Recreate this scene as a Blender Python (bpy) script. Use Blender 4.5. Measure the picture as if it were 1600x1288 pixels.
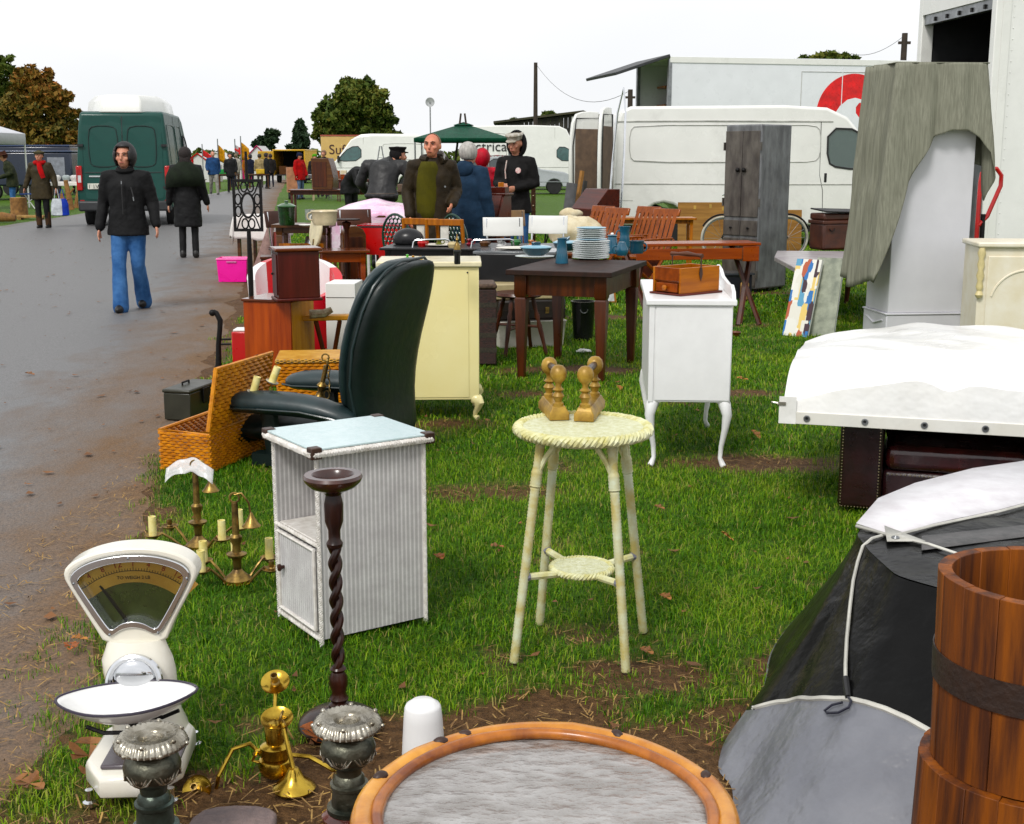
import bpy, math, random
import numpy as np
from mathutils import Vector, Matrix, noise
R = math.radians
for o in list(bpy.data.objects): bpy.data.objects.remove(o)
scn = bpy.context.scene
col = scn.collection
random.seed(11)
# ---------------------------------------------------------------- camera
PITCH = math.atan(398 / 2000.0)
CAMH = 1.5
cd = bpy.data.cameras.new('camera'); cam = bpy.data.objects.new('camera', cd); col.objects.link(cam)
cam.location = (0, 0, CAMH); cam.rotation_euler = (math.pi / 2 - PITCH, 0, 0)
cd.sensor_width = 36; cd.lens = 45; cd.clip_start = 0.05; cd.clip_end = 3000
scn.camera = cam
# ---------------------------------------------------------------- sky: a bright even overcast
SUN_EL, SUN_AZ = R(48), R(-155)
w = bpy.data.worlds.new('World'); scn.world = w; w.use_nodes = True
nt = w.node_tree; nt.nodes.clear()
out = nt.nodes.new('ShaderNodeOutputWorld'); bg = nt.nodes.new('ShaderNodeBackground'); bg.inputs[1].default_value = 0.1
sk = nt.nodes.new('ShaderNodeTexSky'); sk.sky_type = 'NISHITA'; sk.sun_disc = False
sk.sun_elevation = SUN_EL; sk.sun_rotation = SUN_AZ; sk.dust_density = 3
hs = nt.nodes.new('ShaderNodeHueSaturation'); hs.inputs['Saturation'].default_value = 0.12
tc = nt.nodes.new('ShaderNodeTexCoord'); mp = nt.nodes.new('ShaderNodeMapping'); mp.inputs['Scale'].default_value = (1.2, 1.2, 3.5)
nz = nt.nodes.new('ShaderNodeTexNoise'); nz.inputs['Scale'].default_value = 1.6; nz.inputs['Detail'].default_value = 4
cr = nt.nodes.new('ShaderNodeValToRGB')
cr.color_ramp.elements[0].position = .3; cr.color_ramp.elements[0].color = (6.7, 6.85, 7.05, 1)
cr.color_ramp.elements[1].position = .7; cr.color_ramp.elements[1].color = (7.9, 7.93, 8.0, 1)
mx = nt.nodes.new('ShaderNodeMix'); mx.data_type = 'RGBA'; mx.inputs[0].default_value = 0.88
L = nt.links.new
L(sk.outputs[0], hs.inputs['Color']); L(hs.outputs[0], mx.inputs[6])
L(tc.outputs['Generated'], mp.inputs[0]); L(mp.outputs[0], nz.inputs[0]); L(nz.outputs[0], cr.inputs[0]); L(cr.outputs[0], mx.inputs[7])
L(mx.outputs[2], bg.inputs[0]); L(bg.outputs[0], out.inputs[0])
sd = bpy.data.lights.new('sun', 'SUN'); sd.energy = 1.5; sd.angle = R(14); sd.color = (1, .97, .92)
sun = bpy.data.objects.new('sun', sd); col.objects.link(sun); sun.location = (0, 0, 30)
# sky and lamp share one direction: behind and a little left of the camera
sdir = Vector((math.sin(SUN_AZ) * math.cos(SUN_EL), math.cos(SUN_AZ) * math.cos(SUN_EL), math.sin(SUN_EL)))
sun.rotation_euler = sdir.to_track_quat('Z', 'Y').to_euler()
scn.view_settings.view_transform = 'Standard'; scn.view_settings.look = 'None'
scn.view_settings.exposure = 0.54; scn.view_settings.gamma = 1; scn.view_settings.use_curve_mapping = False
scn.render.engine = 'CYCLES'
# ---------------------------------------------------------------- measuring: a point of the place from where the photo shows it
cp, sp = math.cos(PITCH), math.sin(PITCH)
def ray(u, v):
    a = (u - 800) / 2000.; b = (v - 644) / 2000.
    return Vector((a, cp - b * sp, -sp - b * cp))
def G(u, v, z=0.0):
    r = ray(u, v); t = (z - CAMH) / r.z
    return Vector((r.x * t, r.y * t, z))
def at(u, v, Y):
    r = ray(u, v); t = Y / r.y
    return Vector((r.x * t, Y, CAMH + r.z * t))
def ppm(Y, z=0.0): return 2000. / (Y * cp + (CAMH - z) * sp)
# ---------------------------------------------------------------- mesh helpers
class B:
    def __init__(s): s.v = []; s.f = []; s.M = Matrix()
    def add(s, vs, fs):
        n = len(s.v); M = s.M
        s.v.extend([M @ Vector(p) for p in vs]); s.f.extend([tuple(i + n for i in q) for q in fs]); return s
    def box(s, cx, cy, cz, sx, sy, sz, rz=0, rx=0, ry=0, tp=1):
        m = Matrix.Translation((cx, cy, cz)) @ Matrix.Rotation(rz, 4, 'Z') @ Matrix.Rotation(ry, 4, 'Y') @ Matrix.Rotation(rx, 4, 'X')
        vs = [m @ Vector((x * sx / 2 * (tp if z > 0 else 1), y * sy / 2 * (tp if z > 0 else 1), z * sz / 2)) for z in (-1, 1) for x, y in ((-1, -1), (1, -1), (1, 1), (-1, 1))]
        return s.add(vs, [(3, 2, 1, 0), (4, 5, 6, 7), (0, 1, 5, 4), (1, 2, 6, 5), (2, 3, 7, 6), (3, 0, 4, 7)])
    def bb(s, x0, x1, y0, y1, z0, z1): return s.box((x0 + x1) / 2, (y0 + y1) / 2, (z0 + z1) / 2, x1 - x0, y1 - y0, z1 - z0)
    def rings(s, rs, closed=False, caps=True):
        n = len(rs[0]); vs = [p for r in rs for p in r]; fs = []
        m = len(rs)
        for i in range(m if closed else m - 1):
            j = (i + 1) % m
            for k in range(n):
                l = (k + 1) % n; fs.append((i * n + k, i * n + l, j * n + l, j * n + k))
        if caps and not closed:
            fs.append(tuple(range(n - 1, -1, -1))); fs.append(tuple((m - 1) * n + k for k in range(n)))
        return s.add(vs, fs)
    def lathe(s, prof, n=20, c=(0, 0, 0), d=None, caps=True, sx=1, sy=1):
        q = Vector(d).to_track_quat('Z', 'Y').to_matrix() if d is not None else Matrix.Identity(3)
        c = Vector(c)
        return s.rings([[c + q @ Vector((r * sx * math.cos(2 * math.pi * k / n), r * sy * math.sin(2 * math.pi * k / n), z)) for k in range(n)] for r, z in prof], caps=caps)
    def tube(s, pts, r, n=8, closed=False, caps=True, side=None):
        pts = [Vector(p) for p in pts]; m = len(pts); rs = []; ps = None
        for i, p in enumerate(pts):
            a = pts[i - 1] if (i or closed) else p; b = pts[(i + 1) % m] if (i < m - 1 or closed) else p
            t = (b - a).normalized()
            if side is not None: u = Vector(side)
            elif ps is None: u = Vector((0, 0, 1)).cross(t) if abs(t.z) < .9 else Vector((1, 0, 0))
            else: u = ps
            u = u - t * u.dot(t)
            if u.length < 1e-6: u = t.orthogonal()
            u.normalize(); ps = u; w_ = t.cross(u)
            rr = r[i] if isinstance(r, (list, tuple)) else r
            ra, rb = rr if isinstance(rr, (list, tuple)) else (rr, rr)
            rs.append([p + u * ra * math.cos(2 * math.pi * k / n) + w_ * rb * math.sin(2 * math.pi * k / n) for k in range(n)])
        return s.rings(rs, closed, caps)
    def prism(s, poly, o, ux, uy, d):
        o, ux, uy, d = Vector(o), Vector(ux), Vector(uy), Vector(d); n = len(poly)
        a = [o + ux * p + uy * q for p, q in poly]
        return s.add(a + [p + d for p in a], [tuple(range(n - 1, -1, -1)), tuple(range(n, 2 * n))] + [(i, (i + 1) % n, (i + 1) % n + n, i + n) for i in range(n)])
    def ell(s, c, r, n=14, m=9, rot=None):
        c = Vector(c); r = r if isinstance(r, (list, tuple)) else (r, r, r)
        q = rot if rot is not None else Matrix.Identity(3)
        rs = []
        for i in range(m + 1):
            a = math.pi * (i + .0) / m; a = min(max(a, .04), math.pi - .04)
            rs.append([c + q @ Vector((r[0] * math.sin(a) * math.cos(2 * math.pi * k / n), r[1] * math.sin(a) * math.sin(2 * math.pi * k / n), -r[2] * math.cos(a))) for k in range(n)])
        return s.rings(rs)
    def grid(s, fn, nu, nv):
        vs = [fn(i / nu, j / nv) for j in range(nv + 1) for i in range(nu + 1)]
        return s.add(vs, [(j * (nu + 1) + i, j * (nu + 1) + i + 1, (j + 1) * (nu + 1) + i + 1, (j + 1) * (nu + 1) + i) for j in range(nv) for i in range(nu)])
    def circ(s, c, Rr, r, n=32, m=8, ax=(1, 0, 0), ay=(0, 1, 0), a0=0, a1=None, ry=None):
        c, ax, ay = Vector(c), Vector(ax), Vector(ay); full = a1 is None; a1 = 2 * math.pi if full else a1
        ry = Rr if ry is None else ry
        k = n if full else n + 1
        return s.tube([c + ax * Rr * math.cos(a0 + (a1 - a0) * i / n) + ay * ry * math.sin(a0 + (a1 - a0) * i / n) for i in range(k)], r, m, closed=full)
    def o(s, name, m, parent=None, bev=0, sub=0, sol=0, ang=38, bseg=2, flat=False):
        me = bpy.data.meshes.new(name); me.from_pydata(s.v, [], s.f); me.validate()
        if not flat:
            me.polygons.foreach_set('use_smooth', [True] * len(me.polygons))
            if ang < 180: me.set_sharp_from_angle(angle=R(ang))
        me.materials.append(m)
        ob = bpy.data.objects.new(name, me); col.objects.link(ob)
        if parent is not None: ob.parent = parent
        if sol:
            k = ob.modifiers.new('thickness', 'SOLIDIFY'); k.thickness = sol; k.offset = 0
        if bev:
            k = ob.modifiers.new('bevel', 'BEVEL'); k.width = bev; k.segments = bseg; k.limit_method = 'ANGLE'; k.angle_limit = R(40); k.harden_normals = False
        if sub:
            k = ob.modifiers.new('subdivision', 'SUBSURF'); k.levels = sub; k.render_levels = sub
        return ob
def tag(o, label, cat, group=None, kind=None):
    if label: o['label'] = label
    if cat: o['category'] = cat
    if group: o['group'] = group
    if kind: o['kind'] = kind
    return o
def thing(name, label, cat, loc=(0, 0, 0), rz=0, group=None, rx=0, ry=0):
    o = bpy.data.objects.new(name, None); o.empty_display_size = .1; col.objects.link(o)
    o.location = loc; o.rotation_euler = (rx, ry, rz); return tag(o, label, cat, group)
def copy_tree(o, parent=None):
    c = o.copy(); col.objects.link(c); c.parent = parent
    for ch in list(o.children): copy_tree(ch, c)
    return c
def text(s, size, m, parent, loc, rot, name='lettering', ext=.002, align='CENTER', sx=1):
    cu = bpy.data.curves.new(name, 'FONT'); cu.body = s; cu.size = size; cu.extrude = ext; cu.align_x = align
    t = bpy.data.objects.new('tmp', cu); col.objects.link(t)
    dg = bpy.context.evaluated_depsgraph_get(); me = bpy.data.meshes.new_from_object(t.evaluated_get(dg))
    bpy.data.objects.remove(t); me.materials.clear(); me.materials.append(m); me.name = name
    o = bpy.data.objects.new(name, me); col.objects.link(o); o.parent = parent; o.location = loc; o.rotation_euler = rot; o.scale = (sx, 1, 1)
    return o
# ---------------------------------------------------------------- materials
MATS = {}
def srgb(h):
    c = [int(h[i:i + 2], 16) / 255 for i in (0, 2, 4)]
    return tuple(((x + .055) / 1.055) ** 2.4 if x > .04 else x / 12.92 for x in c)
def vivid(c):
    l = .3 * c[0] + .6 * c[1] + .1 * c[2]; k = 1.22; d = .78 + .22 * min(1, l / .25)
    return tuple(max(0, l + (x - l) * k) * d for x in c)
def node(nt, t, **kw):
    n = nt.nodes.new('ShaderNode' + t)
    for k, v in kw.items():
        if k in n.inputs: n.inputs[k].default_value = v
        else: setattr(n, k, v)
    return n
def mat(name, c, rough=.5, metal=0, var=.18, sc=6, bump=0, bsc=60, coat=0, c2=None, stretch=(1, 1, 1), dirt=0, spec=.5, sheen=0, detail=5, bdist=.01, emit=None, rv=.12, trans=0, alpha=1):
    """principled surface: base colour broken up by noise towards c2, optional grain (stretch), grime patches and fine relief"""
    if name in MATS: return MATS[name]
    m = bpy.data.materials.new(name); m.use_nodes = True; nt = m.node_tree; L = nt.links.new
    p = nt.nodes['Principled BSDF']; p.inputs['Roughness'].default_value = rough; p.inputs['Metallic'].default_value = metal
    p.inputs['Specular IOR Level'].default_value = spec; p.inputs['Coat Weight'].default_value = coat; p.inputs['Coat Roughness'].default_value = .12
    if trans: p.inputs['Transmission Weight'].default_value = trans
    if alpha < 1: p.inputs['Alpha'].default_value = alpha
    if sheen: p.inputs['Sheen Weight'].default_value = sheen
    if emit: p.inputs['Emission Color'].default_value = (*emit[0], 1); p.inputs['Emission Strength'].default_value = emit[1]
    c = vivid(srgb(c) if isinstance(c, str) else c)
    c2 = vivid(srgb(c2) if isinstance(c2, str) else c2) if c2 is not None else tuple(x * (1 - var * 2.2) for x in c)
    tc = node(nt, 'TexCoord'); mp = node(nt, 'Mapping', Scale=stretch); L(tc.outputs['Object'], mp.inputs[0])
    n1 = node(nt, 'TexNoise', Scale=sc, Detail=detail, Roughness=.6); L(mp.outputs[0], n1.inputs[0])
    r = node(nt, 'ValToRGB'); e = r.color_ramp.elements; e[0].position = .36; e[1].position = .66; e[0].color = (*c2, 1); e[1].color = (*c, 1)
    L(n1.outputs[0], r.inputs[0]); src = r.outputs[0]
    if dirt:
        n2 = node(nt, 'TexNoise', Scale=sc * .45, Detail=6, Roughness=.7); L(tc.outputs['Object'], n2.inputs[0])
        r2 = node(nt, 'ValToRGB'); r2.color_ramp.elements[0].position = .55; r2.color_ramp.elements[1].position = .75; L(n2.outputs[0], r2.inputs[0])
        mu = node(nt, 'Math', operation='MULTIPLY'); mu.inputs[1].default_value = dirt; L(r2.outputs[0], mu.inputs[0])
        mx = node(nt, 'Mix', data_type='RGBA'); mx.inputs[7].default_value = (.07, .055, .03, 1); L(mu.outputs[0], mx.inputs[0]); L(src, mx.inputs[6]); src = mx.outputs[2]
    L(src, p.inputs['Base Color'])
    mr = node(nt, 'MapRange'); mr.inputs[3].default_value = max(.02, rough - rv); mr.inputs[4].default_value = min(1, rough + rv)
    n3 = node(nt, 'TexNoise', Scale=sc * 1.7, Detail=3); L(tc.outputs['Object'], n3.inputs[0]); L(n3.outputs[0], mr.inputs[0]); L(mr.outputs[0], p.inputs['Roughness'])
    if bump:
        nb = node(nt, 'TexNoise', Scale=bsc, Detail=4); L(mp.outputs[0], nb.inputs[0])
        bu = node(nt, 'Bump', Strength=bump, Distance=bdist); L(nb.outputs[0], bu.inputs['Height']); L(bu.outputs[0], p.inputs['Normal'])
    MATS[name] = m; return m
def weave(name, c, c2, su=90, sv=60, rough=.6, strength=.8, dist=.004, axes=(0, 2)):
    """woven cane: two crossed waves give relief and darker gaps; the weave runs on two of the object's axes"""
    if name in MATS: return MATS[name]
    m = mat(name, c, rough=rough, c2=c2, sc=14); nt = m.node_tree; L = nt.links.new; p = nt.nodes['Principled BSDF']
    tc = node(nt, 'TexCoord'); sx = node(nt, 'SeparateXYZ'); L(tc.outputs['Object'], sx.inputs[0])
    ad = node(nt, 'Math', operation='ADD'); L(sx.outputs[0], ad.inputs[0]); L(sx.outputs[1], ad.inputs[1])
    def wv(o, f, ph=None):
        a = node(nt, 'Math', operation='MULTIPLY'); a.inputs[1].default_value = f; L(o, a.inputs[0])
        q = a.outputs[0]
        if ph is not None:
            b_ = node(nt, 'Math', operation='ADD'); L(q, b_.inputs[0]); L(ph, b_.inputs[1]); q = b_.outputs[0]
        s_ = node(nt, 'Math', operation='SINE'); L(q, s_.inputs[0]); return s_.outputs[0]
    a = wv(ad.outputs[0], su)
    sg = node(nt, 'Math', operation='SIGN'); L(a, sg.inputs[0]); ph = node(nt, 'Math', operation='MULTIPLY'); ph.inputs[1].default_value = 1.57; L(sg.outputs[0], ph.inputs[0])
    b = wv(sx.outputs[2], sv, ph.outputs[0])
    aa = node(nt, 'Math', operation='ABSOLUTE'); L(a, aa.inputs[0])
    mm = node(nt, 'Math', operation='MULTIPLY'); L(aa.outputs[0], mm.inputs[0]); L(b, mm.inputs[1])
    bu = node(nt, 'Bump', Strength=strength, Distance=dist); L(mm.outputs[0], bu.inputs['Height']); L(bu.outputs[0], p.inputs['Normal'])
    # the gaps between strands are mixed to a darker colour
    mr = node(nt, 'MapRange'); mr.inputs[1].default_value = -.7; mr.inputs[2].default_value = .05; L(mm.outputs[0], mr.inputs[0])
    mx = node(nt, 'Mix', data_type='RGBA'); old = p.inputs['Base Color'].links[0].from_socket
    mx.inputs[6].default_value = (*[x * .35 for x in (srgb(c2) if isinstance(c2, str) else c2)], 1)
    L(mr.outputs[0], mx.inputs[0]); L(old, mx.inputs[7]); L(mx.outputs[2], p.inputs['Base Color'])
    return m
def wood(name, c, c2, rough=.4, ax='x', coat=0, sc=5, bump=.15):
    st = {'x': (.35, 5, 5), 'y': (5, .35, 5), 'z': (5, 5, .35)}[ax]
    return mat(name, c, rough=rough, c2=c2, sc=sc, stretch=st, bump=bump, bsc=sc * 5, coat=coat * .4, detail=8, bdist=.003, spec=.28)
def glass(name, tint=(.8, .9, .9), fac=.35, rough=.03):
    if name in MATS: return MATS[name]
    m = bpy.data.materials.new(name); m.use_nodes = True; nt = m.node_tree; nt.nodes.remove(nt.nodes['Principled BSDF']); L = nt.links.new
    t = node(nt, 'BsdfTransparent', Color=(*tint, 1)); g = node(nt, 'BsdfGlossy', Roughness=rough); fr = node(nt, 'Fresnel', IOR=1.5)
    ad = node(nt, 'Math', operation='ADD', use_clamp=True); ad.inputs[1].default_value = fac; L(fr.outputs[0], ad.inputs[0])
    mx = node(nt, 'MixShader'); L(ad.outputs[0], mx.inputs[0]); L(t.outputs[0], mx.inputs[1]); L(g.outputs[0], mx.inputs[2]); L(mx.outputs[0], nt.nodes['Material Output'].inputs[0])
    MATS[name] = m; return m
WHITE = mat('white_paint', (.78, .78, .76), rough=.35, var=.03, dirt=.12, sc=3)
IRON = mat('black_iron', (.010, .009, .009), rough=.5, bump=.3, bsc=50, spec=.2)
BLACKP = mat('black_plastic', (.015, .015, .016), rough=.5)
CHROME = mat('chrome', (.75, .76, .78), rough=.12, metal=1, var=.05)
STEEL = mat('dull_steel', (.35, .36, .37), rough=.38, metal=.9)
BRASS = mat('brass', (.60, .43, .13), rough=.22, metal=1, c2=(.36, .24, .07), sc=18, bump=.05)
OLDBRASS = mat('aged_brass', (.36, .25, .10), rough=.4, metal=.85, c2=(.12, .08, .04), sc=25, bump=.15)
RUBBER = mat('tyre_rubber', (.014, .014, .014), rough=.8)
CANDLE = mat('cream_candle_sleeve', 'ece5b4', rough=.5, c2='d8ca88', sc=20)
SKIN = mat('skin', (.50, .27, .19), rough=.5, c2=(.44, .20, .14), sc=25)
GLASS = glass('clear_glass')
DGLASS = glass('vehicle_glass', (.35, .42, .42), .12)
# ---------------------------------------------------------------- ground, road, grass
def edge(y): return -0.80 - 0.165 * y                       # right-hand edge of the tarmac
def ell_patch(x, y, cx, cy, rx, ry): return max(0.0, 1.25 - math.hypot((x - cx) / rx, (y - cy) / ry) * 1.0)
PATCH = [(1.15, 6.25, .75, .3), (-.05, 5.65, .5, .3), (.45, 9.1, .9, .35), (.85, 12.2, .6, .35), (.1, 8.1, .5, .25), (1.9, 11.6, .7, .25), (1.5, 8.2, .6, .2), (2.6, 14.5, 1.2, .4), (-.4, 7.2, .4, .3), (0.35, 3.62, .35, .12)]
def mud(x, y):
    """0 = turf, 1 = bare earth"""
    n = noise.noise((x * 1.7, y * 1.7, 3)) * .5 + noise.noise((x * 5, y * 5, 9)) * .28 + noise.noise((x * 14, y * 14, 5)) * .15
    m = 0.0
    d = x - edge(y)
    m = max(m, min(1, (.22 + .25 * min(1, max(0, (y - 6) / 6)) - d) * 2.6 + n * 1.5 + .2))
    k = min(1, max(0, (x + .85) / .6)); front = 2.95 + .75 * k * k * (3 - 2 * k)
    f = (front - y) * 2.6 + n * 1.6 + .15
    f = (front - y) * 2.0 + n * 2.2 + .1
    m = max(m, min(1, f))
    for p in PATCH: m = max(m, min(.85, ell_patch(x, y, *p) * .85 + n * .8 - .1))
    m = max(m, min(.75, n * 1.7 - .12))
    return min(1, max(0, m))
def axis(segs):
    a = []
    for s, e, st in segs:
        k = max(1, round((e - s) / st)); a += [s + (e - s) * i / k for i in range(k)]
    return a + [segs[-1][1]]
xs = axis([(-700, -60, 160), (-60, -8, 13), (-8, -4, .5), (-4, 4, .07), (4, 9, .4), (9, 60, 12), (60, 700, 160)])
ys = axis([(-40, 1.6, 10), (1.6, 13, .07), (13, 26, .35), (26, 80, 6), (80, 1500, 200)])
b = B(); mudv = []
for y in ys:
    for x in xs:
        near = 1.5 < y < 26 and -8 < x < 9
        m = mud(x, y) if near else (.15 if y < 80 else .1)
        mudv.append(m)
        z = (noise.noise((x * 3, y * 3, 0)) * .008 + noise.noise((x * 11, y * 11, 2)) * .005 - .006 * m - .004) if near else -.004
        if x < edge(y) + .5 : z = -.008
        b.v.append(Vector((x, y, min(z, 0))))
nx = len(xs)
b.f = [(j * nx + i, j * nx + i + 1, (j + 1) * nx + i + 1, (j + 1) * nx + i) for j in range(len(ys) - 1) for i in range(nx - 1)]
def ground_mat():
    m = bpy.data.materials.new('turf_and_earth'); m.use_nodes = True; nt = m.node_tree; L = nt.links.new; p = nt.nodes['Principled BSDF']
    tc = node(nt, 'TexCoord'); at_ = node(nt, 'Attribute', attribute_name='mud')
    n1 = node(nt, 'TexNoise', Scale=35, Detail=6, Roughness=.75); n2 = node(nt, 'TexNoise', Scale=4, Detail=5); n3 = node(nt, 'TexNoise', Scale=150, Detail=3)
    for n in (n1, n2, n3): L(tc.outputs['Object'], n.inputs[0])
    gr = node(nt, 'ValToRGB'); e = gr.color_ramp.elements; e[0].position = .35; e[0].color = (.012, .035, .002, 1); e[1].position = .75; e[1].color = (.14, .28, .008, 1); p.inputs['Specular IOR Level'].default_value = .15; L(n1.outputs[0], gr.inputs[0])
    me = node(nt, 'ValToRGB'); e = me.color_ramp.elements; e[0].position = .3; e[0].color = (.040, .019, .007, 1); e[1].position = .74; e[1].color = (.22, .115, .045, 1); L(n1.outputs[0], me.inputs[0])
    a = node(nt, 'Math', operation='ADD'); L(at_.outputs['Fac'], a.inputs[0])
    s_ = node(nt, 'Math', operation='MULTIPLY_ADD'); s_.inputs[1].default_value = .7; s_.inputs[2].default_value = -.35; L(n1.outputs[0], s_.inputs[0]); L(s_.outputs[0], a.inputs[1])
    k = node(nt, 'MapRange'); k.inputs[1].default_value = .3; k.inputs[2].default_value = .6; L(a.outputs[0], k.inputs[0])
    mx = node(nt, 'Mix', data_type='RGBA'); L(k.outputs[0], mx.inputs[0]); L(gr.outputs[0], mx.inputs[6]); L(me.outputs[0], mx.inputs[7]); L(mx.outputs[2], p.inputs['Base Color'])
    rg = node(nt, 'MapRange'); rg.inputs[3].default_value = .45; rg.inputs[4].default_value = .9; L(n2.outputs[0], rg.inputs[0]); L(rg.outputs[0], p.inputs['Roughness'])
    bu = node(nt, 'Bump', Strength=.9, Distance=.02); ad = node(nt, 'Math', operation='ADD'); L(n1.outputs[0], ad.inputs[0]); L(n3.outputs[0], ad.inputs[1]); L(ad.outputs[0], bu.inputs['Height']); L(bu.outputs[0], p.inputs['Normal'])
    return m
gd = b.o('ground', ground_mat(), ang=180); tag(gd, 'green turf field with bare muddy patches beside the road', 'ground', kind='structure')
at_ = gd.data.attributes.new('mud', 'FLOAT', 'POINT'); at_.data.foreach_set('value', mudv)
# road: slightly cambered sheet with a ragged, earth-washed right edge
def road_mat():
    m = bpy.data.materials.new('wet_tarmac'); m.use_nodes = True; nt = m.node_tree; L = nt.links.new; p = nt.nodes['Principled BSDF']
    tc = node(nt, 'TexCoord'); at_ = node(nt, 'Attribute', attribute_name='wash')
    n1 = node(nt, 'TexNoise', Scale=90, Detail=5, Roughness=.8); n2 = node(nt, 'TexNoise', Scale=2.6, Detail=7, Roughness=.7); n3 = node(nt, 'TexVoronoi', Scale=130)
    mp = node(nt, 'Mapping', Scale=(1, .45, 1), Rotation=(0, 0, R(-9))); L(tc.outputs['Object'], mp.inputs[0])
    for n in (n1, n3): L(tc.outputs['Object'], n.inputs[0])
    L(mp.outputs[0], n2.inputs[0])
    a = node(nt, 'ValToRGB'); e = a.color_ramp.elements; e[0].position = .3; e[0].color = (.054, .053, .054, 1); e[1].position = .66; e[1].color = (.195, .192, .192, 1); L(n1.outputs[0], a.inputs[0])
    me = node(nt, 'ValToRGB'); e = me.color_ramp.elements; e[0].position = .3; e[0].color = (.050, .028, .013, 1); e[1].position = .74; e[1].color = (.25, .145, .070, 1); L(n1.outputs[0], me.inputs[0])
    s_ = node(nt, 'Math', operation='MULTIPLY_ADD'); s_.inputs[1].default_value = 1.5; s_.inputs[2].default_value = -.85; L(n2.outputs[0], s_.inputs[0])
    ad = node(nt, 'Math', operation='ADD'); L(at_.outputs['Fac'], ad.inputs[0]); L(s_.outputs[0], ad.inputs[1])
    s2 = node(nt, 'Math', operation='MULTIPLY_ADD'); s2.inputs[1].default_value = .5; s2.inputs[2].default_value = -.25; L(n1.outputs[0], s2.inputs[0])
    ad2 = node(nt, 'Math', operation='ADD'); L(ad.outputs[0], ad2.inputs[0]); L(s2.outputs[0], ad2.inputs[1])
    k = node(nt, 'MapRange'); k.inputs[1].default_value = .2; k.inputs[2].default_value = 1.1; L(ad2.outputs[0], k.inputs[0])
    mx = node(nt, 'Mix', data_type='RGBA'); L(k.outputs[0], mx.inputs[0]); L(a.outputs[0], mx.inputs[6]); L(me.outputs[0], mx.inputs[7]); L(mx.outputs[2], p.inputs['Base Color'])
    rg = node(nt, 'MapRange'); rg.inputs[1].default_value = .35; rg.inputs[2].default_value = .65; p.inputs['Specular IOR Level'].default_value = .32; rg.inputs[1].default_value = 0; rg.inputs[2].default_value = 1; rg.inputs[3].default_value = .5; rg.inputs[4].default_value = .85; L(k.outputs[0], rg.inputs[0]); L(rg.outputs[0], p.inputs['Roughness'])
    bu = node(nt, 'Bump', Strength=.28, Distance=.006); L(n3.outputs[0], bu.inputs['Height']); L(bu.outputs[0], p.inputs['Normal'])
    return m
b = B(); wash = []
ry = axis([(-30, 1.5, 6), (1.5, 30, .12), (30, 90, 2)])
def left_edge(y): return -10.0 - .05 * y
fr = [0, .2, .4, .55, .65, .74, .8, .85, .89, .92, .95, .975, 1]
for y in ry:
    xr = edge(y) + .10 + noise.noise((y * 1.3, 1, 4)) * .16 + noise.noise((y * 5, 7, 4)) * .06; xl = left_edge(y) + noise.noise((y * .9, 2, 8)) * .2
    xl = min(xl, xr - 1.2)
    for t in fr:
        x = xl + (xr - xl) * t; b.v.append(Vector((x, y, -.0075 + .05 * math.sin(math.pi * t))))
        d = (xr - x)
        wash.append(max(0, 1.15 - d / (1.25 + .02 * min(y, 14) - .3 * (y > 9))) if t > .3 else max(0, .5 - (x - xl) * 1.2))
nx = len(fr)
b.f = [(j * nx + i, j * nx + i + 1, (j + 1) * nx + i + 1, (j + 1) * nx + i) for j in range(len(ry) - 1) for i in range(nx - 1)]
rd = b.o('road', road_mat(), ang=180); tag(rd, 'wet grey tarmac road with muddy edge', 'road', kind='structure')
a_ = rd.data.attributes.new('wash', 'FLOAT', 'POINT'); a_.data.foreach_set('value', wash)
# ---- grass: real blades, denser near, thinning over bare earth
GMAT = None
def blade_mat():
    m = bpy.data.materials.new('grass_blade'); m.use_nodes = True; nt = m.node_tree; L = nt.links.new; p = nt.nodes['Principled BSDF']
    a = node(nt, 'Attribute', attribute_name='tint'); r = node(nt, 'ValToRGB'); e = r.color_ramp.elements
    e[0].position = 0; e[0].color = (.018, .075, .001, 1); e[1].position = 1; e[1].color = (.36, .30, .09, 1)
    q = r.color_ramp.elements.new(.45); q.color = (.080, .225, .002, 1); q = r.color_ramp.elements.new(.82); q.color = (.28, .42, .008, 1)
    L(a.outputs['Fac'], r.inputs[0]); L(r.outputs[0], p.inputs['Base Color']); p.inputs['Roughness'].default_value = .5; p.inputs['Specular IOR Level'].default_value = .16
    tr = node(nt, 'BsdfTranslucent'); L(r.outputs[0], tr.inputs[0]); ms = node(nt, 'MixShader'); ms.inputs[0].default_value = .28
    L(p.outputs[0], ms.inputs[1]); L(tr.outputs[0], ms.inputs[2]); L(ms.outputs[0], nt.nodes['Material Output'].inputs[0]); return m
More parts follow.
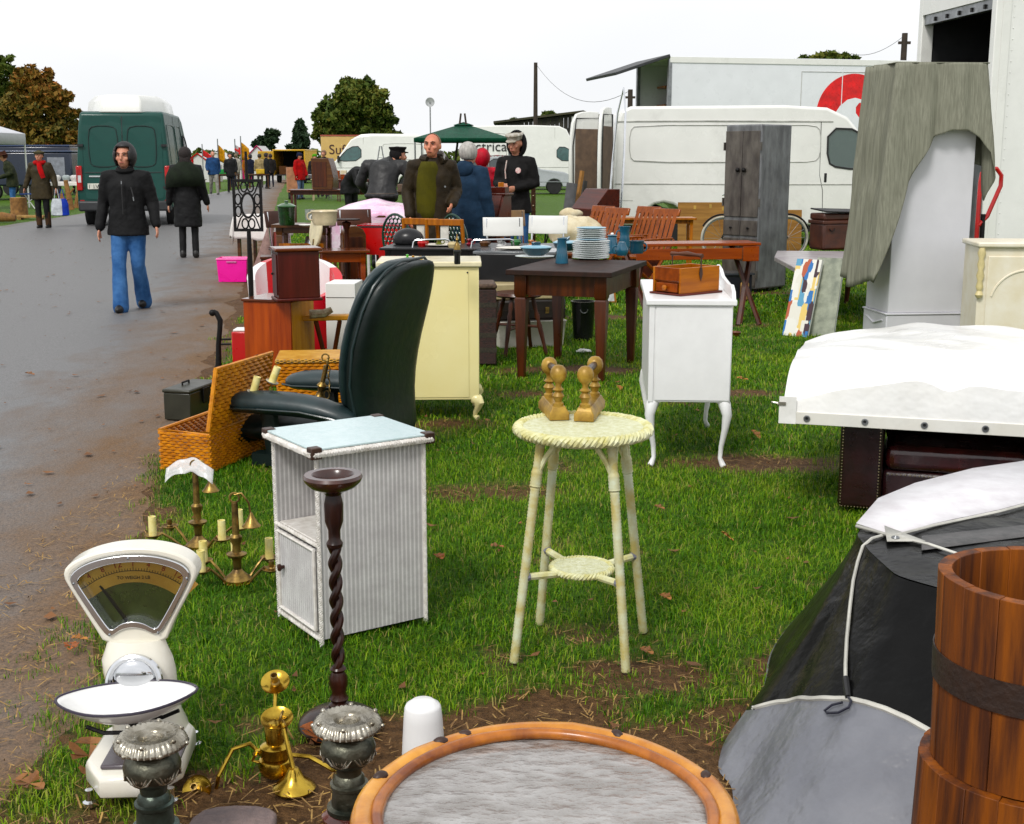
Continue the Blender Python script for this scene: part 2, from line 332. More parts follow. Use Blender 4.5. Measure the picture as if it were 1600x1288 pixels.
def grass(name, label, y0, y1, dens, h0, h1, wd, seed, clump=True):
    rng = np.random.default_rng(seed); rnd = random.Random(seed); P = []
    area = 0; n = 0
    xa = lambda y: max(edge(y) - .25, -.43 * (y + 1)); xb = lambda y: .43 * (y + .6) + .3
    A = sum((xb(y) - xa(y)) * (y1 - y0) / 40 for y in [y0 + (y1 - y0) * (i + .5) / 40 for i in range(40)])
    for _ in range(int(A * dens)):
        y = y0 + (y1 - y0) * rnd.random(); x = xa(y) + (xb(y) - xa(y)) * rnd.random()
        m = mud(x, y)
        if rnd.random() < m * 1.45 - .12: continue
        c = noise.noise((x * 2.2, y * 2.2, 20)) * .5 + noise.noise((x * 9, y * 9, 21)) * .5
        P.append((x, y, m, c))
    P = np.array(P); k = len(P)
    h = (h0 + (h1 - h0) * rng.random(k)) * (1 + .55 * P[:, 3]) * (1 - .55 * P[:, 2]); h = np.clip(h, h0 * .4, h1 * 1.7)
    a = rng.random(k) * 6.283; lean = (.35 + 1.5 * rng.random(k)) * h
    W = wd * (.6 + .8 * rng.random(k))
    dx, dy = np.cos(a), np.sin(a); sx, sy = -dy, dx
    V = np.zeros((k, 5, 3)); z0 = -.012
    V[:, 0] = np.stack([P[:, 0] - sx * W / 2, P[:, 1] - sy * W / 2, np.full(k, z0)], 1)
    V[:, 1] = np.stack([P[:, 0] + sx * W / 2, P[:, 1] + sy * W / 2, np.full(k, z0)], 1)
    V[:, 2] = np.stack([P[:, 0] + dx * lean * .35 + sx * W * .4, P[:, 1] + dy * lean * .35 + sy * W * .4, h * .6], 1)
    V[:, 3] = np.stack([P[:, 0] + dx * lean * .35 - sx * W * .4, P[:, 1] + dy * lean * .35 - sy * W * .4, h * .6], 1)
    V[:, 4] = np.stack([P[:, 0] + dx * lean, P[:, 1] + dy * lean, h * (1 - .3 * rng.random(k))], 1)
    base = np.arange(k) * 5; big = np.array([noise.noise((p[0] * .9, p[1] * .9, 40)) + .6 * noise.noise((p[0] * 3.1, p[1] * 3.1, 41)) for p in P])
    loops = np.empty((k, 7), np.int32); loops[:, :4] = base[:, None] + [0, 1, 2, 3]; loops[:, 4:] = base[:, None] + [3, 2, 4]
    st = np.empty((k, 2), np.int32); st[:, 0] = np.arange(k) * 7; st[:, 1] = st[:, 0] + 4
    me = bpy.data.meshes.new(name); me.vertices.add(k * 5); me.vertices.foreach_set('co', V.ravel())
    me.loops.add(k * 7); me.loops.foreach_set('vertex_index', loops.ravel()); me.polygons.add(k * 2); me.polygons.foreach_set('loop_start', st.ravel())
    me.update(); me.validate()
    t = np.clip(.42 + .24 * rng.standard_normal(k) + .3 * P[:, 3] + .32 * big + .18 * P[:, 2], 0, .9); t[rng.random(k) < .035 + .25 * P[:, 2] * .6] = 1
    A_ = me.attributes.new('tint', 'FLOAT', 'POINT'); A_.data.foreach_set('value', np.repeat(t, 5))
    me.materials.append(GMAT); o = bpy.data.objects.new(name, me); col.objects.link(o); return tag(o, label, 'grass', kind='stuff')
GMAT = blade_mat()
grass('grass', 'short lush grass among the furniture in the foreground', 2.55, 6.5, 15000, .010, .030, .0026, 1)
grass('grass', 'short grass in the middle distance around the dark table', 6.5, 12, 4200, .012, .036, .0048, 2)
grass('grass', 'far grass towards the white van', 12, 27, 900, .014, .042, .011, 3)
# straw and leaf litter trodden into the mud
b = B(); rnd = random.Random(5)
n = 0
while n < 4200:
    y = 2.5 + rnd.random() ** 1.6 * 6; x = -1.9 + rnd.random() * 3.4
    if mud(x, y) < .5 or x < edge(y) - .6: continue
    n += 1; a = rnd.random() * 6.28; l = .012 + .05 * rnd.random() ** 2; w_ = .0008 + .0015 * rnd.random(); z = .004 + rnd.random() * .01
    dx, dy = math.cos(a) * l / 2, math.sin(a) * l / 2; px_, py_ = -math.sin(a) * w_, math.cos(a) * w_; t = (rnd.random() - .5) * .012
    b.add([(x - dx - px_, y - dy - py_, z - t), (x + dx - px_, y + dy - py_, z + t), (x + dx + px_, y + dy + py_, z + t), (x - dx + px_, y - dy + py_, z - t)], [(0, 1, 2, 3)])
tag(b.o('straw_litter', mat('straw', (.38, .25, .10), rough=.7, c2=(.16, .09, .04), sc=30), flat=True), 'loose straw and stalk litter trodden into the mud', 'litter', kind='stuff')
b = B(); n = 0     # small leaf crumbs blown over the tarmac
while n < 420:
    y = 3 + rnd.random() ** 1.5 * 22; x = edge(y) - rnd.random() ** 1.4 * 4.5; n += 1; a = rnd.random() * 6.28; l = .012 + .03 * rnd.random() ** 2; tt = (edge(y) + .1 - x) / (edge(y) + .1 - left_edge(y)); z = .003 + .05 * math.sin(math.pi * min(1, max(0, tt)))
    b.add([(x + l * math.cos(a + k * 1.57) * (1 if k % 2 else .55), y + l * math.sin(a + k * 1.57) * (1 if k % 2 else .55), z + .004 * (k % 2)) for k in range(4)], [(0, 1, 2, 3)])
n = 0
while n < 330:
    y = 2.9 + rnd.random() ** 1.6 * 9; x = edge(y) + .3 + rnd.random() * (.43 * y + 1.2 - edge(y)); n += 1; a = rnd.random() * 6.28; l = .010 + .022 * rnd.random() ** 2
    b.add([(x + l * math.cos(a + k * 1.57) * (1 if k % 2 else .5), y + l * math.sin(a + k * 1.57) * (1 if k % 2 else .5), .016 + .012 * (k % 2) * rnd.random()) for k in range(4)], [(0, 1, 2, 3)])
tag(b.o('leaf_crumbs', mat('leaf_crumb', (.24, .11, .045), rough=.8, c2=(.10, .045, .02), sc=3), flat=True), 'small leaf crumbs blown over road and grass', 'litter', kind='stuff')
# ================================================================ foreground
def WB(t):
    b = B(); b.M = (Matrix.Translation(t.location) @ t.rotation_euler.to_matrix().to_4x4()).inverted(); return b
def resample(poly, n):
    P = [Vector((a, b_)) for a, b_ in poly]; P.append(P[0]); d = [0]
    for i in range(len(P) - 1): d.append(d[-1] + (P[i + 1] - P[i]).length)
    res = []; j = 0
    for k in range(n):
        t = d[-1] * k / n
        while d[j + 1] < t: j += 1
        f = (t - d[j]) / (d[j + 1] - d[j]); q = P[j].lerp(P[j + 1], f); res.append((q.x, q.y))
    return res
def smooth_poly(poly, it=2):
    for _ in range(it):
        q = []
        for i in range(len(poly)):
            a = poly[i]; c = poly[(i + 1) % len(poly)]
            q += [(a[0] * .75 + c[0] * .25, a[1] * .75 + c[1] * .25), (a[0] * .25 + c[0] * .75, a[1] * .25 + c[1] * .75)]
        poly = q
    return poly
def ringprism(b, outer, inner, y0, y1, n=72):
    """frame between two outlines in the XZ plane, from y0 (front) to y1"""
    a = resample(outer, n); c = resample(inner, n)
    b.rings([[(p, y0, q) for p, q in a], [(p, y0, q) for p, q in c], [(p, y1, q) for p, q in c], [(p, y1, q) for p, q in a]], closed=True)
# ---- round bamboo table
BAMB = mat('bamboo_cane', 'd09a56', rough=.35, c2='a5682c', sc=9, coat=.3, bump=.1, bsc=40)
BAMB2 = mat('bamboo_inner', 'b06f32', rough=.35, c2='7a4318', sc=12, coat=.3)
NODE = mat('bamboo_burn', (.05, .02, .012), rough=.5)
WETGLINTS = mat('wet_top_painted_glints', (.34, .33, .32), rough=.04, c2=(.19, .175, .16), sc=13, bump=1, bsc=26, stretch=(1, 1.7, 1), bdist=.014, coat=1, spec=.7)  # wet glass; its pale and dark noise paints in the broken reflections
c = G(851, 1268, .42)
t = thing('bamboo_table', 'round bamboo rimmed table with a rain-wet grey glass top', 'table', (c.x, c.y, 0))
b = B(); b.lathe([(.0001, .408), (.292, .408), (.292, .418), (.0001, .418)], 64); b.o('table_top', WETGLINTS, t)
def cane(Rr, z, r, ph, m, name):
    b = B(); pts = []; rr = []
    for i in range(96):
        a = 2 * math.pi * i / 96; k = 1 + .10 * math.exp(-((((i + ph) % 16) - 8) / 1.2) ** 2)
        pts.append((Rr * math.cos(a), Rr * math.sin(a), z + .003 * math.sin(3 * a + ph))); rr.append(r * k)
    b.tube(pts, rr, 10, closed=True); return b.o(name, m, t)
rim = cane(.305, .415, .021, 3, BAMB, 'rim_cane'); cane(.281, .425, .011, 9, BAMB2, 'inner_cane')
for a in (20, 62, 118, 128, 160, 201, 243, 300, 338):
    b = B(); x, y = .305 * math.cos(R(a)), .305 * math.sin(R(a))
    b.ell((x, y, .428), (.017, .011, .012), 10, 6, Matrix.Rotation(R(a) + 1.2, 3, 'Z')); b.o('cane_knot', NODE, rim)
for k in range(4):
    a = R(45 + 90 * k); b = B(); b.tube([(.27 * math.cos(a), .27 * math.sin(a), .41), (.21 * math.cos(a), .21 * math.sin(a), .2), (.25 * math.cos(a), .25 * math.sin(a), 0)], [.018, .016, .019], 10); b.o('leg', BAMB, t)
b = B(); b.circ((0, 0, .2), .21, .012); b.o('stretcher_ring', BAMB2, t)
# ---- upturned white beaker
c = G(662, 1192)
b = B(); b.lathe([(.002, .168), (.028, .168), (.034, .162), (.042, .158), (.046, .15), (.049, .12), (.056, .0), (.053, 0), (.046, .12), (.043, .148), (.002, .15)], 28)
o = b.o('beaker', mat('white_plastic', (.80, .80, .80), rough=.35, var=.02), ang=60); o.location = c; tag(o, 'upturned plain white plastic beaker behind the bamboo table', 'beaker')
# ---- two metal and wood lamp bases
PEWTER = mat('tarnished_pewter', (.62, .59, .52), rough=.26, metal=.85, c2=(.22, .20, .16), sc=14, bump=.25, bsc=70)
PEWDK = mat('dark_pewter', (.17, .165, .13), rough=.36, metal=.85, c2=(.04, .045, .035), sc=14, bump=.35, bsc=45)
PEWGR = mat('verdigris_pewter', (.12, .17, .15), rough=.33, metal=.75, c2=(.05, .06, .05), sc=9, bump=.2)
MAHOG = mat('polished_mahogany', (.13, .022, .012), rough=.22, c2=(.045, .012, .010), sc=8, coat=.5)
def lamp_base(u, v, label, m2):
    c = G(u, v); t = thing('lamp_base', label, 'lamp base', c, group='ornate pewter lamp bases')
    b = B(); b.lathe([(.001, 0), (.098, 0), (.10, .012), (.085, .03), (.058, .04), (.052, .05), (.06, .062), (.062, .075), (.05, .085), (.001, .088)], 32); b.o('wooden_foot', MAHOG, t)
    b = B(); b.lathe([(.001, .086), (.05, .086), (.05, .096), (.04, .10), (.038, .14), (.042, .143), (.042, .15), (.036, .153), (.034, .165), (.028, .172), (.03, .19), (.001, .19)], 28); b.o('collar', m2, t)
    b = B(); b.lathe([(.001, .186), (.03, .19), (.046, .20), (.058, .215), (.061, .235), (.055, .252), (.046, .262), (.05, .272), (.001, .275)], 28); bl = b.o('bulb', PEWDK, t)
    for k in range(6):
        a = k * math.pi / 3 + .3; d = Vector((math.cos(a), math.sin(a), 0)); s_ = Vector((-d.y, d.x, 0)); b = B()
        for j in range(-3, 4):
            b.tube([d * .049 + Vector((0, 0, .206)), d * .057 + s_ * j * .006 + Vector((0, 0, .222 - abs(j) * .002)), d * .056 + s_ * j * .0095 + Vector((0, 0, .243 - abs(j) * .004))], [.002, .0028, .001], 5)
        b.o('leaf_relief', PEWTER, bl)
    # the drip pan: a fluted, beaded ring with a hole for the fitting
    b = B(); rs = []
    for r_, z, am in [(.026, .262, 0), (.026, .296, 0), (.034, .302, 0), (.046, .299, 0), (.05, .303, .05), (.058, .306, .5), (.067, .299, 1), (.0745, .287, 1), (.0755, .281, .6), (.07, .279, .2), (.05, .276, 0), (.04, .266, 0)]:
        rs.append([((r_ + .0022 * am * math.cos(k * 36 * 2 * math.pi / 144)) * math.cos(2 * math.pi * k / 144), (r_ + .0022 * am * math.cos(k * 36 * 2 * math.pi / 144)) * math.sin(2 * math.pi * k / 144), z + .0018 * am * math.cos(k * 36 * 2 * math.pi / 144)) for k in range(144)])
    b.rings(rs, caps=True); pan = b.o('drip_pan', PEWTER, t, ang=80)
    for k in range(12):
        a = 2 * math.pi * k / 12; r_, z, q = (.066, .303, .006) if k % 2 else (.076, .284, .0052); b = B(); b.ell((r_ * math.cos(a), r_ * math.sin(a), z), q, 8, 6); b.o('bead', PEWTER, pan)
    return t
lamp_base(247, 1352, 'greenish pewter lamp base in front of the white scale', PEWGR)
lamp_base(548, 1320, 'dark pewter lamp base on mahogany foot beside the bamboo table', PEWDK)
# ---- white enamel shop scale
ENAMEL = mat('white_enamel', (.80, .78, .72), rough=.22, c2=(.70, .67, .58), sc=4, coat=.4, dirt=.15)
CARD = mat('dial_card', (.85, .55, .20), rough=.5, c2=(.6, .33, .1), sc=6)
REDINK = mat('red_ink', (.45, .03, .02), rough=.6); BLACKINK = mat('black_ink', (.02, .02, .02), rough=.6)
c = G(224, 1216); t = thing('shop_scale', 'white enamel shop scale with fan-shaped dial and scoop pan', 'scale', c, R(3))
k = .00148
def q2(L_): return [(x * k, .418 - y * k) for x, y in L_]
HX = -.022
outer = smooth_poly(q2([(-50, 70), (-62, 46), (-103, -32), (-112, -52), (-106, -68), (-80, -84), (-40, -96), (0, -100), (40, -98), (75, -89), (98, -76), (109, -60), (106, -42), (60, 40), (52, 70)]))
bez = smooth_poly(q2([(-40, 56), (-52, 44), (-95, -34), (-100, -48), (-94, -60), (-72, -74), (-38, -84), (0, -88), (38, -86), (68, -78), (89, -68), (98, -54), (93, -38), (50, 42), (36, 54), (18, 42), (-2, 38), (-22, 42)]))
pane = smooth_poly(q2([(-36, 44), (-44, 36), (-84, -34), (-88, -44), (-82, -52), (-66, -62), (-36, -72), (0, -76), (36, -74), (62, -67), (80, -58), (87, -48), (83, -36), (42, 36), (34, 43), (18, 31), (-2, 27), (-22, 31)]))
for L_ in (outer, bez, pane):
    for i, p in enumerate(L_): L_[i] = (p[0] + HX, p[1])
HY = .115
b = B(); ringprism(b, outer, bez, HY - .03, HY + .045); hd = b.o('dial_housing', ENAMEL, t, bev=.006)
b = B(); ringprism(b, bez, pane, HY - .036, HY + .03); bz = b.o('bezel', CHROME, t, bev=.002)
b = B(); b.prism(pane, (0, HY - .012, 0), (1, 0, 0), (0, 0, 1), (0, .002, 0)); b.o('dial_glass', glass('dial_glass', (.94, .96, .86), .0, .12), t, flat=True)
def arc(b, r0, r1, a0, a1, y, cz, n=30, th=.0015):
    P = [(HX + r0 * math.sin(a0 + (a1 - a0) * i / n), cz + r0 * math.cos(a0 + (a1 - a0) * i / n)) for i in range(n + 1)] + [(HX + r1 * math.sin(a1 - (a1 - a0) * i / n), cz + r1 * math.cos(a1 - (a1 - a0) * i / n)) for i in range(n + 1)]
    b.prism(P, (0, y, 0), (1, 0, 0), (0, 0, 1), (0, th, 0))
CZ = .328
b = B(); b.prism(pane, (0, HY + .012, 0), (1, 0, 0), (0, 0, 1), (0, .003, 0)); b.o('back_pane', mat('painted_grass_green', (.11, .15, .045), rough=.3, c2=(.07, .11, .03), sc=30, alpha=.8), t)  # green of the grass showing through the dial, painted into this pane
b = B(); arc(b, .160, .218, R(-46), R(46), HY - .004, CZ - .02); dc = b.o('dial_card', CARD, t)
b = B(); arc(b, .190, .1912, R(-40), R(40), HY - .0065, CZ - .02)
for i in range(41):
    a = R(-40 + 2 * i); l = .010 if i % 5 == 0 else .006
    b.tube([(HX + .191 * math.sin(a), HY - .006, CZ - .02 + .191 * math.cos(a)), (HX + (.191 + l) * math.sin(a), HY - .006, CZ - .02 + (.191 + l) * math.cos(a))], .0006, 4)
b.o('graduation', BLACKINK, dc)
for i, sx in enumerate(['0', '4', '8', '12', '1', '4', '8', '12', '2']):
    a = R(-42 + 10.5 * i); text(sx, .019 if sx not in '12' else .023, REDINK if i else BLACKINK, dc, (HX + .202 * math.sin(a), HY - .0062, CZ - .02 + .202 * math.cos(a)), (math.pi / 2, a, 0), 'numeral', .0004)
text('TO WEIGH 2 LB', .0115, BLACKINK, dc, (HX, HY - .0062, CZ + .149), (math.pi / 2, 0, 0), 'lettering', .0004)
b = B(); b.tube([(HX - .012, HY - .007, CZ + .025), (HX - .068, HY - .007, CZ + .112), (HX - .083, HY - .007, CZ + .133)], [.0048, .0042, .0022], 6); b.o('pointer', mat('pointer_black', (.012, .012, .012), rough=.6), t)
for x, z in ((-93, -40), (-2, -82), (92, -46), (-40, 50), (40, 48)):
    b = B(); b.ell((HX + x * k, HY - .037, .418 - z * k), (.0035, .002, .0035), 8, 5); b.o('bezel_screw', STEEL, bz)
b = B(); b.rings([[(HX * f + rx * math.cos(a) * (1 if abs(math.cos(a)) < .8 else .97), .10 + ry * math.sin(a), z) for a in [2 * math.pi * i / 28 for i in range(28)]] for f, rx, ry, z in [(0, .10, .12, .05), (0, .095, .11, .09), (.2, .086, .08, .13), (.5, .086, .068, .19), (.8, .092, .058, .24), (1, .09, .052, .275), (1, .078, .042, .305), (1, .072, .033, .325)]]); b.o('column', ENAMEL, t, ang=60)
b = B(); b.circ((HX * .8, .036, .235), .062, .009, 28, 8, (1, 0, 0), (0, .25, .97), -.25, math.pi + .25); b.ell((HX * .8, .047, .24), (.055, .02, .052), 20, 12); b.o('chrome_window', CHROME, t)
b = B(); b.rings([[(x * s_, -.005 + y * s_ , z) for x, y in smooth_poly([(-.116, -.165), (.116, -.165), (.11, .2), (-.11, .2)], 1)] for z, s_ in [(.035, .97), (.04, 1), (.075, 1), (.085, .97), (.09, .9)]]); b.o('base', ENAMEL, t, ang=50)
b = B(); b.box(.025, -.06, .096, .18, .15, .012); b.o('weight_plate', mat('grey_marble_plate', (.14, .12, .13), rough=.2, c2=(.07, .06, .07), sc=5), t, bev=.005)
b = B(); b.tube([(.0, -.06, .09), (0, -.06, .17)], [.014, .012], 10); b.tube([(-.10, -.10, .185), (-.06, -.1, .168), (.06, -.1, .168), (.10, -.1, .185)], .005, 6); b.tube([(-.10, -.02, .185), (-.06, -.02, .168), (.06, -.02, .168), (.1, -.02, .185)], .005, 6)
b.tube([(0, -.10, .168), (0, -.02, .168)], .005, 6); b.o('pan_cradle', IRON, t)
for sx in (-1, 1):
    for sy in (-.13, .17):
        b = B(); b.lathe([(.016, 0), (.016, .01), (.009, .014), (.009, .04)], 12, (sx * .095, sy, 0)); b.o('foot', CHROME, t)
# the scoop: a boat-shaped enamel dish
def scoop(u, v):
    a = u * 2 * math.pi; r = v
    x = .166 * math.copysign(abs(math.cos(a)) ** .8, math.cos(a)) * r; y = .098 * math.sin(a) * r * (1 - .35 * math.cos(a) ** 2)
    z = .182 + .055 * r ** 2.2 + .010 * (x / .17) ** 2 * r + x * .05
    return (x - .012, y - .06, z)
b = B(); b.grid(scoop, 48, 14); b.o('scoop_pan', mat('scoop_enamel', (.80, .80, .79), rough=.2, var=.02, coat=.4, dirt=.2, sc=9), t, sol=.004, ang=70)
b = B(); b.tube([scoop(i / 48, 1.0) for i in range(48)], .0035, 6, closed=True); b.o('scoop_rim', mat('scoop_rim', (.035, .025, .05), rough=.4), t)
# ---- barley-twist smoker's stand
DKWOOD = wood('dark_turned_wood', (.042, .013, .008), (.012, .005, .004), .33, 'z', coat=.25)
c = G(531, 1137); t = thing('barley_twist_stand', 'dark wooden barley-twist smoker stand with a dish top', 'stand', c)
b = B(); b.lathe([(.001, 0), (.108, 0), (.112, .01), (.106, .026), (.08, .042), (.045, .05), (.03, .056), (.001, .057)], 32); b.o('round_foot', DKWOOD, t)
b = B(); b.lathe([(.02, .05), (.028, .06), (.028, .068), (.02, .074), (.026, .085), (.02, .095), (.019, .105), (.025, .125), (.024, .145), (.017, .16), (.022, .168), (.016, .176), (.001, .177)], 20)
b.o('turned_shaft', DKWOOD, t); b = B(); b.lathe([(.001, .50), (.02, .505), (.022, .515), (.016, .525), (.016, .55), (.024, .575), (.025, .62), (.023, .63), (.02, .645), (.03, .66), (.001, .662)], 20); b.o('turned_shaft', DKWOOD, t)
b = B()
for s_ in (0, math.pi):
    b.tube([(.0085 * math.cos(s_ + z * 62), .0085 * math.sin(s_ + z * 62), z) for z in [.17 + .34 * i / 130 for i in range(131)]], .0105, 8)
b.o('twist_stem', DKWOOD, t)
b = B(); b.lathe([(.001, .652), (.035, .656), (.06, .668), (.073, .682), (.077, .692), (.073, .70), (.055, .70), (.05, .695), (.046, .68), (.03, .672), (.001, .67)], 36); b.o('dish', mat('dish_wood', (.075, .022, .015), rough=.28, c2=(.02, .008, .006), sc=9, coat=.4), t)
# ---- stone slab at the very front
c = G(366, 1292); b = B(); b.prism(smooth_poly([(-.10, -.09), (.09, -.1), (.105, .0), (.07, .045), (-.03, .05), (-.09, .02)], 1), (0, 0, 0), (1, 0, 0), (0, 1, 0), (0, 0, .03))
o = b.o('stone_slab', mat('pinkish_stone', (.20, .15, .14), rough=.6, c2=(.11, .085, .085), sc=18, bump=.6, bsc=50), bev=.008); o.location = c; tag(o, 'flat pinkish grey stone slab lying in the mud', 'slab')
# ---- brass chandelier lying in the front mud
def socket(b2, p, d=(0, 0, 1)):
    b2.lathe([(.001, 0), (.011, 0), (.012, .008), (.008, .012), (.0095, .014), (.0095, .034), (.007, .034), (.007, .02), (.001, .02)], 14, p, d)
def dish(b2, p, r, d=(0, 0, 1)): b2.lathe([(.001, 0), (r * .5, .001), (r * .88, .007), (r, .012), (r * .98, .014), (r * .85, .010), (r * .4, .004), (.001, .004)], 28, p, d)
c = G(432, 1215); t = thing('brass_chandelier', 'polished brass chandelier lying in mud beside the white scale', 'chandelier', c)
b = B(); b.lathe([(.001, 0), (.02, .002), (.038, .015), (.044, .035), (.04, .05), (.03, .055), (.037, .06), (.037, .085), (.03, .09), (.022, .093), (.026, .135), (.02, .15), (.001, .152)], 28); bd = b.o('body', BRASS, t)
for (du, dv, z, tilt), lab in (((433, 1128, .155, (.05, -.35, 1)), 0), ((431, 1070, .20, (0, -.6, 1)), 0), ((310, 1236, .035, (-.1, -.75, .7)), 0)):
    p = at(du, dv, c.y + (.0 if z > .1 and dv > 1100 else (.06 if z > .1 else -.05))) - c
    b = B(); dish(b, p, .040 if dv > 1100 and dv < 1200 else .036, tilt); dp = b.o('drip_pan', BRASS, t)
    if dv != 1128:
        b = B(); socket(b, p + Vector(tilt) * .004, tilt); b.o('socket', OLDBRASS, dp)
        b = B()
        if dv < 1100: b.tube([p, p + Vector((0, -.02, -.045)), Vector((0, 0, .14))], .005, 8)
        else: b.tube([Vector((-.035, 0, .06)), Vector((-.06, -.01, .095)), Vector((-.10, -.02, .085)), Vector((-.13, -.05, .03)), p + Vector((.04, .01, -.005)), p], .0055, 8)
        b.o('arm', BRASS, t)
    else:
        b = B(); b.circ(p + Vector((.012, -.01, .018)), .013, .003, 16, 6, (.3, 0, 1), (0, 1, 0)); b.tube([p + Vector((.015, -.01, .01)), p + Vector((.035, -.03, -.015)), p + Vector((.045, -.035, -.03))], .003, 6); b.o('hook', OLDBRASS, t)
b = B(); b.tube([(.035, .02, .05), (.08, .02, .045), (.14, .0, .02), (.18, .02, .01)], .006, 8); b.tube([(-.02, .0, .08), (-.045, -.01, .075), (-.055, -.01, .05), (-.04, -.01, .045)], .0045, 8); b.o('arm', BRASS, t)
b = B(); p = at(460, 1240, c.y - .06) - c; p.z = 0; b.lathe([(.05, .001), (.052, .006), (.04, .018), (.024, .03), (.018, .045), (.012, .055), (.001, .057)], 28, p); b.tube([p + Vector((0, 0, .05)), p + Vector((-.015, .02, .10)), p + Vector((-.03, .045, .15))], .006, 8); b.o('ceiling_rose', BRASS, t)
# ---- white loom bedside cabinet
LOOM = weave('white_loom', (.80, .79, .78), (.64, .62, .62), 205, 2300, .55, .6, .002)
LOOMD = mat('white_loom_frame', (.74, .72, .69), rough=.5, c2=(.55, .52, .48), sc=30, dirt=.15)
t = thing('bedside_cabinet', 'white woven bedside cabinet with pale blue glass top', 'cabinet', G(503, 1010), R(34))
Wc, Dc, Hc = .375, .32, .615
b = B(); b.bb(0, Wc, 0, .012, .02, Hc); b.o('side_panel', LOOM, t)
b = B(); b.bb(0, Wc, Dc - .012, Dc, .02, Hc); b.o('side_panel', LOOM, t)
b = B(); b.bb(Wc - .012, Wc - .001, .013, Dc - .013, .02, Hc - .001); b.o('back_panel', LOOM, t)
b = B(); b.bb(.006, Wc - .014, .014, Dc - .014, .315, .333); b.o('shelf', LOOMD, t, bev=.003)
b = B(); b.bb(.004, Wc - .014, .014, Dc - .014, .02, .034); b.o('floor_board', LOOMD, t)
b = B(); b.bb(-.004, .010, .024, Dc - .024, .045, .305); dr = b.o('door', LOOM, t)
b = B()
for P in ([(-.006, .024, .045), (-.006, Dc - .024, .045)], [(-.006, .024, .305), (-.006, Dc - .024, .305)], [(-.006, .026, .045), (-.006, .026, .305)], [(-.006, Dc - .026, .045), (-.006, Dc - .026, .305)]): b.tube(P, .006, 6)
b.o('door_rim', LOOMD, dr)
b = B(); b.lathe([(.006, 0), (.006, .008), (.012, .014), (.012, .02), (.001, .024)], 12, (-.004, Dc - .06, .19), (-1, 0, 0)); b.o('knob', DKWOOD, dr)
def braid(b, p0, p1, r=.007, pit=.022):
    p0, p1 = Vector(p0), Vector(p1); l = (p1 - p0).length; d = (p1 - p0) / l; u = d.orthogonal().normalized(); v_ = d.cross(u); n = int(l / pit * 6)
    for ph in (0, 2.1, 4.2): b.tube([p0 + d * l * i / n + (u * math.cos(ph + i * 1.047) + v_ * math.sin(ph + i * 1.047)) * r * .55 for i in range(n + 1)], r * .62, 5)
for x, y in ((0, 0), (0, Dc), (Wc, 0), (Wc, Dc)):
    b = B(); braid(b, (x, y, 0), (x, y, Hc)); b.o('corner_braid', LOOMD, t)
b = B(); braid(b, (0, 0, .02), (0, Dc, .02)); b.o('front_braid', LOOMD, t); b = B(); braid(b, (0, 0, .325), (0, Dc, .325)); b.o('front_braid', LOOMD, t)
b = B(); b.bb(-.018, Wc + .018, -.018, Dc + .018, Hc, Hc + .014); tp = b.o('top_board', LOOMD, t)
b = B()
for a0, a1 in (((-.02, -.02), (Wc + .02, -.02)), ((Wc + .02, -.02), (Wc + .02, Dc + .02)), ((Wc + .02, Dc + .02), (-.02, Dc + .02)), ((-.02, Dc + .02), (-.02, -.02))): braid(b, (*a0, Hc + .004), (*a1, Hc + .004), .011, .026)
b.o('top_braid', LOOMD, tp)
b = B(); b.bb(-.022, Wc + .022, -.022, Dc + .022, Hc + .0165, Hc + .0225); b.o('glass_top', mat('pale_blue_glass', (.58, .69, .70), rough=.08, c2=(.52, .64, .65), sc=40, spec=.8, bump=.15, bsc=160), t, bev=.001)
LEATH = mat('brown_leather', (.06, .028, .016), rough=.45, c2=(.03, .013, .008), sc=30)
for x, y in ((-.022, -.022), (-.022, Dc + .022), (Wc + .022, -.022), (Wc + .022, Dc + .022)):
    b = B(); sx = 1 if x < .1 else -1; sy = 1 if y < .1 else -1
    b.bb(min(x - sx * .006, x + sx * .03), max(x - sx * .006, x + sx * .03), min(y - sy * .006, y + sy * .03), max(y - sy * .006, y + sy * .03), Hc - .010, Hc + .026); cp_ = b.o('corner_cap', LEATH, t, bev=.003)
    b = B(); b.ell((x - sx * .007, y + sy * .012, Hc + .006), .003, 6, 4); b.o('stud', OLDBRASS, cp_)
# ---- woven cane stool table
CANE = mat('painted_cane', 'dadbbd', rough=.5, c2='c2bd88', sc=22, dirt=.1)
CANEW = mat('painted_cane_leg', 'ccd2bb', rough=.5, c2='b5a974', sc=16)
fe = [G(803, 1035), G(978, 1050), G(1005, 988), G(843, 975)]; c = sum(fe, Vector()) / 4
t = thing('cane_stool', 'tall round pale yellow cane stool standing on grass', 'stool', c)
ft = [(f - c) for f in fe]; tpz = .675
tops = [Vector((f.x * .62, f.y * .62, tpz)) for f in ft]
for f, q in zip(ft, tops):
    b = B(); n = 136; b.tube([f.lerp(q, i / n) for i in range(n + 1)], [.0132 + (.0018 if i % 2 else 0) + (.003 if 108 < i < 119 else 0) for i in range(n + 1)], 9); b.o('leg', CANEW, t)
for i in range(4):
    f, q = ft[i], tops[i]
    for j in ((i + 1) % 4, (i + 3) % 4):
        m_ = (tops[i] + tops[j]) / 2; s_ = f.lerp(q, .85); b = B()
        b.tube([s_ + (f.lerp(q, .85) - s_), s_.lerp(m_, .22) + Vector((0, 0, .03)), s_.lerp(m_, .5) + Vector((0, 0, .048)), s_.lerp(m_, .8) + Vector((0, 0, .035)), m_ + Vector((0, 0, .0))], .0085, 7); b.o('cane_brace', CANE, t)
b = B(); b.lathe([(.001, .676), (.165, .676), (.185, .684), (.196, .694), (.19, .705), (.001, .705)], 48)
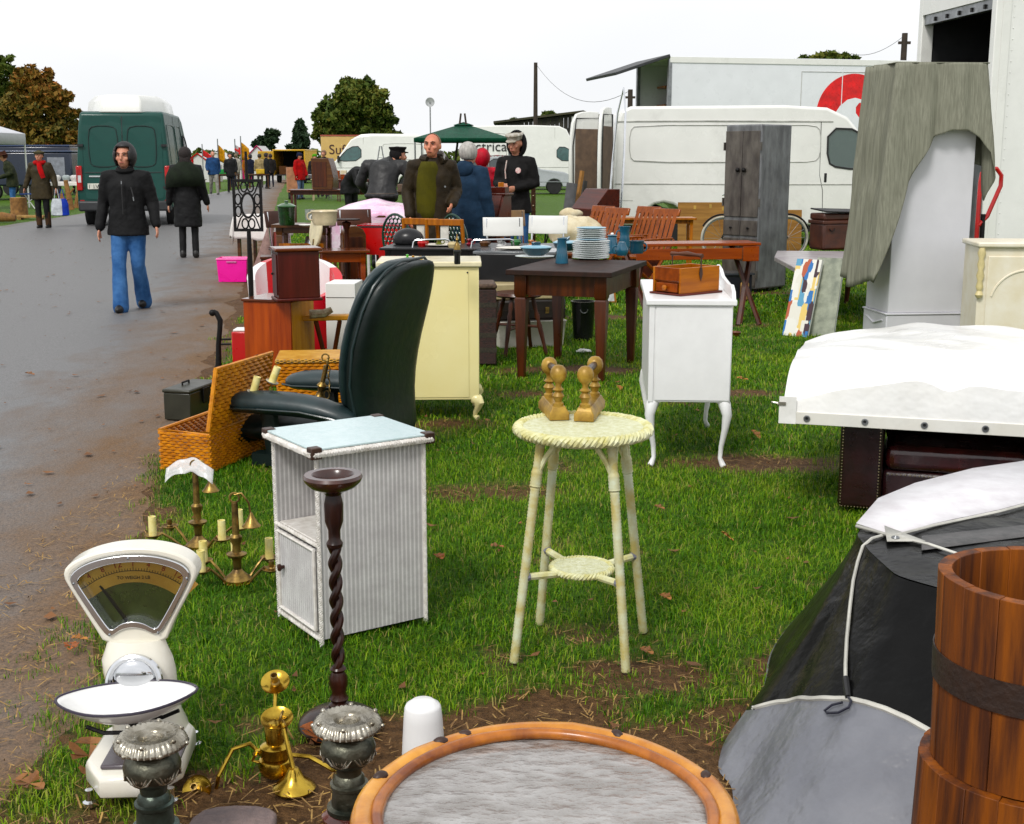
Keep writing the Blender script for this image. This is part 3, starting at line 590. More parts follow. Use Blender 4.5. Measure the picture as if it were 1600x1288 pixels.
b.o('seat', mat('cane_seat', 'd9dbc2', rough=.5, c2='c4c49e', sc=60, bump=.7, bsc=120), t)
def wrap_rim(b, Rr, z, r, n):
    for ph in (0, 2.09, 4.19):
        b.tube([((Rr + r * math.cos(ph + i * .9)) * math.cos(2 * math.pi * i / n), (Rr + r * math.cos(ph + i * .9)) * math.sin(2 * math.pi * i / n), z + r * math.sin(ph + i * .9)) for i in range(n)], r * .75, 6, closed=True)
b = B(); wrap_rim(b, .196, .697, .0105, 182); b.o('braided_rim', CANE, t)
b = B(); b.circ((0, 0, .677), .155, .009, 40, 8); b.o('under_ring', CANE, t)
for f, q in zip(ft, tops):
    e_ = f.lerp(q, .39); b = B(); b.tube([Vector((0, 0, .245)).lerp(e_, .2), e_], .0115, 8); sp_ = b.o('spoke', CANE, t)
    b = B(); b.tube([e_.lerp(Vector((0, 0, .25)), .08), e_], .0135, 8); b.o('spoke_cap', mat('grey_tape', (.25, .25, .30), rough=.4), sp_)
b = B(); b.lathe([(.001, .250), (.088, .250), (.092, .256), (.088, .264), (.001, .264)], 36); sh = b.o('lower_shelf', MATS['cane_seat'], t)
b = B(); wrap_rim(b, .092, .258, .0065, 116); b.o('braided_rim', CANE, sh)
# ---- two gilt turned fire dogs on the stool
GILT = mat('gilt_wood', (.40, .26, .075), rough=.42, metal=.2, c2=(.22, .13, .035), sc=20, bump=.12)
def firedog(u0, v0, u1, v1, label):
    p0 = G(u0, v0, .706); p1 = G(u1, v1, .706); m_ = (p0 + p1) / 2; d = (p1 - p0); rz = math.atan2(d.y, d.x); l = d.length
    t = thing('fire_dog', label, 'fire dog', (m_.x, m_.y, .7065), rz, 'gilt fire dogs on the cane stool')
    b = B(); b.rings([[(x * s_, y * s_2, z) for x, y in ((-.5, -.5), (.5, -.5), (.5, .5), (-.5, .5))] for z, s_, s_2 in [(0, l + .05, .062), (.022, l + .05, .062), (.034, l + .036, .046), (.042, l + .03, .04)]]); b.o('base', GILT, t, bev=.002)
    for s_ in (-1, 1):
        b = B(); b.lathe([(.001, .04), (.017, .04), (.017, .05), (.011, .055), (.014, .066), (.019, .073), (.014, .081), (.01, .086), (.018, .093), (.01, .10), (.009, .108), (.013, .116), (.02, .122), (.0255, .134), (.026, .146), (.022, .158), (.013, .167), (.001, .170)], 20, (s_ * l / 2, 0, 0)); b.o('turned_post', GILT, t)
    b = B(); b.tube([(-l / 2, 0, .145), (l / 2, 0, .145)], .011, 8); b.o('crossbar', DKWOOD, t)
firedog(858, 640, 872, 655, 'left-hand gilt fire dog with two ball finials'); firedog(929, 638, 914, 657, 'right-hand gilt fire dog with two ball finials')
# ---- white painted dressing table, end on
WPAINT = mat('white_furniture_paint', (.80, .80, .80), rough=.34, var=.03, sc=7, dirt=.1)
c = G(1075, 730); t = thing('dressing_table', 'white painted dressing table with cabriole legs, end on', 'dressing table', (c.x, c.y, 0), R(-4))
b = B(); b.bb(-.205, .195, .0, 1.0, .325, .80); b.o('carcass', WPAINT, t, bev=.004)
b = B(); b.bb(-.172, .190, -.005, -.0005, .335, .79); b.bb(-.205, -.18, -.006, -.0005, .326, .799); b.o('end_panel', WPAINT, t, bev=.0015)
b = B(); b.bb(-.222, .212, -.018, 1.02, .80, .83); b.o('top', WPAINT, t, bev=.006)
b = B(); b.prism([(0, 0), (.6, 0), (1.02, 0), (1.02, .06), (.9, .095), (.72, .085), (.6, .06), (.45, .055), (.25, .05), (.12, .06), (.03, .035)], (.19, 0, .83), (0, 1, 0), (0, 0, 1), (.018, 0, 0)); b.o('gallery', WPAINT, t, bev=.003)
def cabriole(b, x, y, h, sx, sy, w_=.05):
    P = [(0, h), (.012, h * .93), (.024, h * .78), (.016, h * .55), (.002, h * .3), (-.002, h * .12), (.010, h * .03), (.016, 0)]; rr = [w_ * .6, w_ * .62, w_ * .5, w_ * .34, w_ * .25, w_ * .22, w_ * .3, w_ * .28]
    b.tube([(x + sx * a, y + sy * a, z) for a, z in P], rr, 10)
for x in (-1, 1):
    for y in (.035, .965):
        b = B(); cabriole(b, x * .165 - .005, y, .335, x, -1 if y < .5 else 1); b.o('leg', WPAINT, t)
for s_ in (-1, 1):
    b = B(); b.prism([(0, 0), (.07, 0), (.04, -.014), (.012, -.045), (0, -.06)], (s_ * .195 - .005, .012, .327), (-s_, 0, 0), (0, 0, 1), (0, .02, 0)); b.o('leg_bracket', WPAINT, t)
# ---- wooden shoe-shine box on the dressing table
PINE = wood('orange_pine', (.42, .155, .028), (.24, .075, .014), .35, 'x', coat=.2)
PINED = wood('red_pine_front', (.26, .065, .015), (.15, .035, .01), .35, 'x', coat=.2)
REDW = wood('reddish_base', (.12, .025, .018), (.07, .016, .012), .4, 'x')
p0 = G(1063, 463, .831); t = thing('carrier_box', 'orange wooden carrier box with turned handle and small drawer', 'box', p0, R(40))
b = B(); b.bb(-.012, .30, -.012, .20, 0, .010); b.o('base_board', REDW, t, bev=.003)
b = B(); b.bb(0, .285, .0, .012, .010, .135); b.bb(0, .285, .176, .188, .010, .135); b.bb(.273, .285, .0125, .1755, .010, .134); b.o('side_board', PINE, t, bev=.0015)
b = B(); b.bb(.0015, .012, .0125, .1755, .07, .134); b.o('front_board', PINED, t, bev=.0015)
b = B(); b.bb(.013, .272, .013, .175, .06, .066); b.o('inner_floor', PINED, t)
b = B(); b.bb(-.001, .25, .022, .166, .014, .058); dr = b.o('drawer', PINED, t, bev=.002)
b = B(); b.lathe([(.006, 0), (.008, .006), (.014, .012), (.014, .018), (.001, .024)], 14, (-.001, .094, .036), (-1, 0, 0)); b.o('knob', PINE, dr)
b = B(); b.tube([(.1425, -.01, .19), (.1425, .03, .192), (.1425, .09, .195), (.1425, .15, .192), (.1425, .198, .19)], [.011, .008, .0135, .008, .011], 12); b.o('handle', wood('worn_handle', (.14, .055, .03), (.07, .03, .02), .45, 'y'), t)
for y in (-.003, .191):
    b = B(); b.tube([(.1425, y, .075), (.1425, y, .19)], .0035, 6); b.prism([(-.012, 0), (0, -.035), (.012, 0), (.008, .03), (-.008, .03)], (.1425, y - .002, .10), (1, 0, 0), (0, 0, 1), (0, .003, 0)); b.o('handle_strap', mat('rusty_iron', (.06, .03, .02), rough=.7), t)
# ================================================================ right foreground: tarps, sofa, tubs
def fold(x, y, z=0, s=1): return noise.noise((x * s, y * s, z * s))
# ---- maroon leather sofa
LEA = mat('maroon_leather', (.055, .010, .010), rough=.24, c2=(.018, .005, .006), sc=10, coat=.35, bump=.2, bsc=30)
LEAD = mat('dark_maroon_leather', (.026, .006, .007), rough=.3, c2=(.012, .004, .005), sc=8, coat=.2, bump=.15, bsc=40)
STUD = mat('brass_stud', (.6, .5, .35), rough=.25, metal=1)
sc0 = G(1307, 800); t = thing('leather_sofa', 'studded maroon leather sofa half hidden under the white cover', 'sofa', sc0, R(-17))
b = B(); b.bb(0, .18, 0, .80, .02, .60); b.o('arm', LEAD, t, bev=.02)
b = B(); b.bb(1.32, 1.5, 0, .80, .02, .60); b.o('arm', LEAD, t, bev=.02)
b = B(); b.bb(.181, 1.319, .03, .80, .02, .19); b.o('seat_base', LEAD, t, bev=.02)
b = B(); b.bb(.181, 1.319, .55, .82, .191, .64); b.o('backrest', LEA, t, bev=.05, bseg=4)
for i in range(2):
    b = B(); b.bb(.19 + .565 * i, .75 + .565 * i, .02, .56, .192, .30); b.o('seat_cushion', LEA, t, bev=.035, bseg=4)
    b = B(); b.box(.47 + .565 * i, .50, .385, .54, .16, .15, rx=R(-12)); b.o('back_cushion', LEA, t, bev=.05, bseg=4)
for x in (.012, .165):
    b = B()
    for i in range(44): b.ell((x, -.001, .03 + i * .0132), (.0042, .003, .0042), 6, 4)
    tag(b.o('stud_row', STUD, t), None, None, kind='stuff')
b = B()
for i in range(60): b.ell((.20 + i * .0187, .028, .175), (.0038, .003, .0038), 6, 4)
for i in range(12): b.ell((.02 + i * .0132, -.001, .028), (.0042, .003, .0042), 6, 4)
tag(b.o('stud_row', STUD, t), None, None, kind='stuff')
# ---- white fitted cover lying over the sofa
PVC = mat('white_pvc_sheet', (.80, .80, .79), rough=.3, c2=(.74, .73, .70), sc=2.2, dirt=.16, coat=.2, bump=.5, bsc=3.5, bdist=.05)
PVCB = mat('white_pvc_band', (.74, .73, .69), rough=.4, c2=(.66, .64, .58), sc=3, dirt=.25)
t = thing('sofa_cover', 'white PVC trailer cover with black eyelets draped over the sofa', 'cover', (sc0.x, sc0.y, .40), R(-17))
X0, X1, Y0, Y1 = -.235, 1.62, -.10, 1.02
def top_z(x, y):
    e_ = min((x - X0) / .7, 1); e_ = 1 - (1 - max(e_, 0)) ** 2
    f_ = min((y - Y0) / .34, 1); f_ = 1 - (1 - max(f_, 0)) ** 2
    z = .09 + .11 * f_ + .09 * e_ + .015 * math.sin(min(1, (x - X0) / 1.2) * math.pi)
    z += .024 * fold(x * 2.3 + y * 1.4, y * 1.2, 3) + .02 * fold(x * 5 + y * 4, y * 3, 8)
    z -= .03 * math.exp(-((x - .42 - (y + .1) * .9) / .06) ** 2) * (1 - f_) + .025 * math.exp(-((x - .9 + (y + .1) * .8) / .07) ** 2) * (1 - f_)
    return z
b = B(); nX, nY = 56, 34
ring = []
b.grid(lambda u, v: (X0 + (X1 - X0) * u, Y0 + (Y1 - Y0) * v, top_z(X0 + (X1 - X0) * u, Y0 + (Y1 - Y0) * v)), nX, nY)
def skirt(b, P, zb, off):
    n = len(P); vs = []
    for p in P:
        vs += [(p[0], p[1], top_z(p[0], p[1])), (p[0] + off[0] * .5, p[1] + off[1] * .5, (top_z(p[0], p[1]) + zb) / 2 + .01), (p[0] + off[0], p[1] + off[1], zb)]
    b.add(vs, [(i * 3 + j, (i + 1) * 3 + j, (i + 1) * 3 + j + 1, i * 3 + j + 1) for i in range(n - 1) for j in (0, 1)])
fr_ = [(X0 + (X1 - X0) * i / nX, Y0) for i in range(nX + 1)]; lf_ = [(X0, Y0 + (Y1 - Y0) * i / nY) for i in range(nY + 1)]
skirt(b, fr_, .05, (0, -.012)); skirt(b, lf_, -.0, (-.012, 0)); b.o('sheet', PVC, t, ang=75)
b = B(); b.bb(X0 - .012, X1, Y0 - .018, Y0 - .010, -.0, .052); band = b.o('hem_band', PVCB, t, bev=.002)
b = B(); b.bb(X0 - .016, X0 + .055, Y0 - .021, Y0 - .0185, 0, .115); b.o('corner_strip', PVC, t)
for i in range(7):
    x = X0 + .10 + i * .235; b = B(); b.circ((x, Y0 - .021, .026), .010, .0045, 16, 6, (1, 0, 0), (0, 0, 1)); b.o('eyelet', STEEL, band)
    b = B(); b.lathe([(.001, 0), (.009, 0), (.009, .002), (.001, .002)], 14, (x, Y0 - .0185, .026), (0, -1, 0)); b.o('eyelet_hole', BLACKP, band)
b = B(); b.box(X0 - .005, Y0 - .024, .085, .034, .004, .014); b.ell((X0 - .043, Y0 - .022, .088), (.008, .004, .005), 8, 5); b.tube([(X0 - .04, Y0 - .022, .088), (X0 - .02, Y0 - .023, .086)], .004, 6); b.o('buckle', mat('aluminium_buckle', (.5, .48, .42), rough=.35, metal=.8), t)
# ---- black and grey tarpaulin over a low stack
TBLK = mat('black_tarp', (.007, .007, .007), rough=.3, c2=(.004, .004, .004), sc=5, bump=.9, bsc=7, spec=.12, bdist=.02)
TGRY = mat('grey_tarp', (.20, .205, .225), rough=.33, c2=(.15, .155, .175), sc=4, bump=.7, bsc=6, bdist=.05)
TWHT = mat('white_tarp', (.72, .71, .73), rough=.45, c2=(.60, .58, .60), sc=14, dirt=.12)
PIPE = mat('tarp_piping', (.62, .61, .56), rough=.5)
tp0 = Vector((1.35, 3.2, 0)); t = thing('tarpaulin', 'black, grey and white tarpaulin draped over a low stack by the barrel', 'tarpaulin', tp0)
CZt = .50
# path of draping: rings from the top plateau outward to the ground
def tarp_ring(s_):
    """outline at height fraction s_: 1 = top edge, 0 = ground"""
    top = [G(1338, 835, CZt), G(1372, 780, CZt), G(1480, 742, CZt), G(1640, 715, CZt), Vector((2.5, 4.2, CZt)), Vector((2.6, 3.2, CZt)), Vector((2.3, 2.3, CZt)), Vector((1.45, 2.45, CZt)), G(1405, 905, CZt), G(1358, 862, CZt)]
    bot = [G(1128, 1180), G(1215, 1015), G(1390, 800), Vector((2.0, 4.55, 0)), Vector((2.7, 4.4, 0)), Vector((2.8, 3.2, 0)), Vector((2.5, 2.1, 0)), Vector((1.15, 1.95, 0)), G(1205, 1420), G(1140, 1290)]
    P = []
    n = len(top)
    for i in range(n):
        for j in range(12):
            f = j / 12; a = top[i].lerp(top[(i + 1) % n], f); c_ = bot[i].lerp(bot[(i + 1) % n], f)
            k_ = 1 - s_; bow = .16 * math.sin(math.pi * min(1, k_)) * (1 - k_)
            q = a.lerp(c_, k_ ** 1.25); q.z = CZt * (1 - k_) ** .95 if k_ < 1 else 0
            q.z = CZt * (1 - k_)
            d = (c_ - a); d.z = 0
            if d.length > 1e-4:
                d.normalize(); ph = (i + f) * 1.0
                q += d * (.035 * math.sin(ph * 7.3 + math.sin(ph * 3.1) * 1.6) * k_ * (1 - .35 * k_) + .018 * fold(ph * 2.2, k_ * 3, 5) * min(1, k_ * 3))
            P.append(q)
    # soften the plan outline
    m = len(P); P2 = [(P[i - 2] + P[i - 1] * 2 + P[i] * 3 + P[(i + 1) % m] * 2 + P[(i + 2) % m]) / 9 for i in range(m)]
    for a_, b_ in zip(P2, P): a_.z = b_.z
    return P2
S_ = [1 - i / 26 for i in range(27)]
RG = [tarp_ring(s_) for s_ in S_]
SPLIT = 14
def proj(p): d = p - Vector((0, 0, CAMH)); zc = d.y * cp - d.z * sp; return 800 + 2000 * d.x / zc, 644 - 2000 * (d.y * sp + d.z * cp) / zc
KS = []   # the seam between black and grey cloth dips and rises round the skirt
for k_ in range(120):
    s0 = 26. if RG[13][k_].x < 1.7 and RG[13][k_].y < 4.4 else 14.
    for i in range(27):
        u_, v_ = proj(RG[i][k_])
        if RG[i][k_].y < 4.3 and RG[i][k_].x < 1.6 and v_ > np.interp(u_, [1100, 1160, 1250, 1360, 1475, 1700], [1112, 1104, 1086, 1082, 1148, 1290]): s0 = i; break
    KS.append(min(25.6, max(5, s0)))
for _ in range(4): KS = [(KS[i - 1] + 2 * KS[i] + KS[(i + 1) % 120]) / 4 for i in range(120)]
def colpt(k_, x): i = min(25, int(x)); return RG[i][k_].lerp(RG[i + 1][k_], x - i)
RG = [[colpt(k_, KS[k_] * i / SPLIT if i <= SPLIT else KS[k_] + (26 - KS[k_]) * (i - SPLIT) / (26 - SPLIT)) for k_ in range(120)] for i in range(27)]
b = WB(t); b.rings(RG[:SPLIT + 1], caps=False)
cc = sum(RG[0], Vector()) / len(RG[0])
ins = [[p.lerp(cc, f) + Vector((0, 0, .012 * math.sin(f * 3.14) + .012 * fold(p.x * 3, p.y * 3, f * 2))) for p in RG[0]] for f in (0, .06, .15, .3, .5, .75, .98)]
b.rings(ins, caps=False); b.o('black_sheet', TBLK, t, ang=70)
b = WB(t); b.rings(RG[SPLIT:], caps=False); b.o('grey_skirt', TGRY, t, ang=70)
b = WB(t); vis = [k_ for k_ in range(120) if KS[k_] < 22 and RG[SPLIT][k_].y < 3.4]; vis = sorted(vis, key=lambda k_: (k_ + 60) % 120); b.tube([RG[SPLIT][k_] + Vector((0, 0, .002)) for k_ in vis], .007, 6); b.o('piping', PIPE, t)
# white panel on top and its seams
wp = [G(1338, 818, CZt + .012), G(1372, 779, CZt + .012), G(1430, 755, CZt + .014), G(1520, 732, CZt + .014), G(1660, 712, CZt + .012), G(1680, 765, CZt + .014), G(1560, 797, CZt + .014), G(1460, 818, CZt + .014), G(1395, 836, CZt + .014)]
ctr = sum(wp, Vector()) / len(wp); b = WB(t)
b.add(wp + [ctr + Vector((0, 0, .012))], [(i, (i + 1) % len(wp), len(wp)) for i in range(len(wp))]); b.o('white_panel', TWHT, t, sol=.002)
b = WB(t); b.tube([G(1338, 822, CZt + .018), G(1395, 838, CZt + .018), G(1460, 821, CZt + .018), G(1560, 800, CZt + .018), G(1680, 768, CZt + .018)], .0045, 6); b.o('white_piping', PIPE, t)
b = WB(t); b.tube([G(1395, 838, CZt + .018), G(1450, 850, CZt + .018), G(1515, 872, CZt + .018)], .004, 6); b.o('seam_piping', PIPE, t)
q = G(1403, 838, CZt + .019); b = WB(t); b.add([G(1382, 822, CZt + .017), G(1446, 846, CZt + .017), G(1386, 846, CZt + .017)], [(0, 1, 2)]); tb_ = b.o('eyelet_tab', PIPE, t, sol=.003)
b = WB(t); b.circ(G(1399, 840, CZt + .021), .008, .003, 14, 6); b.o('eyelet', STEEL, tb_)
b = WB(t); b.grid(lambda u, v: G(1440 + 260 * u, 838 - 28 * u + (22 - 6 * u) * v, CZt + .014), 8, 2); b.o('grey_strip', mat('grey_strip_cloth', (.11, .105, .105), rough=.6, c2=(.07, .07, .07), sc=30, bump=.3), t, sol=.002)
# elastic cord with hook, running from the corner down the side
from mathutils.bvhtree import BVHTree
bv = BVHTree.FromPolygons([p for r_ in RG for p in r_] + [cc + Vector((0, 0, .02))], [(i * 120 + k_, i * 120 + (k_ + 1) % 120, (i + 1) * 120 + (k_ + 1) % 120, (i + 1) * 120 + k_) for i in range(26) for k_ in range(120)] + [(k_, (k_ + 1) % 120, 27 * 120) for k_ in range(120)])
def onT(u, v, off=.007):
    r_ = ray(u, v).normalized(); h_ = bv.ray_cast(Vector((0, 0, CAMH)), r_)[0] or G(u, v, CZt); return h_ - r_ * off + Vector((0, 0, .004))
t2 = thing('bungee_cord', 'white elastic cord with black hook hanging down the tarpaulin', 'cord', G(1322, 1110, .1))
b = WB(t2); pr = [(1390, 836, .525), (1362, 844, .52), (1348, 856, .505), (1340, 880, .47), (1333, 910, .43), (1328, 950, .385), (1323, 1000, .33), (1321, 1040, .285), (1321, 1062, .26)]
b.tube([onT(u, v, .02 if i < 2 else .007) for i, (u, v, z) in enumerate(pr)], .0045, 7); b.o('cord', PIPE, t2)
b = WB(t2); pp = [onT(u, v, .01) for u, v in ((1321, 1062), (1323, 1078), (1325, 1092))]; b.tube(pp, [.008, .0085, .007], 8); b.o('cord_end', BLACKP, t2)
b = WB(t2); b.tube([onT(u, v, .014) for u, v in ((1325, 1092), (1330, 1098), (1326, 1108), (1310, 1116), (1292, 1117), (1288, 1113), (1300, 1104), (1316, 1100))], .0032, 6); b.o('hook', mat('black_hook', (.012, .012, .03), rough=.3), t2)
# ---- coopered wooden bucket standing on a second tub
STAVE = [wood('stave_wood_%d' % i, c1, c2_, .6, 'z', sc=6, bump=.4) for i, (c1, c2_) in enumerate([((.25, .080, .022), (.06, .02, .01)), ((.29, .095, .026), (.08, .026, .011)), ((.21, .066, .02), (.05, .017, .009))])]
HOOPM = mat('rust_black_hoop', (.035, .018, .012), rough=.55, c2=(.015, .009, .008), sc=12, bump=.3)
def tub(name, label, loc, r0, r1, h, th, hoops, n=18, wall=.024):
    t = thing(name, label, 'tub', loc); rnd = random.Random(n)
    for i in range(n):
        a0 = 2 * math.pi * (i + .004) / n; a1 = 2 * math.pi * (i + .996) / n; b = B(); dr = rnd.uniform(-.0012, .0012); zt = h + rnd.uniform(-.002, .002)
        pts = lambda r, z: [(r * math.cos(a0 + (a1 - a0) * k / 3), r * math.sin(a0 + (a1 - a0) * k / 3), z) for k in range(4)]
        lo = pts(r0 + dr, 0) + pts(r0 - wall, 0)[::-1]; hi = pts(r1 + dr, zt) + pts(r1 - wall, zt)[::-1]
        b.rings([lo, [tuple(Vector(x).lerp(Vector(y), .5)) for x, y in zip(lo, hi)], hi]); b.o('stave', STAVE[(i * 7) % 3], t, bev=.001, bseg=1)
    b = B(); b.lathe([(.001, .03), (r0 - wall * .7, .03), (r0 - wall * .7, .045), (.001, .045)], 32); b.o('bottom', STAVE[2], t)
    for z, hh in hoops:
        f = lambda zz: r0 + (r1 - r0) * zz / h
        b = B(); b.rings([[(r_ * math.cos(2 * math.pi * k / 40), r_ * math.sin(2 * math.pi * k / 40), zz) for k in range(40)] for r_, zz in ((f(z - hh) + .0015, z - hh), (f(z - hh) + .004, z - hh), (f(z + hh) + .004, z + hh), (f(z + hh) + .0015, z + hh))], closed=True); b.o('hoop', HOOPM, t)
    return t
tc_ = Vector((.965, 2.22, 0))
tub('wooden_tub', 'lower upturned wooden tub carrying the bucket', tc_, .205, .195, .395, 0, [(.06, .02)], 20)
tub('wooden_bucket', 'tall coopered wooden bucket with dark iron hoop', tc_ + Vector((0, 0, .3955)), .175, .182, .36, 0, [(.185, .030)], 16)
# ================================================================ left middle: baskets, recliner, boxes
# ---- brass chandeliers standing on the grass
def chandelier(u, v, label, arms, h, R_, sleeves, hook=True, bag=False, tilt=(0, 0)):
    c = G(u, v); t = thing('standing_chandelier', label, 'chandelier', c, 0, 'aged brass chandeliers set down on the grass', tilt[0], tilt[1])
    b = B(); b.lathe([(.001, .0), (.03, .004), (.045, .012), (.05, .02), (.022, .045), (.014, .055), (.016, .09), (.024, .10), (.034, .105), (.036, .112), (.016, .12), (.014, .145), (.021, .16), (.022, .175), (.013, .185), (.011, h), (.001, h + .002)], 20); b.o('stem', OLDBRASS, t)
    b = B(); b.lathe([(.018, .05), (.044, .012), (.052, .008), (.05, .004), (.001, .006)][::-1], 20); b.o('bright_cone', BRASS, t)
    if hook:
        b = B(); b.circ((0, 0, h + .018), .017, .004, 16, 6, (1, 0, 0), (0, 0, 1)); b.tube([(0, 0, h + .03), (.025, 0, h + .035), (.05, 0, h + .0), (.055, 0, h - .04)], .004, 6); b.o('hook', OLDBRASS, t)
        b = B(); b.lathe([(.004, .05), (.01, .035), (.026, .008), (.034, 0), (.032, -.002), (.001, 0)], 18, (.057, 0, h - .085)); b.o('ceiling_rose', OLDBRASS, t)
    for k, (a, r_, sl) in enumerate(arms):
        a = R(a); d = Vector((math.cos(a), math.sin(a), 0)); b = B()
        b.tube([d * .02 + Vector((0, 0, .03)), d * r_ * .35 + Vector((0, 0, .012)), d * r_ * .6 + Vector((0, 0, .05)), d * r_ * .8 + Vector((0, 0, .075)), d * r_ * .97 + Vector((0, 0, .055)), d * r_ + Vector((0, 0, .062))], .0055, 7); ar = b.o('arm', OLDBRASS, t)
        b = B(); dish(b, d * r_ + Vector((0, 0, .06)), .034); b.o('drip_pan', OLDBRASS, ar)
        b = B()
        if sl: b.lathe([(.001, 0), (.0155, 0), (.0145, .078), (.012, .078), (.012, .06), (.001, .06)], 16, d * r_ + Vector((0, 0, .066))); b.o('candle_sleeve', CANDLE, ar)
        else: socket(b, d * r_ + Vector((0, 0, .066))); b.o('socket', OLDBRASS, ar)
    return t
chandelier(372, 912, 'near brass chandelier with bright cone foot and candle sleeves', [(-150, .13, 1), (-20, .14, 0), (40, .13, 1), (105, .13, 1), (160, .14, 1)], .30, .13, 1)
c2_ = chandelier(311, 858, 'far brass chandelier wrapped with a scrap of clear plastic', [(-165, .17, 1), (-40, .15, 1), (20, .16, 1), (150, .15, 0)], .32, .16, 1)
b = B(); b.M = Matrix.Translation((0.0, -.02, .30))
b.grid(lambda u, v: (-.11 + .19 * u, .03 * math.sin(u * 5) + .03 * (v - .5), .04 * math.sin(u * 3.1) + .05 * (v - .5) + .015 * fold(u * 4, v * 4)), 16, 8)
b.o('plastic_wrap', mat('clear_polythene', (.8, .8, .8), rough=.25, var=.02, alpha=.55), c2_, sol=.001)
# ---- wicker
WICK = weave('golden_wicker', (.60, .26, .055), (.42, .15, .03), 150, 420, .45, 1.0, .006)
WICKD = mat('wicker_cane', (.62, .27, .06), rough=.4, c2=(.40, .15, .03), sc=18, bump=.2)
WICKT = weave('pale_wicker', (.60, .36, .11), (.44, .22, .05), 150, 420, .45, .9, .005)
STRAP = mat('dark_strap', (.022, .012, .008), rough=.45)
def wicker_wall(b, p0, p1, h, bot=0, rows=13, amp=.006, per=.045):
    """basketwork: rows of cane weaving in and out of stakes"""
    p0, p1 = Vector(p0), Vector(p1); d = p1 - p0; l = d.length; d /= l; nrm = Vector((d.y, -d.x, 0)); n = max(4, int(l / per * 4))
    for r in range(rows):
        z = bot + (r + .5) * h / rows; ph = (r % 2) * math.pi
        b.tube([p0 + d * l * i / n + nrm * amp * math.sin(ph + i * math.pi / 2 + .78) + Vector((0, 0, z)) for i in range(n + 1)], h / rows * .52, 5)
A_, B_, D_ = G(249, 671, .2), G(322, 672, .2), G(325, 644, .2)
dl = (D_ - A_).normalized() * .56; dw = Vector((dl.y, -dl.x, 0)).normalized() * .27; o0 = Vector((A_.x, A_.y, 0))
t = thing('open_hamper', 'open golden wicker picnic hamper with its lid raised', 'hamper', o0)
P = [o0, o0 + dw, o0 + dw + dl, o0 + dl]
for i in range(4):
    b = WB(t); wicker_wall(b, P[i], P[(i + 1) % 4], .19); w_ = b.o('basket_wall', WICKD, t)
b = WB(t); b.tube([p + Vector((0, 0, .196)) for p in P], .010, 7, closed=True); b.o('rim', WICKD, t)
b = WB(t); b.add([p + Vector((0, 0, .01)) for p in P], [(0, 1, 2, 3)]); b.o('basket_floor', WICKD, t, sol=.008)
hz = [P[1] + Vector((0, 0, .205)), P[2] + Vector((0, 0, .205))]; up = Vector((.045, .02, .30)); ln = (P[2] - P[1])
b = WB(t)
for r in range(15):
    f = (r + .5) / 15; s_ = hz[0] + up * f; nn = 40
    b.tube([s_ + ln * i / nn + up.cross(ln).normalized() * .005 * math.sin((r % 2) * math.pi + i * math.pi / 2 + .78) for i in range(nn + 1)], .0125, 5)
ld = b.o('lid', WICKD, t)
b = WB(t); b.tube([hz[0], hz[0] + up, hz[1] + up, hz[1]], .012, 7); b.o('lid_rim', WICKD, ld)
for f in (.22, .72):
    b = WB(t); s_ = hz[0] + ln * f; nn = -up.cross(ln).normalized()
    if nn.x > 0: nn = -nn
    b.tube([s_ + up * 1.04 - nn * .0, s_ + up * 1.0 + nn * .018, s_ + up * .75 + nn * .016, s_ + up * .48 + nn * .018], [(.011, .002)] * 4, 6, side=ln); b.o('strap', STRAP, ld)
b = WB(t)
for x, y in ((.10, .2), (.16, .28), (.14, .36)): b.ell(o0 + dw * (x / .27) + dl * (y / .56) + Vector((0, 0, .10)), (.05, .03, .035), 8, 6)
tag(b.o('dark_contents', mat('dark_contents', (.02, .016, .014), rough=.8)), 'dark bundle lying in the open hamper', 'bundle').parent = None
bpy.data.objects['dark_contents'].location = o0
p0 = Vector((-1.40, 7.55, 0)); t = thing('closed_hamper', 'closed pale wicker hamper behind the green armchair', 'hamper', p0, R(6))
P = [Vector((0, 0, 0)), Vector((.50, 0, 0)), Vector((.50, .36, 0)), Vector((0, .36, 0))]
for i in range(4):
    b = B(); wicker_wall(b, P[i], P[(i + 1) % 4], .29, rows=15); b.o('basket_wall', WICKD, t)
b = B(); b.bb(-.015, .515, -.015, .375, .292, .318); b.o('lid', WICKT, t, bev=.008)
# ---- green leather armchair, its base on the ground
GLEA = mat('dark_green_leather', (.016, .030, .030), rough=.27, c2=(.010, .018, .018), sc=7, coat=.3, bump=.18, bsc=26)
GLEAB = mat('green_leather_pad', (.018, .036, .039), rough=.42, c2=(.011, .022, .024), sc=7, coat=.08, bump=.15, bsc=22)
GLEAD = mat('green_leather_dark', (.007, .016, .014), rough=.45, c2=(.005, .010, .009), sc=5, coat=.08, bump=.25, bsc=18, spec=.3)
t = thing('armchair', 'dark green leather reclining armchair seen from behind', 'armchair', (-.70, 6.38, 0), R(-19))
prof = [(.10, .08, .26), (.05, .22, .30), (.04, .42, .345), (.07, .60, .37), (.125, .78, .365), (.17, .90, .33), (.205, .97, .255), (.23, 1.005, .14)]
b = B(); rs = []
for x, z, hw in prof:
    th = .075 if z < .9 else .06
    rs.append([(x + th * math.copysign(abs(math.cos(a)) ** .6, math.cos(a)), hw * math.copysign(abs(math.sin(a)) ** .45, math.sin(a)), z) for a in [2 * math.pi * (k + .5) / 24 for k in range(24)]])
b.rings(rs); bk = b.o('backrest', GLEAD, t, sub=1, ang=180)
b = B(); rs = []
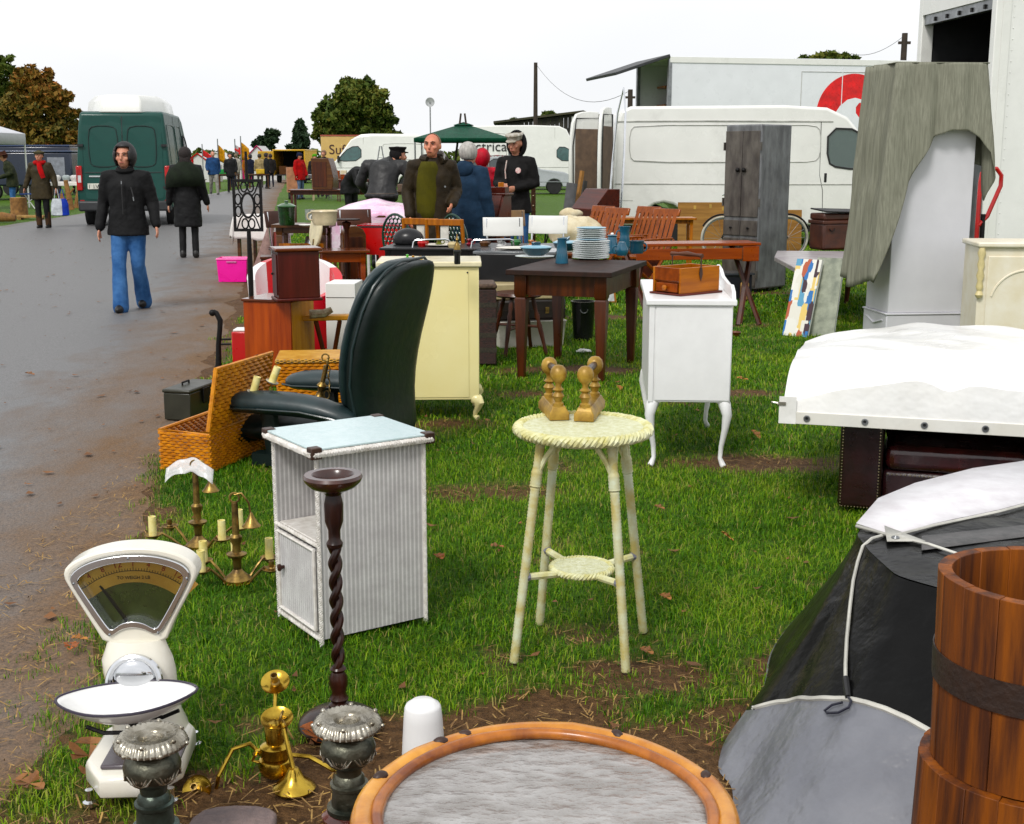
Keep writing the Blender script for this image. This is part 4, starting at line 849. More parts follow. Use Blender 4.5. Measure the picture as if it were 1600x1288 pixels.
for x, z, hw in prof[1:]:
    rs.append([(x - .058 + .045 * math.cos(a), (hw + .008) * math.copysign(abs(math.sin(a)) ** .5, math.sin(a)), z + .01) for a in [2 * math.pi * (k + .5) / 24 for k in range(24)]])
b.rings(rs); b.o('back_pad', GLEAB, t, sub=1, ang=180)
b = B(); sd_ = [(x - .005, -hw * .985 - .004, z + .004) for x, z, hw in prof] + [(x - .005, hw * .985 + .004, z + .004) for x, z, hw in prof[::-1]]; b.tube(sd_, .007, 6); b.o('back_piping', GLEAB, bk)
for s_, y in ((0, -.33), (1, .33)):
    b = B(); b.tube([(.06, y, .22), (-.02, y, .28), (-.2, y, .312), (-.42, y, .315), (-.60, y, .308), (-.68, y, .295)], [(.05, .04), (.08, .052), (.09, .06), (.095, .062), (.09, .056), (.05, .03)], 14); ar = b.o('arm', GLEAB, t, sub=1, ang=180)
    b = B(); b.tube([(.05, y - .085, .24), (-.02, y - .09, .27), (-.2, y - .095, .295), (-.42, y - .098, .295), (-.60, y - .085, .288), (-.69, y - .03, .285)], .006, 6); b.o('arm_piping', GLEA, ar)
    b = B(); b.tube([(-.1, y, .28), (-.12, y * .95, .05)], [(.05, .03), (.05, .03)], 8); b.tube([(-.42, y, .28), (-.40, y * .95, .05)], [(.05, .03)] * 2, 8); b.bb(-.5, .02, y - .04, y + .04, .0, .06); b.o('arm_frame', GLEAD, t)
b = B(); b.tube([(.03, 0, .15), (-.15, 0, .16), (-.4, 0, .16), (-.6, 0, .15), (-.74, 0, .13)], [(.26, .06), (.275, .09), (.28, .10), (.30, .09), (.28, .05)], 20, side=(0, 1, 0)); b.o('seat', GLEAD, t, sub=1, ang=180)
b = B(); b.tube([(-.66, -.42, .12), (-.68, -.2, .115), (-.69, 0, .115), (-.68, .2, .115), (-.66, .3, .115)], [(.04, .05), (.10, .083), (.11, .085), (.1, .083), (.05, .05)], 14); b.o('foot_roll', GLEAD, t, sub=1, ang=180)
# chandelier resting on the armchair seat
cl = Vector((-1.02, 6.48, .26)); t = thing('seat_chandelier', 'brass chandelier with two yellow candle sleeves lying on the armchair', 'chandelier', cl)
b = B(); b.M = Matrix.Translation((.02, 0, 0)) @ Matrix.Rotation(R(14), 4, 'Y')
b.lathe([(.001, 0), (.04, .004), (.036, .014), (.02, .04), (.014, .06), (.02, .085), (.026, .09), (.02, .1), (.012, .11), (.013, .20), (.001, .202)], 16); b.o('stem', OLDBRASS, t)
b = B()
for i in range(6):
    a = i % 2; b.circ((.075 + .006 * i * (-1) ** i * .3, 0, .21 - i * .034), .014, .0032, 12, 6, (1, 0, 0) if a else (0, 1, 0), (0, 0, 1), ry=.022)
b.circ((.065, 0, .235), .018, .004, 16, 6, (1, 0, 0), (0, 0, 1)); tag(b.o('chain', OLDBRASS, t), None, None, kind='stuff')
for u, v, ti in ((395, 622, .3), (424, 606, .4)):
    p = at(u, v - 6, cl.y - .24) - cl; d = Vector((ti, 0, 1)).normalized(); b = B(); b.tube([Vector((.02, 0, .03)), Vector((-.03, 0, -.0)), p + Vector((0, 0, -.04)), p], .005, 6); ar = b.o('arm', OLDBRASS, t)
    b = B(); dish(b, p, .033, d); b.o('drip_pan', mat('pale_drip_pan', (.5, .47, .4), rough=.4), ar); b = B(); b.lathe([(.001, 0), (.019, 0), (.018, .085), (.014, .085), (.014, .06), (.001, .06)], 16, p + d * .006, d); b.o('candle_sleeve', CANDLE, ar)
# ---- olive ammunition box
OLIVE = mat('olive_steel', (.035, .035, .022), rough=.4, c2=(.02, .02, .013), sc=6, dirt=.2)
p0 = G(257, 656); t = thing('ammunition_box', 'olive green steel ammunition box on the muddy road edge', 'box', p0, R(-14))
b = B(); b.bb(0, .17, 0, .36, 0, .16); b.o('body', OLIVE, t, bev=.006)
b = B(); b.bb(-.006, .176, -.006, .366, .1605, .182); b.o('lid', OLIVE, t, bev=.008)
b = B(); b.tube([(.05, .14, .183), (.05, .14, .198), (.05, .22, .198), (.05, .22, .183)], .006, 6); b.o('handle', IRON, t)
b = B(); b.bb(.177, .186, .14, .22, .08, .17); b.o('latch', IRON, t, bev=.002)
# ---- bare cast-iron pump handle post with red tin
t = thing('iron_boot_jack', 'black cast-iron upright with curled knob at the road edge', 'ironwork', G(340, 582))
b = B(); b.tube([(0, 0, 0), (0.01, 0, .06), (.015, 0, .2), (.03, 0, .31), (.035, 0, .37), (.01, 0, .425), (-.01, 0, .44)], [(.03, .02), (.022, .015), (.018, .014), (.018, .014), (.02, .016), (.018, .015), (.012, .012)], 10); b.ell((-.018, 0, .425), .024, 10, 8); b.o('upright', IRON, t)
b = B(); b.tube([(.01, 0, .2), (.1, .02, .2)], .008, 6); b.tube([(.01, 0, .235), (.1, .02, .235)], .008, 6); b.o('crossbar', IRON, t)
REDP = mat('red_gloss', (.50, .004, .006), rough=.3, c2=(.42, .003, .004), sc=5, coat=.3)
p0 = G(364, 585); t = thing('red_tin', 'tall bright red tin beside the wooden chest', 'tin', (p0.x, p0.y, 0))
b = B(); b.bb(0, .16, 0, .16, 0, .30); b.o('body', REDP, t, bev=.008)
b = B(); b.bb(.01, .15, .01, .15, .301, .315); b.o('lid', WHITE, t, bev=.004)
# ---- orange wooden chest with a small dark cabinet on it
MAHO = wood('orange_mahogany', (.38, .085, .014), (.22, .040, .008), .32, 'z', coat=.2, sc=4)
LIGHTW = wood('pale_plywood', (.46, .24, .06), (.34, .15, .035), .4, 'z', sc=4)
TOPW = wood('wet_top_wood', (.16, .05, .02), (.08, .022, .012), .12, 'x', coat=.6)
p0 = Vector((-1.78, 8.45, 0)); t = thing('wooden_chest', 'orange mahogany chest with pale plywood side', 'chest', p0, R(-16))
b = B(); b.bb(0, .34, 0, .02, 0, .565); b.o('front_panel', MAHO, t, bev=.003)
b = B(); b.bb(.322, .342, .0205, .36, 0, .565); b.o('side_panel', LIGHTW, t, bev=.003)
b = B(); b.bb(0, .02, .0205, .36, 0, .565); b.o('side_panel', MAHO, t, bev=.003)
b = B(); b.bb(-.01, .35, -.012, .37, .566, .584); b.o('top', TOPW, t, bev=.004)
b = B(); b.bb(0.021, .321, .34, .36, 0, .565); b.o('back_panel', LIGHTW, t)
RED2 = wood('dark_red_mahogany', (.085, .013, .010), (.045, .008, .006), .36, 'z', coat=.1, sc=4)
p0 = G(436, 472, .585); t = thing('small_cabinet', 'small dark red wooden cabinet standing on the orange chest', 'cabinet', (p0.x, p0.y, .585), R(20))
b = B(); b.bb(0, .27, 0, .20, .02, .32); b.o('carcass', RED2, t, bev=.004)
b = B(); b.bb(-.015, .285, -.015, .215, 0.0, .02); b.o('plinth', RED2, t, bev=.006)
b = B(); b.bb(-.02, .29, -.02, .22, .3205, .343); b.o('top', TOPW, t, bev=.008)
b = B(); b.bb(-.008, -.0005, .02, .18, .04, .30); d_ = b.o('door', RED2, t, bev=.002)
b = B(); b.ell((-.013, .15, .17), .008, 8, 6); b.o('knob', IRON, d_)
# ---- red and white tub chair
VINW = mat('white_vinyl', (.78, .76, .76), rough=.3, var=.03, coat=.2); VINR = mat('pink_red_vinyl', (.55, .02, .05), rough=.3, c2=(.48, .012, .03), sc=4, coat=.2)
t = thing('tub_chair', 'red and white vinyl tub chair behind the wooden chests', 'tub chair', (-1.66, 9.80, 0), R(66))
def tubw(r, z0, f, a0, a1, n):
    return [(r * math.cos(R(a)), r * math.sin(R(a)), z0 + f(a)) for a in [a0 + (a1 - a0) * i / n for i in range(n + 1)]]
hgt = lambda a: .46 + .28 * (.5 + .5 * math.cos(R(a - 35)))
for i, (a0, a1) in enumerate([(-130, -92), (-92, -66), (-66, -30), (-30, 30), (30, 80), (80, 130)]):
    b = B(); n = 8; lo = tubw(.33, .08, lambda a: 0, a0, a1, n); hi = tubw(.36, 0, hgt, a0, a1, n); lo2 = tubw(.27, .08, lambda a: 0, a0, a1, n); hi2 = tubw(.30, 0, hgt, a0, a1, n)
    m_ = n + 1; vs = lo + hi + hi2 + lo2; fs = []
    for k in range(n):
        for j in range(4):
            a_ = j * m_; c_ = ((j + 1) % 4) * m_; fs.append((a_ + k, a_ + k + 1, c_ + k + 1, c_ + k))
    fs += [(0, m_, 2 * m_, 3 * m_), (n, n + 3 * m_, n + 2 * m_, n + m_)]
    b.add(vs, fs); b.o('back_segment', VINW if i % 2 else VINR, t)
b = B(); b.lathe([(.001, .10), (.265, .10), (.27, .30), (.26, .37), (.22, .40), (.001, .41)], 28); b.o('seat', VINR, t, bev=.01)
b = B(); b.lathe([(.001, 0), (.27, 0), (.28, .07), (.001, .07)], 24); b.o('plinth', VINW, t)
# ---- wrought-iron standing panel
p0 = Vector((-1.86, 9.12, 0)); t = thing('iron_stand', 'black iron stand with pierced oval panel beside the road', 'iron stand', p0); t.scale = (.9, .9, 1)
b = B(); b.tube([(0, 0, 0), (0, 0, .4), (0, 0, .7), (0, 0, 1.0)], [.012, .018, .022, .016], 8); b.tube([(0, 0, 1.33), (0, 0, 1.54)], [.012, .010], 8); b.lathe([(.001, 0), (.16, 0), (.16, .02), (.03, .04), (.001, .05)], 24); b.o('pole', IRON, t)
pw, ph = .105, .172; zc = 1.168; b = B(); b.bb(-pw - .01, -pw + .01, -.01, .01, zc - ph, zc + ph); b.bb(pw - .01, pw + .01, -.01, .01, zc - ph, zc + ph); b.bb(-pw - .01, pw + .01, -.0095, .0095, zc + ph - .01, zc + ph + .01); b.bb(-pw - .01, pw + .01, -.0095, .0095, zc - ph - .01, zc - ph + .01); fr_ = b.o('panel_frame', IRON, t)
X_, Z_ = (1, 0, 0), (0, 0, 1)
for x, z, a, h_ in [(0, 0, .05, .085)] + [(sx * .076, sz * .042, .022, .036) for sx in (-1, 1) for sz in (-1, 1)] + [(sx * .026, sz * .128, .024, .034) for sx in (-1, 1) for sz in (-1, 1)]:
    b = B(); b.circ((x, 0, zc + z), a, .009 if a > .04 else .006, 24, 6, X_, Z_, ry=h_); b.o('oval_ring', IRON, fr_)
for sx in (-1, 1):
    for sz in (-1, 1):
        b = B(); b.tube([(sx * .04, 0, zc + sz * .07), (sx * .06, 0, zc + sz * .09), (sx * .075, 0, zc + sz * .125), (sx * .09, 0, zc + sz * .165)], .006, 6); b.o('scroll', IRON, fr_)
# ---- cream painted cabinet
CREAM = mat('cream_gloss', 'ebe2b4', rough=.25, c2='e6dba8', sc=2, dirt=.08, coat=.3)
c = G(748, 655); t = thing('cream_cabinet', 'tall cream painted cabinet on short cabriole feet', 'cabinet', (c.x, c.y, 0), R(2))
b = B(); b.bb(-.56, .005, 0, .40, .115, .885); b.o('carcass', CREAM, t, bev=.004)
b = B(); b.bb(-.55, -.055, -.004, -.0005, .13, .87); b.o('end_panel', CREAM, t, bev=.001)
b = B(); b.bb(-.58, .02, -.02, .42, .886, .918); b.o('top', mat('cream_top', (.74, .69, .50), rough=.2, c2=(.66, .60, .42), sc=9, dirt=.2), t, bev=.008)
for x in (-.53, -.02):
    for y in (.03, .37):
        b = B(); cabriole(b, x, y, .12, 1 if x > -.2 else -1, -1 if y < .2 else 1, .06); b.o('foot', CREAM, t)
for x, z in ((-.36, .74), (-.36, .68), (-.06, .855)):
    b = B(); b.lathe([(.001, 0), (.005, 0), (.005, .002), (.001, .002)], 8, (x, -.005, z), (0, -1, 0)); b.o('screw_hole', BLACKP, t)
p = G(714, 414, .918); t = thing('table_lighter', 'dark slender bottle with brass neck on the cream cabinet', 'bottle', (p.x, p.y + .04, .9185))
b = B(); b.lathe([(.001, 0), (.016, 0), (.018, .01), (.017, .04), (.022, .07), (.02, .08), (.001, .082)], 16); b.o('body', mat('black_bottle', (.01, .012, .012), rough=.15), t)
b = B(); b.lathe([(.02, .08), (.018, .10), (.012, .115), (.006, .12), (.006, .13), (.009, .135), (.004, .145), (.004, .165), (.001, .166)], 14); b.o('neck', OLDBRASS, t)
for i, (u, v, cc_, nm) in enumerate([(636, 408, (.1, .45, .04), 'green'), (645, 410, (.6, .3, .04), 'amber'), (657, 411, (.65, .38, .06), 'honey yellow')]):
    p = G(u, v, .918); b = B(); b.lathe([(.001, 0), (.012, 0), (.014, .012), (.006, .022), (.009, .034), (.001, .036)], 10); o = b.o('glass_trinket', mat('trinket_' + nm, cc_, rough=.15)); o.location = (p.x, p.y + .03, .9185); tag(o, 'tiny %s glass trinket on the cream cabinet' % nm, 'trinket')
# ================================================================ middle ground furniture
def table(name, label, loc, rz, w_, d, h, m, leg=.05, top=.03, apron=.09, tm=None, taper=.6, over=.04, bev=.004):
    t = thing(name, label, 'table', loc, R(rz)); tm = tm or m
    b = B(); b.bb(-w_ / 2, w_ / 2, -d / 2, d / 2, h - top, h); b.o('table_top', tm, t, bev=bev)
    x, y = w_ / 2 - over - leg / 2, d / 2 - over - leg / 2
    for sx in (-1, 1):
        for sy in (-1, 1):
            b = B(); l = leg / 2; hh = h - top - .001
            b.rings([[(sx * x + l * f * p, sy * y + l * f * q, z) for p, q in ((-1, -1), (1, -1), (1, 1), (-1, 1))] for z, f in ((0, taper), (hh - apron - .03, .96), (hh - apron - .015, .8), (hh - apron, 1), (hh, 1))]); b.o('leg', m, t, bev=.003)
    for sy in (-1, 1):
        b = B(); b.bb(-x + leg / 2, x - leg / 2, sy * y - .012, sy * y + .012, h - top - apron, h - top - .002); b.o('apron', m, t)
    for sx in (-1, 1):
        b = B(); b.bb(sx * x - .012, sx * x + .012, -y + leg / 2, y - leg / 2, h - top - apron, h - top - .002); b.o('apron', m, t)
    return t
OAK = wood('dark_oak', (.095, .026, .010), (.036, .010, .006), .34, 'z', coat=.15, sc=5)
OAKT = wood('wet_oak_top', (.034, .012, .007), (.016, .007, .005), .6, 'y', sc=5)
T0 = Vector((.475, 9.09, 0))
table('oak_table', 'dark oak table carrying stacked blue crockery', T0, -18.5, .74, 1.06, .752, OAK, .085, .035, .14, OAKT, .55, .045)
# ---- blue and white stoneware on the oak table
BLUE = mat('blue_stoneware', (.030, .125, .195), rough=.22, c2=(.020, .085, .14), sc=8, coat=.4)
DBLUE = mat('dark_blue_stoneware', (.018, .065, .10), rough=.2, c2=(.012, .045, .07), sc=8, coat=.4)
PLATE = mat('pale_grey_plate', (.50, .55, .53), rough=.25, c2=(.42, .47, .46), sc=8, coat=.3)
LBLUE = mat('pale_blue_glaze', (.25, .42, .50), rough=.15, c2=(.18, .34, .44), sc=8, coat=.5)
TZ = .7525
def pl(r): return [(.001, .003), (r * .55, .001), (r * .6, .003), (r * .95, .011), (r, .014), (r * .985, .0165), (r * .9, .013), (r * .62, .0075), (.001, .0075)]
p = G(925, 407, TZ); z = TZ; rnd = random.Random(4)
for i in range(16):
    r = .140 if i < 9 else .118 if i < 10 else .112
    b = B(); b.lathe(pl(r), 32); b.f.reverse(); o = b.o('plate', PLATE if i not in (15, 9) else LBLUE); o.location = (p.x + rnd.uniform(-.004, .004), p.y + .13 + rnd.uniform(-.004, .004), z)
    nm = ['bottom', 'second', 'third', 'fourth', 'fifth', 'sixth', 'seventh', 'eighth', 'ninth and topmost'][i] if i < 9 else ['bottom', 'second', 'third', 'fourth', 'fifth', 'sixth', 'top blue-faced'][i - 9]
    tag(o, '%s plate of the %s pile in the plate stack' % (nm, 'lower, wider' if i < 9 else 'upper, smaller'), 'plate', 'stacked stoneware plates'); z += .0152 if i < 9 else .0138
p = G(836, 405, TZ); b = B(); b.lathe(pl(.15), 32, sy=.8); o = b.o('oval_platter', PLATE); o.location = (p.x, p.y + .12, TZ); tag(o, 'oval pale platter under the blue casserole', 'platter')
t = thing('casserole', 'dark blue lidded casserole standing on the oval platter', 'casserole', (p.x + .01, p.y + .12, TZ + .0175))
b = B(); b.lathe([(.001, 0), (.06, 0), (.095, .025), (.118, .055), (.116, .058), (.001, .058)], 28, sy=.8); b.o('dish', DBLUE, t); b = B(); b.lathe([(.122, .0585), (.122, .064), (.10, .074), (.04, .08), (.001, .081)], 28, sy=.8); ld = b.o('lid', LBLUE, t); b = B(); b.box(0, 0, .092, .07, .028, .022); b.o('lid_handle', DBLUE, ld, bev=.005)
p = G(886, 395, TZ); t = thing('tureen', 'second blue casserole half behind the coffee pot', 'casserole', (p.x, p.y + .25, TZ))
b = B(); b.lathe([(.001, 0), (.06, 0), (.09, .025), (.105, .06), (.001, .062)], 24); b.o('dish', DBLUE, t); b = B(); b.lathe([(.108, .0625), (.108, .068), (.08, .08), (.001, .085)], 24); ld = b.o('lid', LBLUE, t); b = B(); b.box(0, 0, .096, .06, .026, .02); b.o('lid_handle', BLUE, ld, bev=.004)
p = G(878, 412, TZ); t = thing('coffee_pot', 'tapering blue coffee pot with spout in front of the plates', 'pot', (p.x, p.y + .03, TZ))
b = B(); b.lathe([(.001, 0), (.046, 0), (.047, .006), (.038, .09), (.031, .165), (.036, .178), (.032, .18), (.028, .165), (.001, .16)], 22); b.o('body', BLUE, t); b = B(); b.tube([(.028, 0, .165), (.045, 0, .178), (.055, 0, .19)], [.012, .010, .006], 8); b.o('spout', BLUE, t)
for u, v, dy, prof, lab, nm in [(958, 398, .12, [(.001, 0), (.05, 0), (.052, .02), (.04, .1), (.034, .13), (.04, .14), (.036, .145), (.001, .142)], 'tall blue canister with white knob behind the plates', 'canister'),
        (978, 392, .14, [(.001, 0), (.04, 0), (.05, .04), (.038, .11), (.04, .15), (.05, .19), (.046, .19), (.034, .15), (.001, .14)], 'tall flaring blue jug at the back of the oak table', 'jug'),
        (972, 400, .03, [(.001, 0), (.035, 0), (.052, .03), (.05, .055), (.03, .09), (.028, .105), (.001, .107)], 'short blue teapot lying in front of the tall jug', 'teapot'),
        (997, 398, .12, [(.001, 0), (.05, 0), (.06, .03), (.052, .07), (.06, .10), (.056, .10), (.046, .07), (.001, .02)], 'wide dark blue jug at the table end', 'jug')]:
    p = G(u, v, TZ); t = thing(nm, lab, nm, (p.x, p.y + dy, TZ)); b = B(); b.lathe(prof, 22); b.o('body', DBLUE if 'dark' in lab else BLUE, t)
    b = B(); hz_ = prof[-3][1]
    if nm == 'canister': b.ell((0, 0, .152), (.014, .014, .012), 10, 6); b.o('knob', WHITE, t)
    else: b.circ((-.05 if 'dark' not in lab else .055, 0, hz_ * .5), .025, .006, 14, 6, X_, Z_, ry=hz_ * .32); b.o('handle', BLUE, t)
# ---- goods below and behind the oak table
KILIM = mat('patterned_trunk', (.055, .022, .018), rough=.7, c2=(.016, .010, .008), sc=30, stretch=(1, 1, 3), bump=.4)
p0 = G(776, 572); t = thing('patterned_trunk', 'upright trunk in dark red carpet cloth beside the cream cabinet', 'trunk', p0, R(4))
b = B(); b.bb(-.42, 0, 0, .34, .01, .56); b.o('body', KILIM, t, bev=.008)
b = B(); b.bb(-.425, .005, -.005, .345, .562, .60); b.o('lid', mat('trunk_top_cloth', (.13, .085, .06), rough=.8, c2=(.05, .03, .02), sc=40, bump=.5), t, bev=.015)
for z in (.10, .21, .32, .43): b = B(); b.bb(-.421, .0015, -.0015, .342, z, z + .035); b.o('band', mat('trunk_band', (.05, .040, .026), rough=.7, c2=(.02, .018, .012), sc=60), t)
p0 = G(885, 542); t = thing('white_tub_box', 'chipped white enamel trough under the oak table', 'trough', p0, R(14))
b = B(); b.rings([[(x * s_ - .28, y * s_ + .16, z) for x, y in ((-.28, -.14), (.28, -.14), (.28, .14), (-.28, .14))] for z, s_ in ((0, .93), (.20, 1), (.205, 1.03), (.215, 1.03), (.215, .97), (.03, .88))]); b.o('trough', mat('chipped_white', (.62, .60, .56), rough=.4, c2=(.5, .47, .42), sc=8, dirt=.5), t, bev=.006)
t = thing('suitcase', 'dark brown suitcase resting on the white trough', 'suitcase', (p0.x - .28, p0.y + .12, .2155), R(16))
b = B(); b.bb(-.30, .26, -.1, .20, 0, .16); b.o('case', mat('dark_case', (.022, .014, .010), rough=.4, c2=(.012, .009, .008), sc=6), t, bev=.015); b = B(); b.bb(-.304, .264, -.104, .204, .075, .083); b.o('seam', STRAP, t)
for x in (-.15, .1): b = B(); b.box(x, -.106, .075, .03, .006, .05); b.o('clasp', OLDBRASS, t)
BEIGE = mat('beige_case', (.42, .36, .22), rough=.5, c2=(.34, .28, .17), sc=5)
t = thing('beige_suitcase', 'beige fibre suitcase on top of the dark suitcase', 'suitcase', (p0.x - .36, p0.y + .13, .3765), R(10)); b = B(); b.bb(-.32, .32, -.1, .20, 0, .13); b.o('case', BEIGE, t, bev=.012); b = B(); b.bb(-.323, .323, -.103, .203, .06, .066); b.o('seam', STRAP, t)
t = thing('windsor_stool', 'dark turned-leg stool behind the oak table', 'stool', (.05, 9.92, 0), R(20))
b = B(); b.lathe([(.001, .44), (.17, .44), (.19, .455), (.18, .475), (.001, .47)], 24); b.o('seat', OAK, t)
for a in (45, 135, 225, 315):
    b = B(); q0 = Vector((.12 * math.cos(R(a)), .12 * math.sin(R(a)), .445)); q1 = Vector((.24 * math.cos(R(a)), .24 * math.sin(R(a)), 0)); n = 12
    b.tube([q0.lerp(q1, i / n) for i in range(n + 1)], [.017, .018, .02, .014, .022, .014, .021, .02, .018, .016, .014, .017, .014], 8); b.o('leg', OAK, t)
b = B(); b.tube([(.13, .13, .2), (-.13, -.13, .2)], .011, 7); b.tube([(.13, -.13, .215), (-.13, .13, .215)], .011, 7); b.o('stretcher', OAK, t)
p0 = G(911, 532); t = thing('black_bin', 'black metal bin under the oak table', 'bin', p0); b = B(); b.lathe([(.001, 0), (.08, 0), (.10, .32), (.105, .33), (.095, .33), (.075, .02), (.001, .02)], 24); b.o('bin_body', mat('gloss_black', (.008, .008, .009), rough=.2), t); b = B(); b.circ((-.0, -.105, .27), .03, .004, 12, 5, X_, Z_, math.pi, 2 * math.pi); b.o('handle', STEEL, t)
p0 = G(912, 552); b = B(); b.grid(lambda u, v: (.12 * (u - .5), .07 * (v - .5), .012 + .02 * abs(fold(u * 4, v * 4, 2)) + .02 * math.sin(u * 3.14) * math.sin(v * 3.14)), 10, 7); o = b.o('crumpled_tissue', WHITE, sol=.002); o.location = p0; tag(o, 'crumpled white tissue on the grass under the oak table', 'tissue')
p0 = G(950, 474); t = thing('picture_frames', 'small gilt picture frame leaning on the grass behind the oak table', 'frame', p0, R(20), rx=R(-18))
b = B()
for a in ((-.10, .10, 0, .02), (-.10, .10, .25, .27)): b.bb(a[0], a[1], 0, .015, a[2], a[3])
b.bb(-.1, -.08, .001, .014, .02, .25); b.bb(.08, .1, .001, .014, .02, .25); b.o('frame', mat('gilt_frame', (.36, .16, .03), rough=.4, metal=.3), t); b = B(); b.bb(-.08, .08, .006, .010, .02, .25); b.o('picture', mat('grey_print', (.55, .56, .55), rough=.4, c2=(.3, .32, .33), sc=14), t)
# ---- cluttered black tables behind the cream cabinet
BLKT = mat('black_table_top', (.020, .020, .022), rough=.3, c2=(.012, .012, .013), sc=4, spec=.3)
table('black_table', 'black topped table cluttered with trinkets behind the cream cabinet', (-.35, 11.3, 0), -6, 1.5, .75, .74, BLKT, .045, .02, .05)
t = thing('drop_leaf', 'black flap table standing left of the oak table', 'table', (.02, 10.45, 0), R(-8)); b = B(); b.bb(-.34, .34, -.02, .42, .725, .75); b.o('table_top', mat('wet_top_painted_sheen', (.16, .17, .18), rough=.12, c2=(.11, .115, .12), sc=5), t, bev=.006); b = B(); b.bb(-.30, .33, -.045, -.022, .50, .735); b.o('flap', BLKT, t, bev=.02, bseg=3)  # black top coloured grey: its wet sky sheen is painted in
for x in (-.3, .3):
    for y in (.02, .38): b = B(); b.tube([(x, y, 0), (x, y, .725)], .016, 8); b.o('leg', STEEL, t)
rnd = random.Random(8)
def onb(u, v, z=.7405): return G(u, v, z)
TR = [('red', (.45, .02, .02)), ('olive', (.15, .16, .03)), ('cream', (.6, .5, .3)), ('ruby', (.25, .01, .03)), ('brown', (.12, .05, .02)), ('white', (.7, .7, .68)), ('green', (.05, .18, .06)), ('copper', (.5, .2, .08))]
for i, (cn, cc_) in enumerate(TR):
    x = -.78 + i * .135; y = 11.2 + .16 * math.sin(i * 2.3); t = thing('ornament', '%s little ornament among trinkets on the black table' % cn, 'ornament', (x, y, .7405)); m_ = mat('ornament_' + cn, cc_, rough=.25)
    b = B(); b.lathe([(.001, 0), (.02, 0), (.03, .015), (.012, .03), (.024, .05), (.02, .06), (.001, .062)] if i % 2 else [(.001, 0), (.035, 0), (.045, .03), (.03, .05), (.001, .052)], 12); b.o('body', m_, t); b = B(); b.circ((.035, 0, .03), .016, .005, 10, 5, X_, Z_); b.o('handle', m_, t)
for i, (x, l_) in enumerate(((-.85, .28), (-.35, .33))):
    b = B(); b.tube([(0, 0, 0), (.01, 0, .05), (.03, 0, .065), (l_, .02, .07), (l_ + .03, .02, .06), (l_ + .035, .02, 0)], .008, 8); o = b.o('chrome_rail', CHROME); o.location = (x, 11.02, .741); tag(o, ['left', 'right'][i] + ' chrome towel rail lying on the black table', 'rail')
t = thing('black_bonnet', 'black pleated leather bag on the cluttered table', 'bag', (-.92, 11.45, .7405)); b = B(); b.ell((0, 0, .045), (.14, .11, .10), 20, 10); 
b.v = [Vector((v.x, v.y, max(v.z, 0))) for v in b.v]; b.o('bag_body', BLKT, t)
for k in range(6): b = B(); b.circ((-.09 + k * .036, 0, .04), .105 - .014 * abs(k - 2.5), .008, 16, 5, (0, 1, 0), (0, 0, 1), .2, math.pi - .2); b.o('pleat', BLACKP, t)
for u, w_, nm, y in ((690, .17, 'white oval serving dish on the black table', 11.25), (810, .19, 'large cream plate at the end of the cluttered tables', 10.7)):
    z_ = .7405 if y > 11 else .7505; b = B(); b.lathe(pl(w_), 30, sy=.75); o = b.o('serving_dish', mat('cream_china', (.72, .70, .64), rough=.2, c2=(.62, .58, .5), sc=5)); o.location = (at(u, 400, y).x, y, z_); tag(o, nm, 'dish')
# ---- chairs
GCAST = mat('green_cast_metal', (.010, .055, .035), rough=.28, c2=(.006, .03, .02), sc=9, coat=.3)
def oval_chair(loc, rz, label):
    t = thing('green_garden_chair', label, 'chair', loc, R(rz), 'green cast-metal garden chairs')
    b = B(); b.circ((0, .20, .70), .17, .013, 28, 7, X_, (0, .12, .99), ry=.25); bk = b.o('back_rim', GCAST, t)
    b = B(); rr = random.Random(3)
    for i in range(-3, 4):
        for j in range(-5, 6):
            x = i * .046 + (j % 2) * .023; z = j * .045
            if (x / .165) ** 2 + (z / .24) ** 2 < .9: b.circ((x, .20 + z * .12, .70 + z), .024, .0065, 8, 4, X_, (0, .12, .99))
    tag(b.o('back_lattice', GCAST, bk), None, None, kind='stuff')
    b = B(); b.lathe([(.001, .43), (.20, .43), (.215, .44), (.20, .45), (.001, .45)], 24); b.o('seat', GCAST, t)
    for a in (40, 140, 220, 320): b = B(); b.tube([(.15 * math.cos(R(a)), .15 * math.sin(R(a)), .435), (.17 * math.cos(R(a)), .17 * math.sin(R(a)), .2), (.22 * math.cos(R(a)), .22 * math.sin(R(a)), 0)], [.014, .011, .014], 7); b.o('leg', GCAST, t)
for u, y, rz, lb in ((638, 13.0, 150, 'leftmost green pierced metal garden chair by the red table'), (660, 13.7, 170, 'green garden chair second from the red table, partly hidden'), (693, 13.6, 160, 'green garden chair just left of the dark bureau, behind'), (731, 12.9, 140, 'green pierced garden chair nearest the dark bureau')): oval_chair((at(u, 360, y).x, y, 0), rz, lb)
PINEC = wood('chair_pine', (.40, .15, .035), (.24, .08, .02), .35, 'z', coat=.2)
